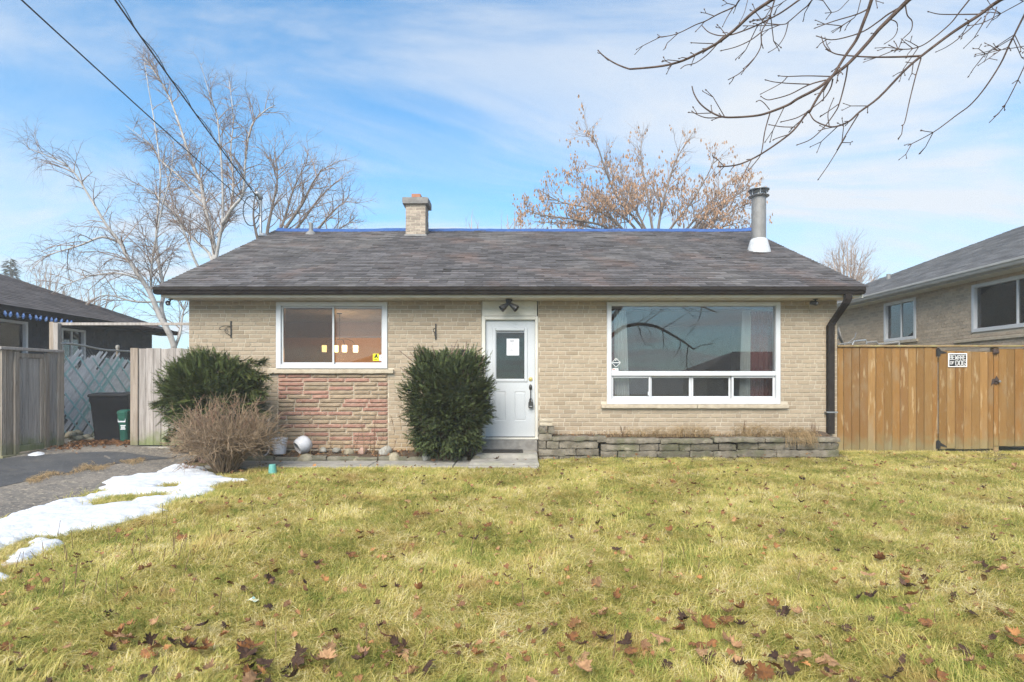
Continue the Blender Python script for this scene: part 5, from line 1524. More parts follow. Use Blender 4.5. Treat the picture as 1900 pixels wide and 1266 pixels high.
def side_bricks(parent, X, face, y0, y1, z0, z1, ops, mat, L=.215, H=.0738):
    """brick courses on a wall that runs away from the street; face = +1 if the wall looks towards +X"""
    V = []; F = []; Q = []; z = z0; r_ = 0
    while z < z1-.03:
        y = y0-(L/2 if r_ % 2 else 0)
        while y < y1:
            a, b = max(y, y0), min(y+L, y1)
            cz = z+H/2
            cuts = sorted((o[0], o[1]) for o in ops if o[2]-.02 < cz < o[3]+.02)
            parts = [(a, b)]
            for c0, c1 in cuts:
                np_ = []
                for p0, p1 in parts:
                    if p1 <= c0 or p0 >= c1: np_.append((p0,p1)); continue
                    if p0 < c0: np_.append((p0,c0))
                    if p1 > c1: np_.append((c1,p1))
                parts = np_
            for p0, p1 in parts:
                if p1-p0 < .03: continue
                q = len(V); d = .009*face; g_ = .005
                V += [(X,p0+g_,z+g_),(X,p1-g_,z+g_),(X,p1-g_,z+H-g_),(X,p0+g_,z+H-g_)]
                V += [(X+d,p0+g_,z+g_),(X+d,p1-g_,z+g_),(X+d,p1-g_,z+H-g_),(X+d,p0+g_,z+H-g_)]
                Q += [rng.random()]*8
                F += [(q+4,q+5,q+6,q+7),(q,q+1,q+5,q+4),(q+1,q+2,q+6,q+5),(q+2,q+3,q+7,q+6),(q+3,q,q+4,q+7)]
            y += L
        z += H; r_ += 1
    o = link('brickwork', np_mesh('brickwork', V, F, MT[mat], Q), parent); o['kind'] = 'stuff'

def side_window(parent, X, face, y0, y1, z0, z1, mull=True, fw=.07, room=True, framemat='vinyl'):
    w = empty('window'); w.parent = parent
    w.location = (X-parent.location.x, (y0+y1)/2-parent.location.y, z0-parent.location.z)
    m_ = MB(); xa, xb = sorted((X+.03*face, X-.10*face))
    m_.cbox(xa, xb, y0, y0+fw, z0, z1, .005); m_.cbox(xa, xb, y1-fw, y1, z0, z1, .005)
    m_.cbox(xa+.002, xb-.002, y0+fw, y1-fw, z0, z0+fw*1.1, .005); m_.cbox(xa+.002, xb-.002, y0+fw, y1-fw, z1-fw, z1, .005)
    m_.build('frame', MT[framemat], w)
    if mull:
        ym = (y0+y1)/2; m_ = MB(); xa, xb = sorted((X-.02*face, X-.06*face)); m_.cbox(xa, xb, ym-.018, ym+.018, z0+fw*1.1, z1-fw, .004); m_.build('mullion', MT[framemat], w)
    m_ = MB(); xa, xb = sorted((X-.045*face, X-.05*face)); m_.box(xa, xb, y0+fw, y1-fw, z0+fw, z1-fw); m_.build('pane', MT['nglass'], w)
    return w

# raised brick house past the wooden fence
NX, NZG = 9.60, 3.55
def nb_y(px, X=NX): return X*FPX/(px-CX)
def nb_z(py, Y): return CAMZ+(HY-py)*Y/FPX
nbr = empty('brick_house', (NX+4.5, 14.5, 0), 'raised beige brick house with pale grey eaves past the wooden fence', 'house')
w1 = (nb_y(1700.5), nb_y(1641.5)); w1z = (nb_z(635, nb_y(1645)), nb_z(563, nb_y(1645)))
w2 = (10.05, nb_y(1804.5)); w2z = (nb_z(617.5, nb_y(1806)), nb_z(529.5, nb_y(1806)))
ops = [(w1[0], w1[1], *w1z), (w2[0], w2[1], *w2z)]
m_ = MB()
ys_ = sorted({7.0, 20.8, *w1, *w2}); zs_ = sorted({-.2, NZG-.12, *w1z, *w2z})
for i in range(len(ys_)-1):
    for k in range(len(zs_)-1):
        cy, cz = (ys_[i]+ys_[i+1])/2, (zs_[k]+zs_[k+1])/2
        if not any(o[0] < cy < o[1] and o[2] < cz < o[3] for o in ops): m_.box(NX, NX+.2, ys_[i], ys_[i+1], zs_[k], zs_[k+1])
m_.box(NX+.2, NX+9.0, 20.6, 20.8, -.2, NZG-.12); m_.box(NX+.2, NX+9.0, 7.0, 7.2, -.2, NZG-.12); m_.box(NX+8.8, NX+9, 7.2, 20.6, -.2, NZG-.12)
m_.build('wall', MT['mortar'], nbr)
m_ = MB(); m_.box(NX+3.0, NX+3.1, 7.2, 20.6, -.2, NZG-.12); m_.box(NX+.21, NX+3.0, 7.2, 20.6, 0.9, 1.0); m_.box(NX+.21, NX+3.0, 7.2, 20.6, NZG-.15, NZG-.12); m_.build('room', MT['room_black'], nbr)
side_bricks(nbr, NX, -1, 7.0, 20.8, .9, NZG-.14, ops, 'nbrick')
side_window(nbr, NX, -1, w1[0], w1[1], *w1z); side_window(nbr, NX, -1, w2[0], w2[1], *w2z)
m_ = MB()
yy = nb_y(1804.5); zz3 = nb_z(632, yy)
m_.cbox(NX-.05, NX+.02, w2[0]-.1, w2[1]+.45, zz3-.03, zz3+.03, .006); m_.build('sill', MT['sill'], nbr)
m_ = MB(); m_.cbox(NX-.05, NX+.02, w1[0]-.08, w1[1]+.12, w1z[0]-.07, w1z[0]-.005, .006); m_.build('sill', MT['sill'], nbr)
# blind behind the larger window
m_ = MB()
for k in range(70):
    y = w2[0]+.1+k*(w2[1]-w2[0]-.2)/70; m_.box(NX+.16+.012*(k%2), NX+.17+.012*(k%2), y, y+.028, w2z[0]+.08, w2z[1]-.05)
MT['dimblind'] = mk('dim_curtain', (.10,.10,.105), rough=.9); m_.build('curtain', MT['dimblind'], nbr)
GXn = 9.18
xm, ry0, ry1, zr = hip_roof(nbr, GXn+.06, NX+9.4, 6.5, 21.2, NZG, .425, 'nroof')
run = (NX+9.4-GXn-.06)/2; sl_ = math.sqrt(run**2+(run*.425)**2); cs = run/sl_
lay_courses(nbr, Vector((GXn+.06, 6.5, NZG)), Vector((GXn+.06, 21.2, NZG)), Vector((cs,0,.425*cs)), sl_, .145, .32, 'nroof', cs, cs)
m_ = MB(); gpn = [(GXn+.055,NZG+.005),(GXn+.055,NZG-.11),(GXn-.02,NZG-.11),(GXn-.035,NZG-.09),(GXn-.05,NZG-.05),(GXn-.07,NZG-.03),(GXn-.07,NZG+.01),(GXn-.055,NZG+.01),(GXn-.055,NZG-.025),(GXn-.03,NZG-.05),(GXn-.015,NZG-.095),(GXn+.04,NZG-.095),(GXn+.04,NZG+.005)]
m_.extrude(gpn, 'y', 6.5, 21.25); m_.build('gutter', MT['alum'], nbr)
m_ = MB(); m_.box(GXn+.056, GXn+.085, 6.5, 21.2, NZG-.14, NZG-.012); m_.build('fascia', MT['alum'], nbr)
m_ = MB(); m_.box(GXn+.086, NX-.002, 6.5, 21.2, NZG-.15, NZG-.125); m_.build('soffit', MT['trim'], nbr)
m_ = MB(); vy_ = 18.5; vxx = xm-run+ .9; 
pv = P(1648.5, 520, 17.3); m_.lathe([(.055,-.35),(.055,.18),(.04,.18)], c=(pv.x, 17.3, pv.z), n=12); m_.build('vent_pipe', MT['pipegrey'], nbr)
# satellite dish and pipes seen over the fence
ds_ = P(1556.5, 626, 12.6)
de = empty('satellite_dish', ds_, 'grey satellite dish peeking out behind the bungalow corner', 'satellite dish')
Md = Matrix.Translation(ds_) @ Vector((.85,-.5,.25)).to_track_quat('Z','Y').to_matrix().to_4x4()
m_ = MB(); m_.lathe([(0,0),(.08,.006),(.16,.026),(.22,.055),(.225,.052),(.16,.018),(.08,-.004),(0,-.01)], n=26, M=Md, closed=False); m_.build('reflector', MT['pipegrey'], de, smooth=True)
m_ = MB(); m_.tube([Md @ Vector((0,-.2,.05)), Md @ Vector((0,-.1,.28)), Md @ Vector((0,0,.33))], .012, 6); m_.tube([ds_, ds_+Vector((-.1,.05,-.1)), (XR+.0, 12.65, ds_.z-.12)], .018, 8); m_.build('arm', MT['galv'], de)
ld = empty('ladder', (7.2, 12.0, .05), 'aluminium ladder lying behind the fence top', 'ladder')
def lz(px, py): return P(px, py, 11.9)
m_ = MB(); a0, a1 = P(1560, 640.5, 11.9), P(1668, 634, 11.9)
m_.tube([lz(1581,640), lz(1584,633.5), lz(1606,631), lz(1608,638)], .018, 6); m_.build('rung', MT['galv'], ld)
m_ = MB(); m_.tube([lz(1556,639), lz(1582,636)], .016, 6); m_.tube([lz(1608,636), lz(1626,634), lz(1630,639.5)], .018, 6); m_.tube([lz(1630,639.5), lz(1668,635)], .022, 6); m_.tube([lz(1668,635), (lz(1668,635).x, 11.9, .05)], .022, 6); m_.tube([lz(1556,639), (lz(1556,639).x, 11.9, .05)], .022, 6); m_.build('side_rail', MT['pipegrey'], ld)

# charcoal house past the driveway
LXh = -10.2; LZ = 2.80
lh = empty('charcoal_house', (LXh-4, 12, 0), 'charcoal painted bungalow with blue string lights along its eave', 'house')
def lb_y(px): return -LXh*FPX/(CX-px)
v1 = (10.6, lb_y(50)); v1z = (.75, nb_z(593, lb_y(12))); v2 = (lb_y(112.5), lb_y(157)); v2z = (.95, nb_z(608, lb_y(113)))
ops = [(v1[0], v1[1], *v1z), (v2[0], v2[1], *v2z)]
m_ = MB(); ys_ = sorted({7.0, 16.5, *v1, *v2}); zs_ = sorted({-.2, LZ-.1, *v1z, *v2z})
for i in range(len(ys_)-1):
    for k in range(len(zs_)-1):
        cy, cz = (ys_[i]+ys_[i+1])/2, (zs_[k]+zs_[k+1])/2
        if not any(o[0] < cy < o[1] and o[2] < cz < o[3] for o in ops): m_.box(LXh-.2, LXh, ys_[i], ys_[i+1], zs_[k], zs_[k+1])
m_.box(LXh-9, LXh-.2, 16.3, 16.5, -.2, LZ-.1); m_.box(LXh-9, LXh-.2, 7.0, 7.2, -.2, LZ-.1); m_.box(LXh-9, LXh-8.8, 7.2, 16.3, -.2, LZ-.1)
m_.build('wall', MT['darkstucco'], lh)
side_bricks(lh, LXh, 1, 7.0, 16.5, .2, LZ-.12, ops, 'darkstucco')
m_ = MB(); m_.box(LXh-3.1, LXh-3.0, 7.2, 16.3, -.2, LZ-.1); m_.box(LXh-3, LXh-.21, 7.2, 16.3, .3, .4); m_.box(LXh-3, LXh-.21, 7.2, 16.3, LZ-.13, LZ-.1); m_.build('room', MT['room_dark'], lh)
side_window(lh, LXh, 1, v1[0], v1[1], *v1z, mull=False, fw=.055); side_window(lh, LXh, 1, v2[0], v2[1], *v2z, mull=True, fw=.05)
GXl = -9.78
xm, ry0, ry1, zr = hip_roof(lh, LXh-9.4, GXl-.05, 6.5, 16.9, LZ, .43, 'lroof')
run = (GXl-.05-(LXh-9.4))/2; sl_ = math.sqrt(run**2+(run*.43)**2); cs = run/sl_
hl = min(sl_, (16.9-6.5)/2/cs*1.0)
lay_courses(lh, Vector((GXl-.05, 6.5, LZ)), Vector((GXl-.05, 16.9, LZ)), Vector((-cs,0,.43*cs)), hl, .145, .32, 'lroof', cs, cs)
m_ = MB(); m_.box(GXl-.05, GXl+.06, 6.5, 16.95, LZ-.12, LZ-.005); m_.build('gutter', MT['gutter'], lh)
m_ = MB(); m_.box(LXh+.002, GXl-.06, 6.5, 16.9, LZ-.14, LZ-.115); m_.build('soffit', MT['darkstucco'], lh)
m_ = MB(); pz = P(28, 586, 11.9); m_.lathe([(.03,0),(.045,.03),(.03,.06)], c=(LXh+.08,11.95,pz.z-.03), n=12); m_.box(LXh+.001, LXh+.09, 11.93, 11.97, pz.z+.03, pz.z+.05); m_.build('wall_lamp', MT['vinyl'], lh)
# string lights along the eave
sl2 = empty('string_lights', (GXl+.08, 12, LZ-.2), 'string of large blue bulbs along the eave of the charcoal house', 'string lights')
MT['bulbblue'] = mk('blue_bulb', (.05,.13,.42), (.30,.45,.75), scale=25, rough=.25, spec=.6); MT['bulbcap'] = mk('pale_bulb_tip', (.55,.65,.80), rough=.3)
m_ = MB(); m_.tube([(GXl+.085, y_, LZ-.11-.012*math.sin(y_*9)) for y_ in np.linspace(10.4, 14.2, 60)], .007, 5); m_.build('cable', MT['stblack'], sl2)
for px in (10, 21.5, 33, 45, 56.5, 67.5, 77.5, 88, 97, 106, 116.5, 126, 134):
    y = 9.68*FPX/(CX-px); c = (GXl+.085, y, LZ-.125)
    m_ = MB(); m_.lathe([(.012,0),(.018,-.02),(.028,-.05),(.030,-.07),(.018,-.10),(.0,-.12)], c=c, n=10, M=Matrix.Translation(c) @ Matrix.Rotation(R(rng.uniform(-22,22)),4,'X') @ Matrix.Translation((-c[0],-c[1],-c[2]))); m_.build('bulb', MT['bulbblue'], sl2, smooth=True)

# ------------------------------------------------------------------ wires from the street pole
def sag(a, b, n, d):
    a, b = Vector(a), Vector(b); return [a.lerp(b, k/n)+Vector((0,0,-d*4*(k/n)*(1-k/n))) for k in range(n+1)]
pole = Vector((-3.8, -3.2, 0))
m_ = MB(); m_.tube([(pole.x, pole.y, -.4), (pole.x, pole.y, 9.2)], [.16,.11], 14); tag(m_.build('utility_pole', MT['bark_grey'], None, smooth=True), 'wooden utility pole at the street carrying the house wires', 'pole')
m_ = MB(); m_.tube(sag((mx-.09, my-.1, mtop+.02), (pole.x, pole.y+.12, 8.15), 40, .28), .012, 6)
pts = sag((mx-.09, my-.1, mtop+.05), (pole.x, pole.y+.12, 8.2), 120, .28); m_.tube([p+Vector((.02*math.cos(i*.9), 0, .02*math.sin(i*.9))) for i, p in enumerate(pts)], .0065, 5)
tag(m_.build('power_line', MT['black'], None, smooth=True), 'thick twisted black power line running down to the service mast', 'power line')
m_ = MB(); m_.tube(sag((mx, my-.03, CAMZ+(HY-400)*my/FPX), (pole.x+.02, pole.y+.13, 5.25), 40, .12), .0085, 6)
tag(m_.build('telephone_line', MT['black'], None, smooth=True), 'thin black telephone line hanging lower than the twisted power line', 'telephone line')

# across the street: what the window panes mirror
MT['road'] = mk('road_asphalt', (.07,.07,.07), (.09,.09,.088), scale=1, rough=.9)
o = sheet('road', -80, 80, -13, -6.2, 10, 6.8, lambda x, y: -.40, MT['road'])
for (hx_, wcol, lab) in ((-11.5, 'nbrick', 'brick house across the street with a wide front window'), (25.0, 'trim', 'pale house across the street behind the maple tree')):
    e = empty('house', (hx_, -38, -.4), lab, 'house')
    m_ = MB(); m_.box(hx_-6, hx_+6, -44, -36, -.4, 2.5); m_.build('wall', MT[wcol], e)
    m_ = MB(); m_.add([(hx_-6.6,-44.6,2.5),(hx_+6.6,-44.6,2.5),(hx_+6.6,-35.4,2.5),(hx_-6.6,-35.4,2.5),(hx_-2,-40,4.6),(hx_+2,-40,4.6)], [(0,1,5,4),(1,2,5),(2,3,4,5),(3,0,4),(0,3,2,1)]); m_.build('roof', MT['lroof'], e)
    for wx0, wx1 in ((-4.5,-2.2),(1.6,4.4)):
        m_ = MB(); m_.box(hx_+wx0, hx_+wx1, -36.0, -35.95, .6, 2.0); f_ = m_.build('window', MT['vinyl'], e)
        m_ = MB(); m_.box(hx_+wx0+.1, hx_+wx1-.1, -35.95, -35.93, .7, 1.9); m_.build('pane', MT['room_black'], f_)
    m_ = MB(); m_.box(hx_-.5, hx_+.5, -36.0, -35.95, -.3, 1.8); m_.build('door', MT['twig_brown'], e)

# ================================================================== trees
def smooth_path(pts, k=4):
    """Catmull-Rom through the points"""
    pts = [Vector(p) for p in pts]; out = []
    for i in range(len(pts)-1):
        p0 = pts[max(0, i-1)]; p1 = pts[i]; p2 = pts[i+1]; p3 = pts[min(len(pts)-1, i+2)]
        for j in range(k):
            t = j/k
            out.append(0.5*((2*p1)+(p2-p0)*t+(2*p0-5*p1+4*p2-p3)*t*t+(3*p1-p0-3*p2+p3)*t**3))
    out.append(pts[-1]); return out

def rand_unit(r):
    while True:
        v = Vector((r.uniform(-1,1), r.uniform(-1,1), r.uniform(-1,1)))
        if .05 < v.length < 1: return v.normalized()

class Tree:
    def __init__(self, seed, levels):
        self.r = random.Random(seed); self.lv = levels
        self.tubes = [Tubes() for _ in range(len(levels)+1)]; self.tips = []
    def limb(self, path, r0, r1, lvl=0, sides=8):
        n = len(path); rad = [r0+(r1-r0)*(i/(n-1)) for i in range(n)]
        self.tubes[lvl].add([tuple(p) for p in path], rad, sides, self.r.random())
        self.spawn(path, rad, lvl)
    def spawn(self, path, rad, lvl):
        if lvl >= len(self.lv): return
        o = self.lv[lvl]; r = self.r
        L = sum((path[i+1]-path[i]).length for i in range(len(path)-1))
        n = max(1, int(L*o['per_m']*r.uniform(.8, 1.2)))
        for _ in range(n):
            t = o.get('t0', .15)+(1-o.get('t0', .15))*r.random()**o.get('bias', 1.0)
            f = t*(len(path)-1); i = min(int(f), len(path)-2)
            p = path[i].lerp(path[i+1], f-i); tan = (path[i+1]-path[i]).normalized()
            side = rand_unit(r); side = (side-tan*side.dot(tan)).normalized()
            a = R(r.uniform(*o['ang']))
            d = tan*math.cos(a)+side*math.sin(a)
            d = (d+Vector((0,0,o.get('up', 0)))).normalized()
            ln = r.uniform(*o['len'])*(1-o.get('taper', .5)*t)
            k = o['seg']; pts = [p]; q = p.copy()
            for s in range(k):
                d = (d+rand_unit(r)*o.get('wob', .15)+Vector((0,0,o.get('grav', 0)*(s+1)/k))).normalized()
                q = q+d*(ln/k); pts.append(q)
            ra = min(o['rad']*r.uniform(.8,1.2), (rad[i] if hasattr(rad, '__len__') else rad)*.75)
            rr = [ra*(1-.72*s/k) for s in range(k+1)]
            self.tubes[lvl+1].add([tuple(v) for v in pts], rr, 4 if lvl < 1 else 3, r.random())
            if lvl == len(self.lv)-1: self.tips.append(pts)
            self.spawn(pts, rr, lvl+1)
    def finish(self, root, mats, names):
        for tb, m, n in zip(self.tubes, mats, names):
            if tb.by:
                o = tb.build(n, m, root)
                if n != 'trunk': o['kind'] = 'stuff'

def bark_join(tree_tubes): pass

# --- birch between the two lots
BYr = 15.8
def bp(L, Y0, Y1): return smooth_path([P(x, y, Y0+(Y1-Y0)*i/(len(L)-1)) for i, (x, y) in enumerate(L)], 3)
birch_levels = [dict(per_m=5.0, t0=.18, len=(.8,2.2), ang=(28,72), up=.30, grav=-.16, wob=.15, seg=7, rad=.014, taper=.72),
                dict(per_m=6.5, t0=.12, len=(.35,1.0), ang=(25,65), up=.08, grav=-.25, wob=.2, seg=4, rad=.0065, taper=.4),
                dict(per_m=6.5, t0=.1, len=(.2,.6), ang=(20,60), grav=-.35, wob=.22, seg=3, rad=.0042, taper=.3)]
ta = empty('birch_tree', P(322, 700, BYr), 'white-barked birch leaning out from behind the grey gate', 'tree'); ta.location.z = 0
T = Tree(11, birch_levels)
T.limb(bp([(324,712),(322,640),(296,586),(278,543),(259,513),(240,484),(223,451),(197,417),(163,360),(133,315),(95,292),(52,276)], BYr, BYr-1.4), .085, .006)
T.limb(bp([(322,640),(300,577),(304,546),(300,515),(294,484),(290,446),(292,400),(298,330),(290,250),(275,160),(268,115)], BYr, BYr+.6), .058, .006)
T.limb(bp([(296,586),(281,546),(282,487),(290,439),(302,380),(318,320),(322,260)], BYr, BYr-.5), .035, .006)
T.limb(bp([(223,451),(190,440),(150,455),(100,470),(70,480)], BYr-.5, BYr-1.6), .035, .006)
T.limb(bp([(262,520),(225,508),(170,512),(120,530),(95,545)], BYr-.3, BYr-1.2), .030, .005)
T.limb(bp([(300,560),(250,560),(200,548),(165,560),(140,590)], BYr, BYr-.9), .028, .005)
T.limb(bp([(322,650),(334,620),(338,590),(345,560)], BYr, BYr+.2), .045, .012)
T.finish(ta, [MT['bark_white'], MT['twig_pale'], MT['twig_brown'], MT['twig_brown']], ['trunk', 'bough', 'branch', 'twig'])

# --- tall birch behind the bungalow
BY2 = 20.5
tb2 = empty('birch_tree', P(398, 700, BY2), 'tall birch with several white stems rising behind the bungalow roof', 'tree'); tb2.location.z = 0
lv = [dict(birch_levels[0], per_m=5.0, len=(.9,2.5), rad=.018, up=.40), dict(birch_levels[1], per_m=6.0, rad=.008, grav=-.1, up=.15), dict(birch_levels[2], per_m=5.5, rad=.005, grav=-.15)]
T = Tree(23, lv)
T.limb(bp([(398,760),(398,600),(399,478),(390,430),(379,379),(373,341),(356,303),(334,235),(311,174),(281,125),(264,104)], BY2, BY2+.8), .115, .007)
T.limb(bp([(399,490),(408,440),(413,410),(413,341),(408,265),(402,212),(391,182),(372,118)], BY2, BY2-.8), .062, .006)
T.limb(bp([(411,417),(432,385),(451,360),(455,303),(466,235),(493,205),(510,196)], BY2-.3, BY2-1.4), .06, .008)
T.limb(bp([(398,520),(375,505),(360,480),(345,440),(328,404),(300,370),(262,345),(235,335)], BY2, BY2-1.2), .06, .007)
T.limb(bp([(396,500),(388,470),(360,445),(342,420),(322,380),(310,330),(300,290)], BY2, BY2+1.2), .06, .008)
T.limb(bp([(379,379),(352,350),(330,325),(300,300),(280,270),(232,232)], BY2+.3, BY2+1), .05, .007)
T.limb(bp([(404,440),(425,400),(433,340),(428,280),(433,220),(425,150)], BY2, BY2+1.4), .06, .008)
T.finish(tb2, [MT['bark_white'], MT['twig_pale'], MT['twig_brown'], MT['twig_brown']], ['trunk', 'bough', 'branch', 'twig'])

# --- spreading bare tree behind the gable end
BY3 = 22.0
t3 = empty('bare_tree', P(500, 700, BY3), 'bare grey tree fanning out behind the left gable of the bungalow'.replace('left ', ''), 'tree'); t3.location.z = 0
lv3 = [dict(per_m=3.4, t0=.25, len=(.9,2.3), ang=(20,60), up=.2, grav=.02, wob=.26, seg=6, rad=.022, taper=.4),
       dict(per_m=5.0, t0=.15, len=(.5,1.2), ang=(25,65), up=.1, wob=.3, seg=4, rad=.010, taper=.4),
       dict(per_m=4.5, t0=.1, len=(.2,.6), ang=(20,60), up=.05, wob=.3, seg=3, rad=.007, taper=.3)]
T = Tree(31, lv3)
base3 = [(496,760),(496,600),(500,500)]
T.limb(bp(base3, BY3, BY3), .18, .14)
for L in ([(500,500),(512,450),(530,400),(545,350),(570,300)], [(500,500),(530,450),(565,405),(595,365),(622,340)], [(500,500),(545,455),(585,430),(615,395),(640,375)],
          [(500,500),(495,440),(505,385),(515,330),(508,280)], [(500,500),(480,450),(470,400),(475,350)], [(500,500),(560,470),(605,440),(650,412)], [(500,500),(520,440),(560,380),(580,340),(600,310)]):
    T.limb(bp(L, BY3, BY3+rng.uniform(-1.2,1.2)), .085, .012)
T.finish(t3, [MT['bark_grey'], MT['twig_pale'], MT['twig_pale'], MT['twig_brown']], ['trunk', 'bough', 'branch', 'twig'])

# --- tan tree hung with dry seed keys behind the ridge
BY4 = 27.0
t4 = empty('boxelder_tree', P(1215, 700, BY4), 'spreading tree hung with dry tan seed clusters behind the ridge', 'tree'); t4.location.z = 0
lv4 = [dict(per_m=3.8, t0=.2, len=(1.1,2.6), ang=(22,58), up=.12, grav=.0, wob=.14, seg=6, rad=.024, taper=.78),
       dict(per_m=4.6, t0=.15, len=(.5,1.4), ang=(20,55), up=.18, wob=.18, seg=4, rad=.012, taper=.5),
       dict(per_m=6.0, t0=.1, len=(.2,.7), ang=(20,55), up=.25, wob=.18, seg=3, rad=.007, taper=.3)]
T = Tree(41, lv4)
T.limb(bp([(1222,800),(1222,600),(1220,470)], BY4, BY4), .3, .22)
for L in ([(1220,470),(1222,420),(1230,380),(1243,330),(1258,290),(1290,240)], [(1220,480),(1208,410),(1200,350),(1190,300),(1190,250)], [(1220,480),(1190,420),(1150,375),(1125,320),(1105,262),(1088,246)],
          [(1215,490),(1150,420),(1105,390),(1040,375),(1000,352)], [(1220,490),(1270,430),(1305,390),(1345,345),(1370,320)], [(1222,490),(1290,420),(1330,385),(1370,360),(1395,330)],
          [(1222,500),(1300,425),(1345,400),(1385,378)], [(1212,500),(1140,430),(1080,410),(1010,400),(985,395)], [(1220,480),(1240,430),(1280,380),(1310,330),(1325,300)], [(1215,480),(1175,420),(1140,390),(1090,350),(1070,330)],
          [(1216,490),(1165,440),(1110,425),(1050,415),(990,412)], [(1224,495),(1270,450),(1330,425),(1385,410)], [(1220,470),(1185,400),(1165,350),(1150,310)]):
    T.limb(bp(L, BY4, BY4+rng.uniform(-2.2,2.2)), .075, .010)
T.finish(t4, [MT['bark_grey'], MT['twig_pale'], MT['twig_pale'], MT['twig_pale']], ['trunk', 'bough', 'branch', 'twig'])
MT['seed'] = mk('dry_seed_keys', (.46,.29,.18), (.36,.22,.135), scale=6, rough=.9, rnd='attr', ramt=.3, translucent=.2)
V = []; F = []; Q = []
for pts in T.tips:
    hgt = (pts[-1].z-2.0)/7.5
    if rng.random() > 1.0-.45*max(0, hgt)**1.5: continue
    for _ in range(rng.choice([2,3,4])):
        p = pts[rng.randrange(1, len(pts))]
        for s in range(rng.choice([2,3])):
            l = rng.uniform(.08,.20); w = rng.uniform(.018,.038); a = rng.uniform(0, 6.3)
            dx, dy = w*math.cos(a), w*math.sin(a); sx, sy = rng.uniform(-.05,.05), rng.uniform(-.05,.05)
            q = len(V); V += [(p.x,p.y,p.z),(p.x+sx*.5+dx,p.y+sy*.5+dy,p.z-l*.55),(p.x+sx,p.y+sy,p.z-l),(p.x+sx*.5-dx,p.y+sy*.5-dy,p.z-l*.5)]; F.append((q,q+1,q+2,q+3)); Q += [rng.random()]*4
o = link('seed_keys', np_mesh('seed_keys', V, F, MT['seed'], Q), t4); o['kind'] = 'stuff'

# --- small far trees
def far_tree(name, px, base_py, top_py, wpx, Y, seed, label, mat, group=None, fan=9, dens=1.0):
    e = empty(name, P(px, 700, Y), label, 'tree', group); e.location.z = 0
    r = random.Random(seed)
    T = Tree(seed, [dict(per_m=1.6*dens, t0=.2, len=(.8,2.0), ang=(15,45), up=.45, wob=.16, seg=5, rad=.03, taper=.5), dict(per_m=2.6*dens, t0=.15, len=(.4,1.2), ang=(18,50), up=.3, wob=.2, seg=3, rad=.014, taper=.4), dict(per_m=2.4*dens, t0=.1, len=(.2,.6), ang=(18,50), up=.3, wob=.2, seg=2, rad=.009, taper=.3)])
    b = P(px, base_py, Y); b0 = Vector((b.x, Y, 0))
    T.limb(smooth_path([b0, b0.lerp(b, .5)+Vector((.05,0,0)), b], 3), .2, .14)
    for k in range(fan):
        u = (k+.5)/fan*2-1; tip = P(px+u*wpx/2*r.uniform(.8,1.1), top_py+(base_py-top_py)*(.75*abs(u)**1.7)+r.uniform(0,12), Y+r.uniform(-1.5,1.5))
        mid = b.lerp(tip, .5)+Vector((u*.25,0,-.1+.3*abs(u)))
        T.limb(smooth_path([b, mid, tip], 5), .07, .012)
    T.finish(e, [mat, mat, mat, mat], ['trunk', 'bough', 'branch', 'twig'])
far_tree('bare_tree', 1572, 575, 445, 112, 34, 51, 'small hazy bare tree in the gap between the bungalow and the raised brick house', MT['twig_pale'], fan=13, dens=1.8)
far_tree('bare_tree', 875, 500, 398, 60, 40, 52, 'thin far bare tree barely clearing the ridge beside the chimney', MT['twig_pale'], fan=5, dens=.6)
far_tree('bare_tree', 955, 500, 380, 90, 36, 57, 'faint bare tree beside the tan seed-hung tree', MT['twig_pale'], fan=7, dens=.7)
far_tree('bare_tree', 85, 620, 488, 130, 44, 53, 'misty bare tree behind the charcoal roof', MT['twig_pale'], fan=11, dens=1.2)
far_tree('bare_tree', 175, 620, 520, 120, 40, 59, 'low misty bare tree between the charcoal roof and the birch', MT['twig_pale'], fan=9, dens=1.0)
# misty conifer
cz0 = P(20, 480, 58)
ce = empty('conifer_tree', (cz0.x, 58, 0), 'misty dark conifer rising over the charcoal roof', 'tree')
m_ = MB(); m_.tube([(cz0.x,58,0),(cz0.x,58,cz0.z)], [.25,.03], 8); m_.build('trunk', MT['bark_grey'], ce)
MT['conifer'] = mk('conifer_needles', (.045,.06,.035), (.03,.045,.03), scale=3, rough=.9, rnd='attr', ramt=.3)
V = []; F = []; Q = []
for k in range(2600):
    t = rng.random()**.8; zz4 = cz0.z-(cz0.z-1.5)*t; rad = (.25+3.2*t)*rng.uniform(.35,1.05)*(.8+.2*math.sin(zz4*4.5)); a = rng.uniform(0,6.28)
    c = Vector((cz0.x+rad*math.cos(a), 58+rad*math.sin(a), zz4-.25*rad*.4)); d = Vector((math.cos(a),math.sin(a),-.35))*rng.uniform(.3,.6); sd_ = Vector((-math.sin(a),math.cos(a),0))*rng.uniform(.08,.18)
    q = len(V); V += [tuple(c-sd_*.4),tuple(c+d*.6-sd_),tuple(c+d),tuple(c+d*.6+sd_)]; F.append((q,q+1,q+2,q+3)); Q += [rng.random()]*4
o = link('needles', np_mesh('needles', V, F, MT['conifer'], Q), ce); o['kind'] = 'stuff'

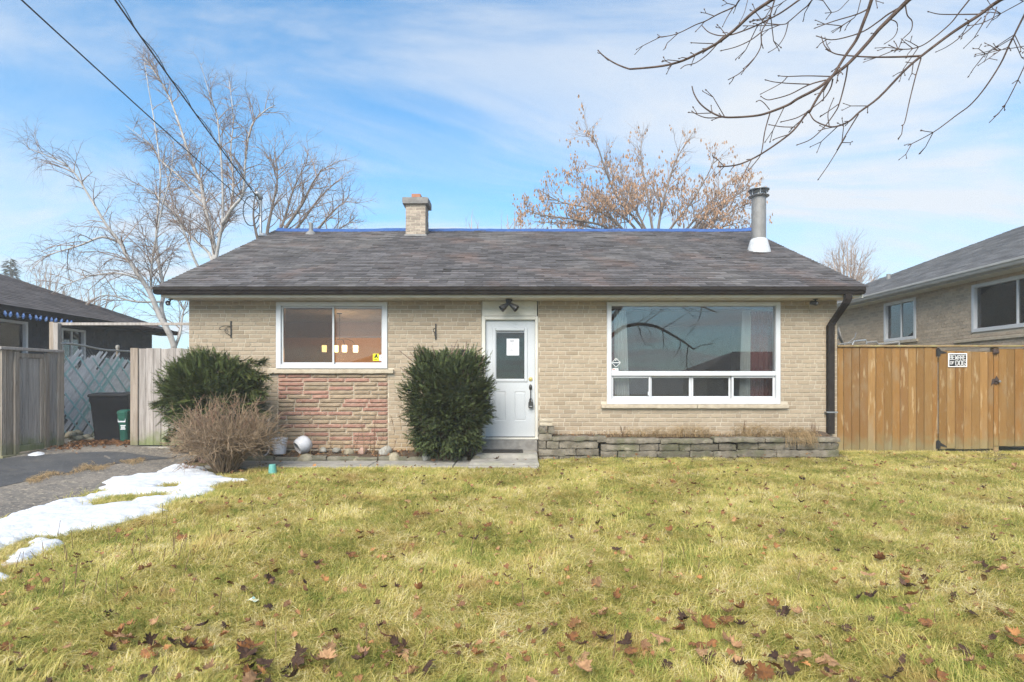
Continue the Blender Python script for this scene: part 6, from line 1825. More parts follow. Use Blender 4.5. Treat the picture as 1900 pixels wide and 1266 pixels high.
# --- street maple whose boughs hang into the picture
mt = empty('maple_tree', (3.3, -.9, -.3), 'dark bare maple boughs hanging over the lawn from beside the street', 'tree')
T = Tree(61, [dict(per_m=0, t0=.3, len=(.03,.1), ang=(30,60), seg=2, rad=.003)])
trunk = smooth_path([(3.3,-.9,-.5),(3.32,-.9,1.0),(3.3,-.8,2.4),(3.35,-.6,3.4),(3.5,-.2,4.6),(3.6,.2,6.0),(3.7,.4,8.0),(3.7,.4,9.6)], 4)
tt = Tubes(); n = len(trunk)
tt.add([tuple(p) for p in trunk], [.24*(1-.85*i/(n-1)) for i in range(n)], 12)
limbA = smooth_path([(3.35,-.6,3.3),(3.9,.4,4.1),(4.3,1.6,4.8),(3.9,2.6,5.2),(3.2,3.3,5.35),(2.4,3.8,5.3)], 5)
limbB = smooth_path([(3.4,-.4,4.0),(4.5,.6,4.8),(5.3,1.8,5.4),(5.2,3.0,5.7),(4.6,4.0,5.8),(3.9,4.6,5.6)], 5)
limbC = smooth_path([(3.35,-.5,3.7),(2.9,-.9,4.5),(2.2,-1.2,5.4),(1.0,-1.4,6.3)], 5)
limbD = smooth_path([(3.4,-.5,3.9),(4.8,-.9,4.4),(6.3,-1.0,4.4),(7.6,-.9,3.9)], 5)
limbE = smooth_path([(3.32,-.8,2.7),(4.2,-1.2,3.4),(5.3,-1.5,3.5),(6.4,-1.7,3.0),(7.0,-1.8,2.6)], 5)
for L in (limbA, limbB, limbC, limbD, limbE):
    n = len(L); tt.add([tuple(p) for p in L], [.085*(1-.7*i/(n-1)) for i in range(n)], 9)
tt.build('trunk', MT['bark_grey'], mt)
r1 = lambda L: [(1100+a/4.521, b/4.521) for a, b in L]; r2 = lambda L: [(1480+a/4.521, b/4.521) for a, b in L]; r3 = lambda L: [(1260+a/4.521, 120+b/4.521) for a, b in L]
def near(limb, p):
    return min(limb, key=lambda q: (q-p).length)
bough = Tubes(); tw = Tubes(); budl = []
def trace(L, Ya, Yb, ra, rb, hub=None, dens=2.2, spurs=True):
    """a bough followed through the picture at distances Ya..Yb, joined to a limb above the frame"""
    pts = [P(x, y, Ya+(Yb-Ya)*i/(len(L)-1)) for i, (x, y) in enumerate(L)]
    pre = []
    if hub is not None:
        h = near(hub, pts[0]+Vector((.3,-.4,.8))); d = (pts[0]-pts[1]).normalized()
        mid = pts[0]+d*.35; pre = [h, h.lerp(mid, .5)+Vector((0,0,.12)), mid]
    path = smooth_path(pre+pts, 4); n = len(path)
    bough.add([tuple(p) for p in path], [ra+(rb-ra)*(i/(n-1))**.8 for i in range(n)], 7)
    if not spurs: return
    LL = sum((path[i+1]-path[i]).length for i in range(n-1))
    for _ in range(int(LL*dens)):
        i = rng.randrange(int(n*.25), n-1); p = path[i]; tan = (path[i+1]-path[i]).normalized()
        sd_ = rand_unit(rng); sd_ = (sd_-tan*sd_.dot(tan)).normalized()
        for s in ((1,-1) if rng.random() < .55 else (1,)):
            d = (tan*.75+sd_*s*.8+Vector((0,0,-.05))).normalized(); ln = rng.choice([.02,.03,.045,.07,.11,.16]); q = p+d*ln; q2 = q+(d+rand_unit(rng)*.5).normalized()*ln*.5
            tw.add([tuple(p), tuple(q), tuple(q2)], [.0034,.0028,.0022], 5); budl.append((q2, d))
            if ln > .06:
                d2 = (d+rand_unit(rng)*.9).normalized(); e_ = q+d2*ln*.45; tw.add([tuple(q), tuple(q.lerp(e_,.5)), tuple(e_)], [.0028,.0024,.002], 5); budl.append((e_, d2))
    budl.append((path[-1], (path[-1]-path[-2]).normalized()))
trace(r1([(1500,0),(1340,110),(1190,250),(1040,365),(860,460),(740,515),(580,555),(350,578),(290,575),(180,530),(90,470),(45,425)]), 3.9, 4.5, .0145, .0042, limbA)
trace(r1([(1760,-20),(1590,100),(1480,160),(1350,225),(1190,285),(1120,298),(1050,298),(970,270),(920,220)]), 3.95, 4.2, .0075, .003, limbA)
trace(r1([(1230,0),(1190,55),(1050,120),(940,180),(860,210),(740,270),(650,300),(550,312)]), 4.4, 4.8, .0075, .003, limbA)
trace(r1([(1525,0),(1480,150),(1415,270),(1410,390),(1340,510),(1240,610),(1145,665)]), 3.8, 3.9, .0062, .0028, limbA)
trace(r1([(1415,270),(1320,340),(1200,395),(1080,425)]), 3.84, 3.9, .004, .0026)
trace(r1([(1840,0),(1800,50),(1750,90),(1640,185),(1600,205),(1450,215),(1270,218)]), 3.9, 4.1, .006, .0025, limbA)
trace(r1([(1640,185),(1610,300),(1550,390),(1480,437)]), 4.0, 4.0, .0036, .0022)
trace(r1([(1300,0),(1270,110),(1230,190)]), 4.6, 4.6, .0036, .0022, limbA)
trace(r1([(1640,-10),(1560,40),(1450,85)]), 4.2, 4.3, .004, .0024, limbA)
trace(r1([(1180,60),(1130,140),(1090,220)]), 4.5, 4.5, .004, .0024)
trace(r1([(1040,375),(960,460),(860,530),(780,548),(745,570)]), 4.1, 4.15, .004, .0026)
trace(r1([(940,180),(900,225),(865,262)]), 4.6, 4.6, .0036, .0026)
trace(r1([(1010,367),(920,364),(830,360)]), 4.1, 4.1, .0034, .0026)
L2 = r2([(930,0),(850,80),(760,170),(680,250),(580,370),(420,540),(290,640),(180,735),(0,830)])+r1([(1640,880),(1490,940),(1380,970),(1200,985),(1080,980),(980,935),(900,870),(850,790),(833,730)])
trace(L2, 3.7, 4.2, .017, .004, limbA)
trace(r1([(1080,985),(960,990),(880,965),(835,937)]), 4.15, 4.2, .0042, .0028)
trace(r2([(620,0),(590,90),(540,220),(490,340),(400,470),(300,630),(220,740),(150,850),(100,940)])+r3([(1075,400),(980,530),(880,620),(690,750),(540,825),(440,850),(330,857)]), 3.6, 4.0, .0125, .0045, limbA)
L4 = r2([(1700,0),(1640,40),(1520,130),(1380,220),(1250,310),(1040,470),(900,590),(680,820),(520,940),(430,1020),(310,1065),(220,1050),(140,1010),(100,950)])
trace(L4, 3.9, 4.4, .0155, .004, limbB)
trace(r2([(1040,470),(860,478),(640,480),(450,470),(310,450),(230,390),(200,310)]), 4.1, 4.3, .0075, .003)
trace(r2([(1035,490),(990,640),(940,840),(900,1020),(880,1050)]), 4.1, 4.1, .0046, .0026)
trace(r2([(510,960),(430,1090),(330,1260)])+r3([(1400,600),(1260,830),(1170,960)]), 4.25, 4.3, .0046, .0026)
trace(r2([(420,550),(400,680),(350,870),(310,950),(220,1070),(110,1170),(0,1215)]), 3.9, 4.0, .0052, .0028)
trace(r2([(265,1055),(255,950),(300,830)]), 4.35, 4.35, .0036, .0028)
trace(r2([(1960,0),(1900,130),(1820,290),(1770,390),(1700,540),(1570,740),(1450,880),(1330,970),(1170,1090),(1050,1160),(935,1218)]), 4.2, 4.6, .0095, .003, limbB)
trace(r2([(2000,330),(1900,560),(1800,770),(1720,910),(1615,1022)]), 4.4, 4.6, .006, .003, limbB)
trace(r2([(2000,365),(1890,390),(1770,410),(1680,425),(1550,460)]), 4.3, 4.4, .004, .0024, limbB)
trace(r2([(1440,0),(1360,100),(1280,200),(1140,320),(1040,385),(940,412),(840,410),(770,382)]), 4.2, 4.4, .0068, .003, limbB)
trace(r2([(1990,-60),(1895,10),(1750,90),(1560,190),(1440,215)]), 4.1, 4.2, .005, .0026, limbB)
trace(r2([(900,40),(760,120),(680,180),(560,260),(420,310),(280,335),(165,305)]), 3.8, 4.0, .006, .003)
trace(r2([(535,-20),(490,130),(400,200),(300,270)]), 4.3, 4.4, .004, .0025, limbA)
trace(r2([(600,70),(500,120),(300,180),(150,235)]), 3.7, 3.8, .005, .0026)
trace(r2([(440,-10),(340,90),(240,110)]), 4.3, 4.3, .0034, .0022, limbA)
trace(r2([(905,50),(920,130),(960,180),(950,260),(880,330),(850,400),(820,430)]), 3.8, 3.85, .0042, .0022)
trace(r2([(780,165),(830,190),(835,260),(800,320),(735,365)]), 3.8, 3.8, .0036, .0022)
trace(r2([(1520,120),(1350,122),(1190,120),(1100,100)]), 4.1, 4.2, .0048, .0026)
trace(r2([(1540,150),(1460,230),(1330,340),(1240,400),(1165,435)]), 4.1, 4.1, .0042, .0024)
trace(r2([(1670,60),(1640,150),(1590,225)]), 4.0, 4.0, .0036, .0022)
trace(r3([(1270,100),(1080,95),(910,100),(840,95)]), 3.95, 4.0, .0042, .0026)
trace(r3([(910,100),(850,160),(690,245)]), 4.0, 4.0, .0034, .0024)
trace(r3([(1230,130),(1090,170),(930,250),(790,290),(735,295),(690,270)]), 3.95, 4.05, .005, .0026)
trace(r3([(1090,165),(960,160),(880,155),(790,145),(730,130)]), 4.0, 4.05, .004, .0026)
trace(r3([(1290,120),(1270,200),(1210,290),(1090,385)]), 3.9, 3.95, .0052, .0034)
trace(r3([(765,400),(720,560),(690,740),(640,820),(585,885)]), 4.05, 4.05, .0044, .0028)
trace(r3([(760,380),(720,330),(680,300),(655,308)]), 4.05, 4.05, .0032, .0026)
trace(r3([(1075,400),(980,450),(860,480)]), 3.95, 3.95, .004, .0028)
trace(r3([(980,525),(860,522),(760,505)]), 3.97, 3.97, .0034, .0028)
trace(r3([(910,590),(830,615),(795,630)]), 3.97, 3.97, .0034, .0026)
bough.build('bough', MT['branch_dark'], mt)['kind'] = 'stuff'; tw.build('twig', MT['branch_dark'], mt)['kind'] = 'stuff'
V = []; F = []
for p, d in budl:
    a = d.orthogonal().normalized(); b = d.cross(a); q = len(V); s = rng.uniform(.0038,.0062)
    V += [tuple(p-d*.006)]+[tuple(p+d*.002+(a*math.cos(k*1.2566)+b*math.sin(k*1.2566))*s) for k in range(5)]+[tuple(p+d*.014)]
    for k in range(5): F += [(q, q+1+(k+1)%5, q+1+k), (q+6, q+1+k, q+1+(k+1)%5)]
o = link('buds', np_mesh('buds', V, F, MT['branch_dark'], None, True), mt); o['kind'] = 'stuff'
# the rest of the crown, above and behind the picture
T = Tree(67, [dict(per_m=2.2, t0=.3, len=(1.0,2.2), ang=(30,70), up=.25, wob=.18, seg=6, rad=.02, taper=.4), dict(per_m=3.2, t0=.2, len=(.4,1.1), ang=(25,60), up=.05, grav=-.1, wob=.2, seg=4, rad=.008, taper=.4), dict(per_m=3, t0=.2, len=(.15,.4), ang=(25,60), wob=.2, seg=2, rad=.004, taper=.3)])
for L, a in ((trunk[14:], .07), (limbC, .08), (limbD, .08), (limbE, .06)): T.spawn(L, [a]*len(L), 0)
for k in (1, 2, 3):
    if T.tubes[k].by: T.tubes[k].build(['', 'upper_bough', 'upper_branch', 'upper_twig'][k], MT['branch_dark'], mt)['kind'] = 'stuff'

# ================================================================== shrubs
MT['yew'] = mk('yew_needles', (.082,.105,.036), (.048,.066,.026), scale=5, rough=.7, spec=.25, rnd='attr', ramt=.45, layers=[((.15,.16,.05), 9, .58, .70, .6), ((.14,.09,.04), 6, .66, .76, .6)], translucent=.12)
MT['yew2'] = mk('yellowish_yew_needles', (.090,.115,.030), (.052,.072,.024), scale=4, rough=.7, spec=.25, rnd='attr', ramt=.45, layers=[((.19,.17,.04), 8, .57, .70, .6), ((.15,.095,.04), 6, .66, .76, .6)], translucent=.12)  # slightly lighter, yellower needle colour for the spreading yew
def sprigs(centers, dirs, lens, rnds, npairs=8, nl=.030, nw=.0062):
    """flat needle sprays: two ranks of needles along a short shoot"""
    C = np.array(centers); D = np.array(dirs); D /= np.linalg.norm(D, axis=1, keepdims=True); L = np.array(lens)[:,None]
    up = np.tile(np.array([[0,0,1.0]]), (len(C),1))+nrng.normal(0,.35,(len(C),3))
    Sd = np.cross(D, up); Sd /= np.maximum(np.linalg.norm(Sd, axis=1, keepdims=True), 1e-6); N = np.cross(Sd, D)
    V = []; m = len(C)
    for k in range(npairs):
        t = (k+.5)/npairs
        base = C+D*L*t
        sc = nl*(1.0-.55*t)*nrng.uniform(.75,1.25,(m,1))
        for s in (-1, 1):
            d = Sd*s*.86+D*.5+N*nrng.uniform(-.1,.35,(m,1))
            tip = base+d*sc; w = D*nw
            V.append(np.stack([base-w, base+w, tip+w*.5, tip-w*.5], axis=1))
    # leading shoot tip
    tip = C+D*L*1.12
    V.append(np.stack([C-Sd*.0025, C+Sd*.0025, tip+Sd*.002, tip-Sd*.002], axis=1))
    V = np.stack(V, axis=1); Q = np.repeat(np.array(rnds), V.shape[1]*4)
    V = V.reshape(-1,3); F = np.arange(len(V)).reshape(-1,4)
    return V, F, Q

def yew(name, label, center, half, mat, n, seed, shape, upward=.25, clump=140, lenr=(.07,.15), stems=True, outl=.16):
    e = empty(name, (center[0], center[1], 0), label, 'shrub')
    r = random.Random(seed); C = []; D = []; L = []; Q = []
    c0 = Vector(center); h = Vector(half)
    clumps = []
    for _ in range(clump):
        d = rand_unit(r); s = shape(d); k = r.uniform(.80, 1.12)
        clumps.append((Vector((d.x*h.x*s*k, d.y*h.y*s*k, d.z*h.z*s*k)), d, r.random(), r.uniform(.09,.2)))
    for i in range(n):
        if r.random() < .62:
            cp, d, q, rad = r.choice(clumps); p = cp+rand_unit(r)*rad*r.random()**.5; q = min(1, max(0, q+r.uniform(-.15,.15)))
        else:
            d = rand_unit(r); s = shape(d); k = r.uniform(.78, 1.0); p = Vector((d.x*h.x*s*k, d.y*h.y*s*k, d.z*h.z*s*k)); q = r.random()
        dd = Vector((p.x/h.x, p.y/h.y, p.z/h.z)); dd = dd.normalized() if dd.length > 0 else d
        dirv = dd+Vector((0,0,upward))+rand_unit(r)*.65
        if (c0+p).z < .04 or (c0+p).y > WY-.03: continue
        C.append(tuple(c0+p)); D.append(tuple(dirv)); L.append(r.uniform(*lenr)); Q.append(q)
    V, F, QQ = sprigs(C, D, L, Q)
    V[:,1] = np.minimum(V[:,1], WY-.012)
    link('foliage', np_mesh('foliage', V, F, MT[mat], QQ), e)
    # woody inside
    tb = Tubes(); root = Vector((center[0], center[1], .0))
    for k in range(70):
        d = rand_unit(r); s = shape(d)*r.uniform(.6,.95); tip = c0+Vector((d.x*h.x*s, d.y*h.y*s, d.z*h.z*s))
        if tip.z < .15: continue
        tip.y = min(tip.y, WY-.05)
        b0 = root+Vector((r.uniform(-.15,.15), r.uniform(-.1,.1), 0)); mid = b0.lerp(tip, .5)+Vector((0,0,.12)); tb.add([tuple(b0), tuple(mid), tuple(tip)], [.014,.009,.003], 4, r.random())
    tb.build('stem', MT['twig_brown'], e)
    # inner mass of older foliage
    bm = bmesh.new(); bmesh.ops.create_icosphere(bm, subdivisions=4, radius=1)
    for v in bm.verts:
        d = v.co.normalized(); s = shape(d)*(.64+.10*mnoise.noise(d*3.3)); q = c0+Vector((d.x*h.x*s, d.y*h.y*s, d.z*h.z*s)); q.z = max(q.z, .10); q.y = min(q.y, WY-.03); v.co = q
    me = bpy.data.meshes.new('inner_foliage'); bm.to_mesh(me); bm.free(); me.materials.append(MT[mat]); link('inner_foliage', me, e)
    return e
def box_shape(d, k=5.0): return 1/((abs(d.x)**k+abs(d.y)**k+abs(d.z)**k)**(1/k))
def up_yew(d):
    s = box_shape(d)*(1+.07*mnoise.noise(d*2.3+Vector((3,1,2))))
    t_ = d.z*s
    if t_ < .1: s *= 1+.14*(t_-.1)
    return s
yc = P(829, 742, 9.62)
yw = yew('yew_shrub', 'upright boxy dark green yew beside the front door', (yc.x+.02, 9.62, .91), (.58,.46,.78), 'yew', 9500, 5, up_yew)
tb = Tubes()
for px0, py0, px1, py1 in ((770,668,740,650),(773,664,761,654),(784,664,776,645),(795,663,778,641),(806,664,802,641),(826,664,849,631),(837,660,838,640),(846,652,850,638),(858,656,866,633),(878,676,884,660),(884,678,899,659),(760,690,742,682)):
    a, b = P(px0, py0+6, 9.5), P(px1, py1, 9.45); mid = a.lerp(b, .55)+Vector((.015,0,-.012)); tb.add([tuple(a), tuple(mid), tuple(b)], [.008,.0065,.0055], 5)
tb.build('bare_shoot', MT['twig_brown'], yw)
def wide_yew(d):
    s = box_shape(d, 3.2)*(1+.20*mnoise.noise(d*2.0+Vector((7,1,4)))+.10*mnoise.noise(d*4.6))
    return s
yl = P(392, 735, 9.55)
yw2 = yew('yew_shrub', 'spreading ragged yew at the house corner behind the bare shrub', (yl.x+.03, 9.50, 1.12), (.60,.46,.48), 'yew2', 7600, 8, wide_yew, upward=.35, clump=110, lenr=(.08,.19))
C = []; D = []; L = []; Q = []
r = random.Random(77)
for x0_, y0_, x1_, y1_, n in ((330,735,288,752,130),(335,700,306,712,60),(340,705,318,690,60),(440,690,497,700,150),(450,720,488,735,120),(440,680,490,672,110),(455,765,492,770,110),(330,790,312,812,90),(335,760,316,770,70)):
    a, b = P(x0_, y0_, 9.45), P(x1_, y1_, 9.25)
    for k in range(n):
        t = r.random(); p = a.lerp(b, t)+rand_unit(r)*.09*(1.1-t); C.append(tuple(p)); D.append(tuple((b-a).normalized()+rand_unit(r)*.6)); L.append(r.uniform(.08,.17)); Q.append(r.random())
V, F, QQ = sprigs(C, D, L, Q); link('side_spray', np_mesh('side_spray', V, F, MT['yew2'], QQ), yw2)
tb = Tubes()
for px0, py0, px1, py1 in ((372,664,358,650),(380,662,366,651),(388,660,382,650),(425,660,420,649),(400,660,395,652)):
    a, b = P(px0, py0+8, 9.45), P(px1, py1, 9.4); tb.add([tuple(a), tuple(a.lerp(b,.5)), tuple(b)], [.007,.006,.005], 5)
tb.build('bare_shoot', MT['twig_brown'], yw2)

# bare twiggy shrub
MT['shrubtwig'] = mk('tan_shrub_twig', (.32,.23,.15), (.21,.15,.10), scale=14, rough=.9, rnd='attr', ramt=.32)
MT['redtip'] = mk('reddish_shrub_tip', (.27,.135,.095), (.25,.17,.12), scale=10, rough=.9, rnd='attr', ramt=.25)
bs_ = gpx(418, 874); 
be = empty('bare_shrub', bs_, 'bare tan twiggy shrub at the driveway corner', 'shrub')
r = random.Random(9); T0 = Tubes(); T1 = Tubes(); T2 = Tubes()
for k in range(420):
    a = r.uniform(0, 6.283); el = r.random()**.7
    out = .82*math.sqrt(1-(1-el)**2)*r.uniform(.55,1.05); hh = 1.08*(1-.62*el**1.6)*r.uniform(.55,1.05)
    tip = bs_+Vector((out*math.cos(a), out*math.sin(a)*.85, hh)); b0 = bs_+Vector((.17*math.cos(a)*r.random(), .15*math.sin(a)*r.random(), 0))
    mid = b0.lerp(tip, .45)+Vector((0,0,.16*el))+rand_unit(r)*.035; m2 = b0.lerp(tip, .78)+Vector((0,0,.10*el))+rand_unit(r)*.04
    path = smooth_path([b0, mid, m2, tip], 3)
    if r.random() < .2: path[-1] = path[-1]+Vector((0,0,-.08)); 
    n = len(path); T0.add([tuple(p) for p in path], [.0058*(1-.62*i/(n-1)) for i in range(n)], 4, r.random())
    for _ in range(r.choice([3,4,5,6])):
        i = r.randrange(2, n-1); p = path[i]; tan = (path[i+1]-path[i]).normalized(); d = (tan+rand_unit(r)*.9+Vector((0,0,.25))).normalized(); ln = r.uniform(.10,.32); q = p+d*ln*.5; q2 = q+(d+rand_unit(r)*.35).normalized()*ln*.5
        (T2 if q2.z > bs_.z+.75 and r.random() < .45 else T1).add([tuple(p), tuple(q), tuple(q2)], [.0038,.003,.0022], 3, r.random())
        for _ in range(2):
            d2 = (d+rand_unit(r)*.9).normalized(); e_ = q+d2*r.uniform(.05,.14); T1.add([tuple(q), tuple(q.lerp(e_,.5)+rand_unit(r)*.006), tuple(e_)], [.0026,.0022,.0016], 3, r.random())
T0.build('stem', MT['shrubtwig'], be); T1.build('twig', MT['shrubtwig'], be); T2.build('red_twig', MT['redtip'], be)
# small clump poking out of the snow
bs2 = gpx(352, 876); T0 = Tubes()
for k in range(26):
    a = r.uniform(0,6.28); tip = bs2+Vector((r.uniform(-.16,.16), r.uniform(-.1,.1), r.uniform(.05,.2))); T0.add([tuple(bs2+Vector((r.uniform(-.03,.03),0,0))), tuple(bs2.lerp(tip,.6)+rand_unit(r)*.02), tuple(tip)], [.004,.003,.002], 3, r.random())
tag(T0.build('twig_sprig', MT['redtip'], None), 'small reddish twig sprig poking up through the snow', 'twigs')

# ================================================================== dry stalks
MT['straw'] = mk('dry_straw', (.46,.33,.18), (.36,.25,.13), scale=9, rough=.9, rnd='attr', ramt=.35, translucent=.2)
MT['weed'] = mk('dead_weed', (.20,.12,.075), (.15,.09,.06), scale=9, rough=.9, rnd='attr', ramt=.3)
MT['deadleaf'] = mk('dead_leaf_litter', (.26,.125,.055), (.17,.08,.04), scale=6, rough=.85, rnd='attr', ramt=.45, cols=[(.30,.15,.065),(.22,.10,.045),(.36,.20,.10),(.13,.065,.035),(.33,.16,.06)], translucent=.12)
r = random.Random(19)
def dry_clump(tb, c, n, h, spread, droop=0.0, thick=.0022):
    for _ in range(n):
        a = r.uniform(0,6.28); b0 = c+Vector((r.gauss(0,spread*.5), r.gauss(0,spread*.25), 0)); ln = h*r.uniform(.45,1.1)
        lean = Vector((math.cos(a)*.35, math.sin(a)*.25-.12, 1)).normalized(); p1 = b0+lean*ln*.55; p2 = p1+(lean+Vector((math.cos(a)*.7, math.sin(a)*.5-droop, -.5-droop))).normalized()*ln*.5
        tb.add([tuple(b0), tuple(p1), tuple(p2)], [thick,thick*.85,thick*.5], 3, r.random())
tb = Tubes()
for px, n, h in [(1140,40,.16),(1165,50,.18),(1190,60,.22),(1215,70,.22),(1240,60,.20),(1262,70,.26),(1285,70,.28),(1302,60,.24),(1315,30,.2),(1350,25,.14),(1372,60,.26),(1392,80,.30),(1412,80,.30),(1430,50,.22),(1450,70,.24),(1468,80,.24),(1485,80,.22),(1500,70,.2)]:
    c = Vector(((px-CX)*9.98/FPX, 9.98, .37)); dry_clump(tb, c, n, h, .14)
for px in (1455, 1470, 1482, 1492, 1500):
    c = Vector(((px-CX)*9.86/FPX, 9.84, .40))
    for _ in range(34):
        a = r.uniform(-.5,.5); p1 = c+Vector((r.uniform(-.07,.07), -.10-r.random()*.08, .03+r.random()*.05)); p2 = p1+Vector((a*.12, -.05-r.random()*.05, -.10-r.random()*.14)); tb.add([tuple(c+Vector((r.uniform(-.05,.05),0,-.02))), tuple(p1), tuple(p2)], [.0024,.002,.0013], 3, r.random())
for k in range(60):
    px = r.uniform(1030, 1530); c = Vector(((px-CX)*10.0/FPX, r.uniform(9.9,10.2), .36)); dry_clump(tb, c, 3, r.choice([.1,.12,.2,.38]), .03)
o = tb.build('dry_grass', MT['straw'], None); tag(o, 'dry straw-coloured grass growing out of the stone planter', 'dry grass', kind='stuff')
tb = Tubes()
for px, hgt in ((1032,.1),(1072,.1),(1092,.13),(1096,.1),(1115,.1),(1128,.13),(1158,.28),(1380,.28),(1509,.34),(1512,.22)):
    c = Vector(((px-CX)*10.02/FPX, 10.02, .35))
    for _ in range(5):
        tip = c+Vector((r.uniform(-.07,.07), r.uniform(-.05,.05), hgt*r.uniform(.6,1.1))); tb.add([tuple(c), tuple(c.lerp(tip,.5)+rand_unit(r)*.02), tuple(tip)], [.0045,.004,.003], 4, r.random())
o = tb.build('dead_weeds', MT['weed'], None); tag(o, 'dark dead weed stalks standing in the stone planter', 'weeds', kind='stuff')
tb = Tubes(); tb2 = Tubes()
def z6w(px, py, Y=9.9): return P(460+px/6.333, 780+py/6.333, Y)
for x0_, y0_, x1_, y1_ in ((845,372,715,-160),(770,420,720,0),(1255,400,1310,120),(1370,380,1350,60),(1360,390,1330,20),(1480,380,1500,-60),(1490,380,1490,-20),(1430,380,1440,190),(1700,350,1760,200),(1250,390,1245,250),(1120,400,1110,260),(975,400,970,250),(1530,330,1600,180),(1720,140,1690,-40),(1800,100,1790,-80),(450,240,460,120)):
    a, b = z6w(x0_, y0_), z6w(x1_, y1_); mids = [a.lerp(b, t)+Vector((r.uniform(-.012,.012),0,0)) for t in (.33,.66)]; path = [a, *mids, b]
    (tb2 if r.random() < .4 else tb).add([tuple(p) for p in path], [.0042,.0038,.003,.0022], 4, r.random())
    for _ in range(9):
        t = r.uniform(.35,1); p = a.lerp(b, t); d = rand_unit(r)*.05; tb.add([tuple(p), tuple(p+d*.5+Vector((0,0,.02))), tuple(p+d+Vector((0,0,.03)))], [.0028,.0024,.003], 3, r.random())
for k in range(70):
    c = Vector((r.uniform(-4.5,-.8), r.uniform(9.65,10.2), .08)); tip = c+Vector((r.uniform(-.18,.18), r.uniform(-.1,.05), r.uniform(.08,.42)*r.random())); tb2.add([tuple(c), tuple(c.lerp(tip,.5)+Vector((0,0,.02))), tuple(tip)], [.0028,.0024,.0015], 3, r.random())
o = tb.build('dead_weeds', MT['weed'], None); tag(o, 'dark dead weed stalks standing in the garden bed', 'weeds', kind='stuff')
o = tb2.build('dry_grass', MT['straw'], None); tag(o, 'scattered dry straw stems in the garden bed', 'dry grass', kind='stuff')
# straw growing in the driveway crack
tb = Tubes()
for k in range(1500):
    t = r.random(); px = 50+t*215; py = 893-t*40+3*math.sin(t*22)
    w = abs(math.sin(t*7.5+.6))**1.5
    if r.random() > .15+.85*w: continue
    g = gpx(px+r.gauss(0,2.5), py+r.gauss(0,1.6)*(.6+1.3*w)); a = r.uniform(0,6.28); ln = r.uniform(.02,.07)*(.5+.7*w)
    p1 = g+Vector((math.cos(a)*ln*.5, math.sin(a)*ln*.5, ln*.55+.01)); p2 = p1+Vector((math.cos(a)*ln*.5, math.sin(a)*ln*.5, -ln*.15)); tb.add([tuple(g+Vector((0,0,.006))), tuple(p1), tuple(p2)], [.0024,.002,.0012], 3, r.random())
o = tb.build('dry_grass', MT['straw'], None); tag(o, 'matted dry grass growing along the driveway crack', 'dry grass', kind='stuff')

# ================================================================== fallen leaves
LO = [(0,-.50),(.05,-.30),(.22,-.40),(.26,-.30),(.46,-.28),(.38,-.14),(.54,.02),(.36,.06),(.40,.24),(.24,.18),(.16,.14),(.20,.36),(.10,.36),(0,.56)]
outl = LO+[(-x, y) for x, y in LO[-2:0:-1]]
def leaf_geo(rr, size, curl, fold, rag=.16):
    """maple leaf: outline, a middle ring and a heart, curled and folded"""
    n = len(outl); pts = []
    sq = rr.uniform(.55, 1.0); torn = rr.uniform(0, 6.28); cut = rr.uniform(.0, .6)
    rg = [1+rr.uniform(-rag, rag)-cut*max(0, math.cos(math.atan2(y, x)-torn))**3 for x, y in outl]
    for k in (1.0, .55):
        for (x, y), q_ in zip(outl, rg): pts.append((x*k*q_*sq, y*k*q_ if k == 1 else y*k*q_-.02))
    pts.append((0, -.05)); a0 = rr.uniform(0,6.28); tw_ = rr.uniform(-.8,.8)
    V = []
    for x, y in pts:
        rad = math.hypot(x, y); u = x*math.cos(a0)+y*math.sin(a0)
        z = curl*rad*rad*1.6+fold*abs(x)*.9+.10*math.sin(5*math.atan2(y,x)+a0)*rad+tw_*x*y*.6
        s = 1-.28*abs(curl)*rad
        V.append((x*s*size, y*s*size, z*size*.8))
    F = []
    for i in range(n):
        j = (i+1) % n; F.append((i, j, n+j)); F.append((i, n+j, n+i)); F.append((n+i, n+j, 2*n))
    return V, F
leafmats = []
for nm, c1_, c2_ in (('dark', (.085,.048,.032), (.055,.032,.023)), ('rust', (.24,.105,.04), (.15,.07,.032)), ('tan', (.34,.20,.105), (.23,.13,.068))):
    leafmats.append(mk('leaf_'+nm, c1_, c2_, scale=40, lo=.4, hi=.6, rough=.8, spec=.2, rnd='obj', ramt=.35, translucent=.12))
llab = ('dark brown curled maple leaf lying in the lawn', 'rusty orange curled maple leaf lying in the lawn', 'pale tan curled maple leaf lying in the lawn')
lmesh = [[] for _ in range(3)]
r = random.Random(29)
for mi in range(3):
    for k in range(14):
        V, F = leaf_geo(r, 1.0, r.choice([-.9,-.6,-.3,.3,.6,.9,1.2])*r.uniform(.7,1.1), r.uniform(.0,1.0)); lmesh[mi].append(np_mesh('fallen_leaf', V, F, leafmats[mi], None, False))
spots = []
hub = [gpx(px, py) for px, py in ((1100,970),(1150,1000),(1080,1060),(820,1130),(440,1100),(330,1200),(500,1200),(720,1120),(1160,1110),(1240,1180),(1350,1150),(1480,1130),(1560,1190),(1650,1090),(1700,1140),(1800,1010),(1860,1060),(1120,1240),(900,1230),(700,1240),(1330,1240),(1700,1240),(250,1240),(600,1060),(1370,1000),(900,1000),(1230,905),(1580,870),(1690,1190),(1020,1190),(1850,1180),(140,1180))]
hub2 = [gpx(px, py) for px, py in ((700,1235),(520,1245),(1210,1200),(1330,1250),(1700,1130),(1840,1080),(480,1250),(1590,1190),(1500,1260),(330,1215))]
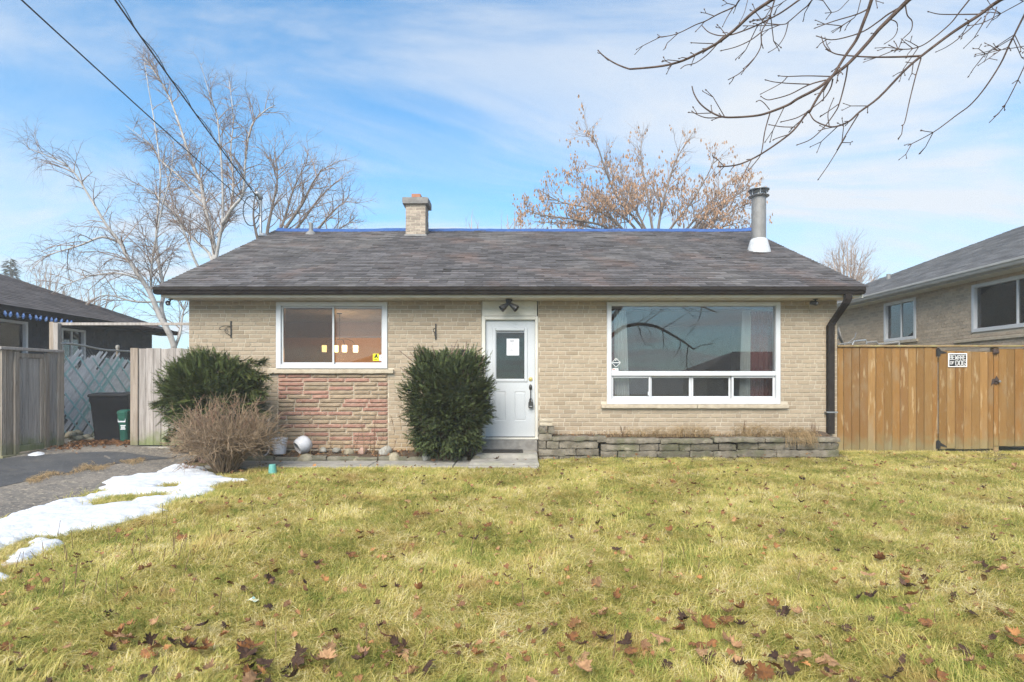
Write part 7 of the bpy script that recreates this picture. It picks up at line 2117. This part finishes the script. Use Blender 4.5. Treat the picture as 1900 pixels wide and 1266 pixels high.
while len(spots) < 298:
    if r.random() < .45:
        h = r.choice(hub if r.random() < .55 else hub2); x, y = h.x+r.gauss(0,.16), h.y+r.gauss(0,.12)
    else:
        y = 2.5+7.0*r.random()**1.3; x = r.uniform(-.95, .95)*y
        if mnoise.noise((x*.8, y*.8, 9)) < -.15: continue
    if y > 9.3 or y < 2.4 or (x < -4.6 and y > 3): continue
    if x < -3.4-.0*y and 4 < y < 9: continue
    spots.append((x, y))
for x, y in spots:
    mi = r.choices([0,1,2], [.48,.30,.22])[0]
    o = bpy.data.objects.new('fallen_leaf', r.choice(lmesh[mi])); col.objects.link(o)
    s = r.uniform(.065,.145)
    o.scale = (s, s*r.uniform(.5,1), s*.75)
    tl = r.choice([.3,.5,.9]); o.rotation_euler = (r.uniform(-tl,tl), r.uniform(-tl,tl), r.uniform(0,6.28))
    o.location = (x, y, gz(x, y)+r.uniform(.045,.085))
    tag(o, llab[mi], 'leaf', 'fallen leaves on the lawn')
# crumbs and small leaves, and the drift of leaves by the gate and in the bed
V = []; F = []; Q = []
def litter(x, y, z, s):
    v, f = leaf_geo(r, s, r.uniform(-1,1.2), r.uniform(0,1)); M_ = Matrix.Translation((x,y,z)) @ Matrix.Rotation(r.uniform(0,6.28),4,'Z') @ Matrix.Rotation(r.uniform(-.7,.7),4,'X') @ Matrix.Rotation(r.uniform(-.7,.7),4,'Y')
    b = len(V); V.extend(tuple(M_ @ Vector(p)) for p in v); F.extend(tuple(i+b for i in t) for t in f); Q.extend([r.random()]*len(v))
for k in range(1700):
    y = 2.4+7.4*r.random()**1.15; x = r.uniform(-.95,1.0)*y
    if x < -3.6 and y > 3.5: continue
    if x < .5 and y > 8.8: continue
    if x > 5.8 and y > 10.2: continue
    litter(x, y, gz(x,y)+r.uniform(.04,.075), r.uniform(.03,.075))
for k in range(520):
    px = r.uniform(88, 300); py = 826+r.gauss(0,2.6)-(px-180)*.025+(8 if px < 150 else 0)*r.random()
    g = gpx(px, py); 
    litter(g.x, g.y, g.z+.015+r.random()*.05*(1 if 150 < px < 245 else .5), r.uniform(.035,.075))
for k in range(330):
    Yl = r.uniform(10.7,11.1); x = r.uniform(-8.2,-7.0); litter(x, Yl, .15+r.random()*.06, r.uniform(.04,.08))
for k in range(380):
    x = r.uniform(-4.6,-.7); y = r.uniform(9.62,10.2); litter(x, y, bedz(x,y)+r.random()*.025, r.uniform(.03,.065))
for k in range(120):
    x = r.uniform(.7,5.5); y = r.uniform(9.9,10.25); litter(x, y, .375+r.random()*.03, r.uniform(.025,.055))
for k in range(60):
    px = r.uniform(340,500); g = gpx(px, 872+r.gauss(0,6)); litter(g.x, g.y, g.z+.02, r.uniform(.03,.06))
for px, py in ((960,852),(975,850),(905,853),(700,858),(640,858),(520,867)):
    Yl = 9.3; litter((px-CX)*Yl/FPX, Yl, .07 if px > 890 else .03, .06)
o = link('leaf_litter', np_mesh('leaf_litter', V, F, MT['deadleaf'], Q)); tag(o, 'drifts of small dead leaves and leaf crumbs by the gate, bed and lawn', 'leaf litter', kind='stuff')

# ================================================================== snow
def poly_dist(X, Y, poly):
    """signed distance, positive inside"""
    n = len(poly); d = np.full(X.shape, 1e9); inside = np.zeros(X.shape, bool)
    for i in range(n):
        x0, y0 = poly[i]; x1, y1 = poly[(i+1) % n]
        ex, ey = x1-x0, y1-y0; t = np.clip(((X-x0)*ex+(Y-y0)*ey)/(ex*ex+ey*ey+1e-12), 0, 1)
        d = np.minimum(d, np.hypot(X-x0-t*ex, Y-y0-t*ey))
        c = ((y0 > Y) != (y1 > Y)); inside ^= c & (X < (x1-x0)*(Y-y0)/(y1-y0+1e-12)+x0)
    return np.where(inside, d, -d)
def gpoly(L): return [(p.x, p.y) for p in (gpx(*q) for q in L)]
S1 = gpoly([(-70,992),(0,965),(60,945),(110,930),(150,926),(185,915),(188,905),(200,890),(250,885),(290,881),(303,870),(322,866),(345,865),(375,868),(392,880),(430,890),(467,893),(440,897),(413,899),(400,912),(370,926),(330,929),(302,943),(306,951),(230,972),(180,985),(130,995),(60,1000),(0,1022),(-70,1050)])
H1 = gpoly([(155,936),(200,925),(250,921),(300,917),(306,924),(250,928),(240,935),(180,941)]); H2 = gpoly([(296,904),(310,899),(328,900),(325,906),(305,907)])
S2 = gpoly([(-60,1075),(0,1050),(40,1018),(65,1003),(112,1003),(116,1010),(95,1025),(50,1045),(0,1053),(-60,1080)]); S3 = gpoly([(-60,1062),(0,1055),(12,1070),(28,1073),(10,1078),(0,1080),(-60,1110)])
S4 = gpoly([(48,848),(55,843),(72,839.5),(84,841),(84,845),(66,848)])
xs_ = np.arange(-7.2, -2.9, .022); ys_ = np.arange(3.6, 10.0, .022)
X, Y = np.meshgrid(xs_, ys_)
NZ1 = np.array([[mnoise.noise((a*5, b*5, 2.0))*.06+mnoise.noise((a*14, b*14, 3.0))*.04+mnoise.noise((a*33, b*33, 3.0))*.02 for a in xs_] for b in ys_])
d = np.maximum.reduce([poly_dist(X, Y, S1), poly_dist(X, Y, S2), poly_dist(X, Y, S3)])
d = np.minimum.reduce([d, -poly_dist(X, Y, H1), -poly_dist(X, Y, H2)])+NZ1
def snow_mesh(name, X, Y, d, label, thick=.06):
    hgt = np.where(d > 0, thick*(1-np.exp(-np.maximum(d,0)/.09)), d*.8)
    ny, nx = X.shape
    G = np.array([[gz(X[j,i], Y[j,i]) for i in range(nx)] for j in range(ny)])
    Z = G+.004+hgt+np.where(d > .05, .010*NZ1[:ny,:nx]/.05*.8, 0)
    keep = d > -.03
    idx = -np.ones(X.shape, int); idx[keep] = np.arange(keep.sum())
    V = np.stack([X[keep], Y[keep], np.maximum(Z[keep], G[keep]-.02)], axis=1)
    a, b, c, e = idx[:-1,:-1], idx[:-1,1:], idx[1:,1:], idx[1:,:-1]; ok = (a >= 0)&(b >= 0)&(c >= 0)&(e >= 0)
    F = np.stack([a[ok], b[ok], c[ok], e[ok]], axis=1)
    o = link(name, np_mesh(name, V, F, MT['snow'], None, True)); tag(o, label, 'snow', kind='stuff')
MT['snow'] = mk('old_snow', (.60,.62,.66), (.52,.54,.58), scale=9, rough=.85, spec=.25, bump=.8, bscale=45, bdist=.012, layers=[((.40,.38,.34), 14, .60, .74, .45), ((.22,.18,.13), 55, .68, .74, .6)])
snow_mesh('snow', X, Y, d, 'melting white snow patch along the driveway edge')
xs2 = np.arange(-8.4, -7.2, .022); ys2 = np.arange(9.2, 10.4, .022); X2, Y2 = np.meshgrid(xs2, ys2)
d2 = poly_dist(X2, Y2, S4)+NZ1[:X2.shape[0], :X2.shape[1]]*.3; snow_mesh('snow', X2, Y2, d2, 'last scrap of snow at the foot of the open gate leaf', .04)
snow_d = lambda x, y: d[min(max(int((y-3.6)/.022),0),d.shape[0]-1), min(max(int((x+7.2)/.022),0),d.shape[1]-1)]

# ================================================================== grass
def grass_mat(name, green, straw, pale):
    m, t, out = new_mat(name)
    pos = node(t, 'ShaderNodeNewGeometry').outputs['Position']
    rv = node(t, 'ShaderNodeAttribute', attribute_name='rnd').outputs['Fac']
    f1, _ = noise_mask(t, pos, 1.1, .36, .64, 6, .7); f2, _ = noise_mask(t, pos, 6.5, .38, .62, 5, .7); f3, _ = noise_mask(t, pos, 1.7, .56, .68, 5)
    k = fmath(t, 'ADD', fmath(t, 'MULTIPLY', rv, .85), fmath(t, 'ADD', fmath(t, 'MULTIPLY', f1, .38), fmath(t, 'MULTIPLY', f2, .46)))
    rp = node(t, 'ShaderNodeValToRGB'); e = rp.color_ramp.elements
    e[0].position = .12; e[0].color = rgb(green); e[1].position = .68; e[1].color = rgb(straw)
    x = e.new(.36); x.color = rgb(tuple(.55*a+.45*b for a, b in zip(green, straw)))
    x = e.new(.92); x.color = rgb(pale)
    t.links.new(fmath(t, 'MULTIPLY', k, .66), rp.inputs[0])
    gc = mix(t, fmath(t, 'MULTIPLY', f3, .55), rp.outputs[0], (.56,.37,.15))
    bs = node(t, 'ShaderNodeBsdfPrincipled'); t.links.new(gc, bs.inputs['Base Color']); bs.inputs['Roughness'].default_value = .65; bs.inputs['Specular IOR Level'].default_value = .3
    tr = node(t, 'ShaderNodeBsdfTranslucent'); t.links.new(gc, tr.inputs['Color'])
    mx = node(t, 'ShaderNodeMixShader'); mx.inputs[0].default_value = .40
    t.links.new(bs.outputs[0], mx.inputs[1]); t.links.new(tr.outputs[0], mx.inputs[2]); t.links.new(mx.outputs[0], out.inputs['Surface'])
    return m
MT['grass'] = grass_mat('winter_lawn', (.16,.235,.026), (.65,.545,.18), (.83,.73,.43))
clumps = bpy.data.collections.new('grass_clumps')       # sources of the instances, not part of the scene itself
gr = np.random.default_rng(3)
def clump(i, n, hmin, hmax, lean, rad, wd):
    ang = gr.normal(0, 1.0, n); ln = gr.uniform(hmin, hmax, n); le = np.clip(gr.normal(lean, .28, n), .05, 1.45)
    bx = gr.normal(0, rad, n); by = gr.normal(0, rad, n); rnd = gr.random(n)
    w = wd*gr.uniform(.7,1.3,n)
    dx, dy = np.cos(ang), np.sin(ang); V = []; seg = 4
    px, py, pz = bx.copy(), by.copy(), np.full(n, -.01); tilt = le*.35
    ring = []
    for s in range(seg+1):
        ww = w*(1-(s/seg)**1.6*.9)
        ring.append((np.stack([px-dy*ww, py+dx*ww, pz], 1), np.stack([px+dy*ww, py-dx*ww, pz], 1)))
        tilt = tilt+le*(.22+.10*s)*gr.uniform(.7,1.3,n); st = ln/seg
        px = px+dx*np.sin(tilt)*st; py = py+dy*np.sin(tilt)*st; pz = np.maximum(pz+np.cos(tilt)*st, .004+.01*gr.random(n))
    V = np.stack([p for pr in ring for p in pr], axis=1).reshape(-1,3)        # n, 2*(seg+1)
    b = np.arange(n)[:,None]*(2*(seg+1)); F = np.concatenate([np.stack([b[:,0]+2*s, b[:,0]+2*s+1, b[:,0]+2*s+3, b[:,0]+2*s+2], 1) for s in range(seg)])
    Q = np.repeat(np.clip(rnd*.8+.25*(le/1.2)-.08, 0, 1), 2*(seg+1))
    me = np_mesh('grass_clump', V, F, MT['grass'], Q, True)
    o = bpy.data.objects.new('grass_clump', me); clumps.objects.link(o)
specs = [(62,.04,.09,.95,.05,.0021),(62,.05,.11,1.15,.055,.0020),(70,.06,.14,1.3,.055,.0019),(62,.04,.08,.75,.045,.0022),(70,.07,.17,1.4,.06,.0020),(52,.05,.10,1.0,.055,.0025),(44,.06,.13,.7,.04,.0024),(80,.03,.07,1.0,.065,.0021)]
for i, s in enumerate(specs): clump(i, *s)
# where each clump stands
pts = []
y = 2.2
rows_n = 0
gp = np.random.default_rng(5)
N = 40000
yy = 2.15+8.3*gp.random(N)**1.45; xx = (gp.random(N)*1.98-.98)*(yy*1.0+.15)
for x, y in zip(xx, yy):
    if x < -5.05: continue
    if y > 8.84 and x < .44: continue
    if y > 9.72 and x < 5.66: continue
    if y > 10.40: continue
    if x < -3.0 and y > 3.6 and snow_d(x, y) > .025: continue
    if (x-bs_.x)**2+(y-bs_.y)**2 < .22: continue
    if mnoise.noise((x*2.1, y*2.1, 21.0)) > .42 and gp.random() < .75: continue        # worn, thin spots
    pts.append((x, y))
n = len(pts)
PX = np.array([(x, y, gz(x, y)-.012) for x, y in pts], dtype=np.float32)
flow = np.array([mnoise.noise((x*.9, y*.9, 1.5))*5.0+mnoise.noise((x*2.7, y*2.7, 4.5))*1.6 for x, y in pts])
tuft = np.array([mnoise.noise((x*1.8, y*1.8, 11.0)) for x, y in pts])
rotz = flow+gp.normal(0, .7, n)
close = np.clip((PX[:,1]-7.8)/1.8, 0, 1)         # shorter, mossier turf near the house
scl = (.70+.45*gp.random(n)+.45*np.clip(tuft,0,1))*(1-.45*close)*(1.0+.05*PX[:,1])
kind = np.where(tuft > .12, gp.choice([1,2,4,6,4,2], n), gp.choice([0,1,3,5,7,2], n)); kind = np.where(close > .35, gp.choice([0,3,5,7,7], n), kind)
me = bpy.data.meshes.new('grass'); me.vertices.add(n); me.vertices.foreach_set('co', PX.ravel())
for nm, typ, arr in (('grot', 'FLOAT_VECTOR', np.stack([gp.normal(0,.08,n), gp.normal(0,.08,n), rotz], 1).astype(np.float32)), ('gscl', 'FLOAT', scl.astype(np.float32)), ('gkind', 'INT', kind.astype(np.int32))):
    a = me.attributes.new(nm, typ, 'POINT'); a.data.foreach_set('vector' if typ == 'FLOAT_VECTOR' else 'value', arr.ravel())
me.update()
go = link('grass', me); tag(go, 'long matted yellow-green winter lawn grass', 'grass', kind='stuff')
ng = bpy.data.node_groups.new('grass_scatter', 'GeometryNodeTree')
ng.interface.new_socket('Geometry', in_out='INPUT', socket_type='NodeSocketGeometry'); ng.interface.new_socket('Geometry', in_out='OUTPUT', socket_type='NodeSocketGeometry')
gi = ng.nodes.new('NodeGroupInput'); gout = ng.nodes.new('NodeGroupOutput')
iop = ng.nodes.new('GeometryNodeInstanceOnPoints'); ci = ng.nodes.new('GeometryNodeCollectionInfo')
ci.inputs['Collection'].default_value = clumps; ci.inputs['Separate Children'].default_value = True; ci.inputs['Reset Children'].default_value = True
def attr_node(nm, typ):
    a = ng.nodes.new('GeometryNodeInputNamedAttribute'); a.data_type = typ; a.inputs['Name'].default_value = nm; return a.outputs['Attribute']
ng.links.new(gi.outputs[0], iop.inputs['Points']); ng.links.new(ci.outputs[0], iop.inputs['Instance'])
iop.inputs['Pick Instance'].default_value = True
ng.links.new(attr_node('gkind', 'INT'), iop.inputs['Instance Index'])
e2r = ng.nodes.new('FunctionNodeEulerToRotation'); ng.links.new(attr_node('grot', 'FLOAT_VECTOR'), e2r.inputs[0]); ng.links.new(e2r.outputs[0], iop.inputs['Rotation'])
ng.links.new(attr_node('gscl', 'FLOAT'), iop.inputs['Scale'])
ng.links.new(iop.outputs[0], gout.inputs[0])
md = go.modifiers.new('scatter', 'NODES'); md.node_group = ng
# dark stubs of last year's weeds standing in the lawn
tb = Tubes(); r = random.Random(83)
for k in range(90):
    px, py = (r.uniform(20, 420), r.uniform(960, 1130)) if r.random() < .7 else (r.uniform(400, 1800), r.uniform(900, 1240))
    g = gpx(px, py)
    if g.x < -3.3 and snow_d(g.x, g.y) > 0: continue
    tip = g+Vector((r.uniform(-.05,.05), r.uniform(-.04,.04), r.uniform(.08,.19))); tb.add([tuple(g), tuple(g.lerp(tip,.5)+rand_unit(r)*.008), tuple(tip)], [.0030,.0026,.0020], 4, r.random())
o = tb.build('weed_stubs', MT['weed'], None); tag(o, 'thin dark weed stubs poking up through the lawn', 'weeds', kind='stuff')
# a crumpled wrapper in the grass
p = gpx(470, 1126); m_ = MB(); vs = []; fs = []
for j in range(5):
    for i in range(6): vs.append((p.x+(i-2.5)*.011, p.y+(j-2)*.010, p.z+.045+.012*mnoise.noise((i*1.3,j*1.7,5))+.008*math.sin(i)))
for j in range(4):
    for i in range(5): fs.append((j*6+i,j*6+i+1,j*6+i+7,j*6+i+6))
m_.add(vs, fs); MT['wrapper'] = mk('wrapper_foil', (.75,.62,.40), (.35,.62,.62), scale=40, rough=.4); o = m_.build('candy_wrapper', MT['wrapper'], None); so = o.modifiers.new('thickness', 'SOLIDIFY'); so.thickness = .001; tag(o, 'crumpled pale wrapper lying in the lawn', 'wrapper')

# ================================================================== the misty air
m, t, out = new_mat('mist'); pv_ = node(t, 'ShaderNodeVolumePrincipled'); pv_.inputs['Color'].default_value = (.97,.98,1,1); pv_.inputs['Density'].default_value = HAZE = .0028; pv_.inputs['Anisotropy'].default_value = .2
t.links.new(pv_.outputs[0], out.inputs['Volume'])
m_ = MB(); m_.box(-95, 95, -75, 115, -1.45, 14.5); hz_o = m_.build('haze', m, None); tag(hz_o, 'thin winter mist that pales the far trees', 'haze', kind='stuff')
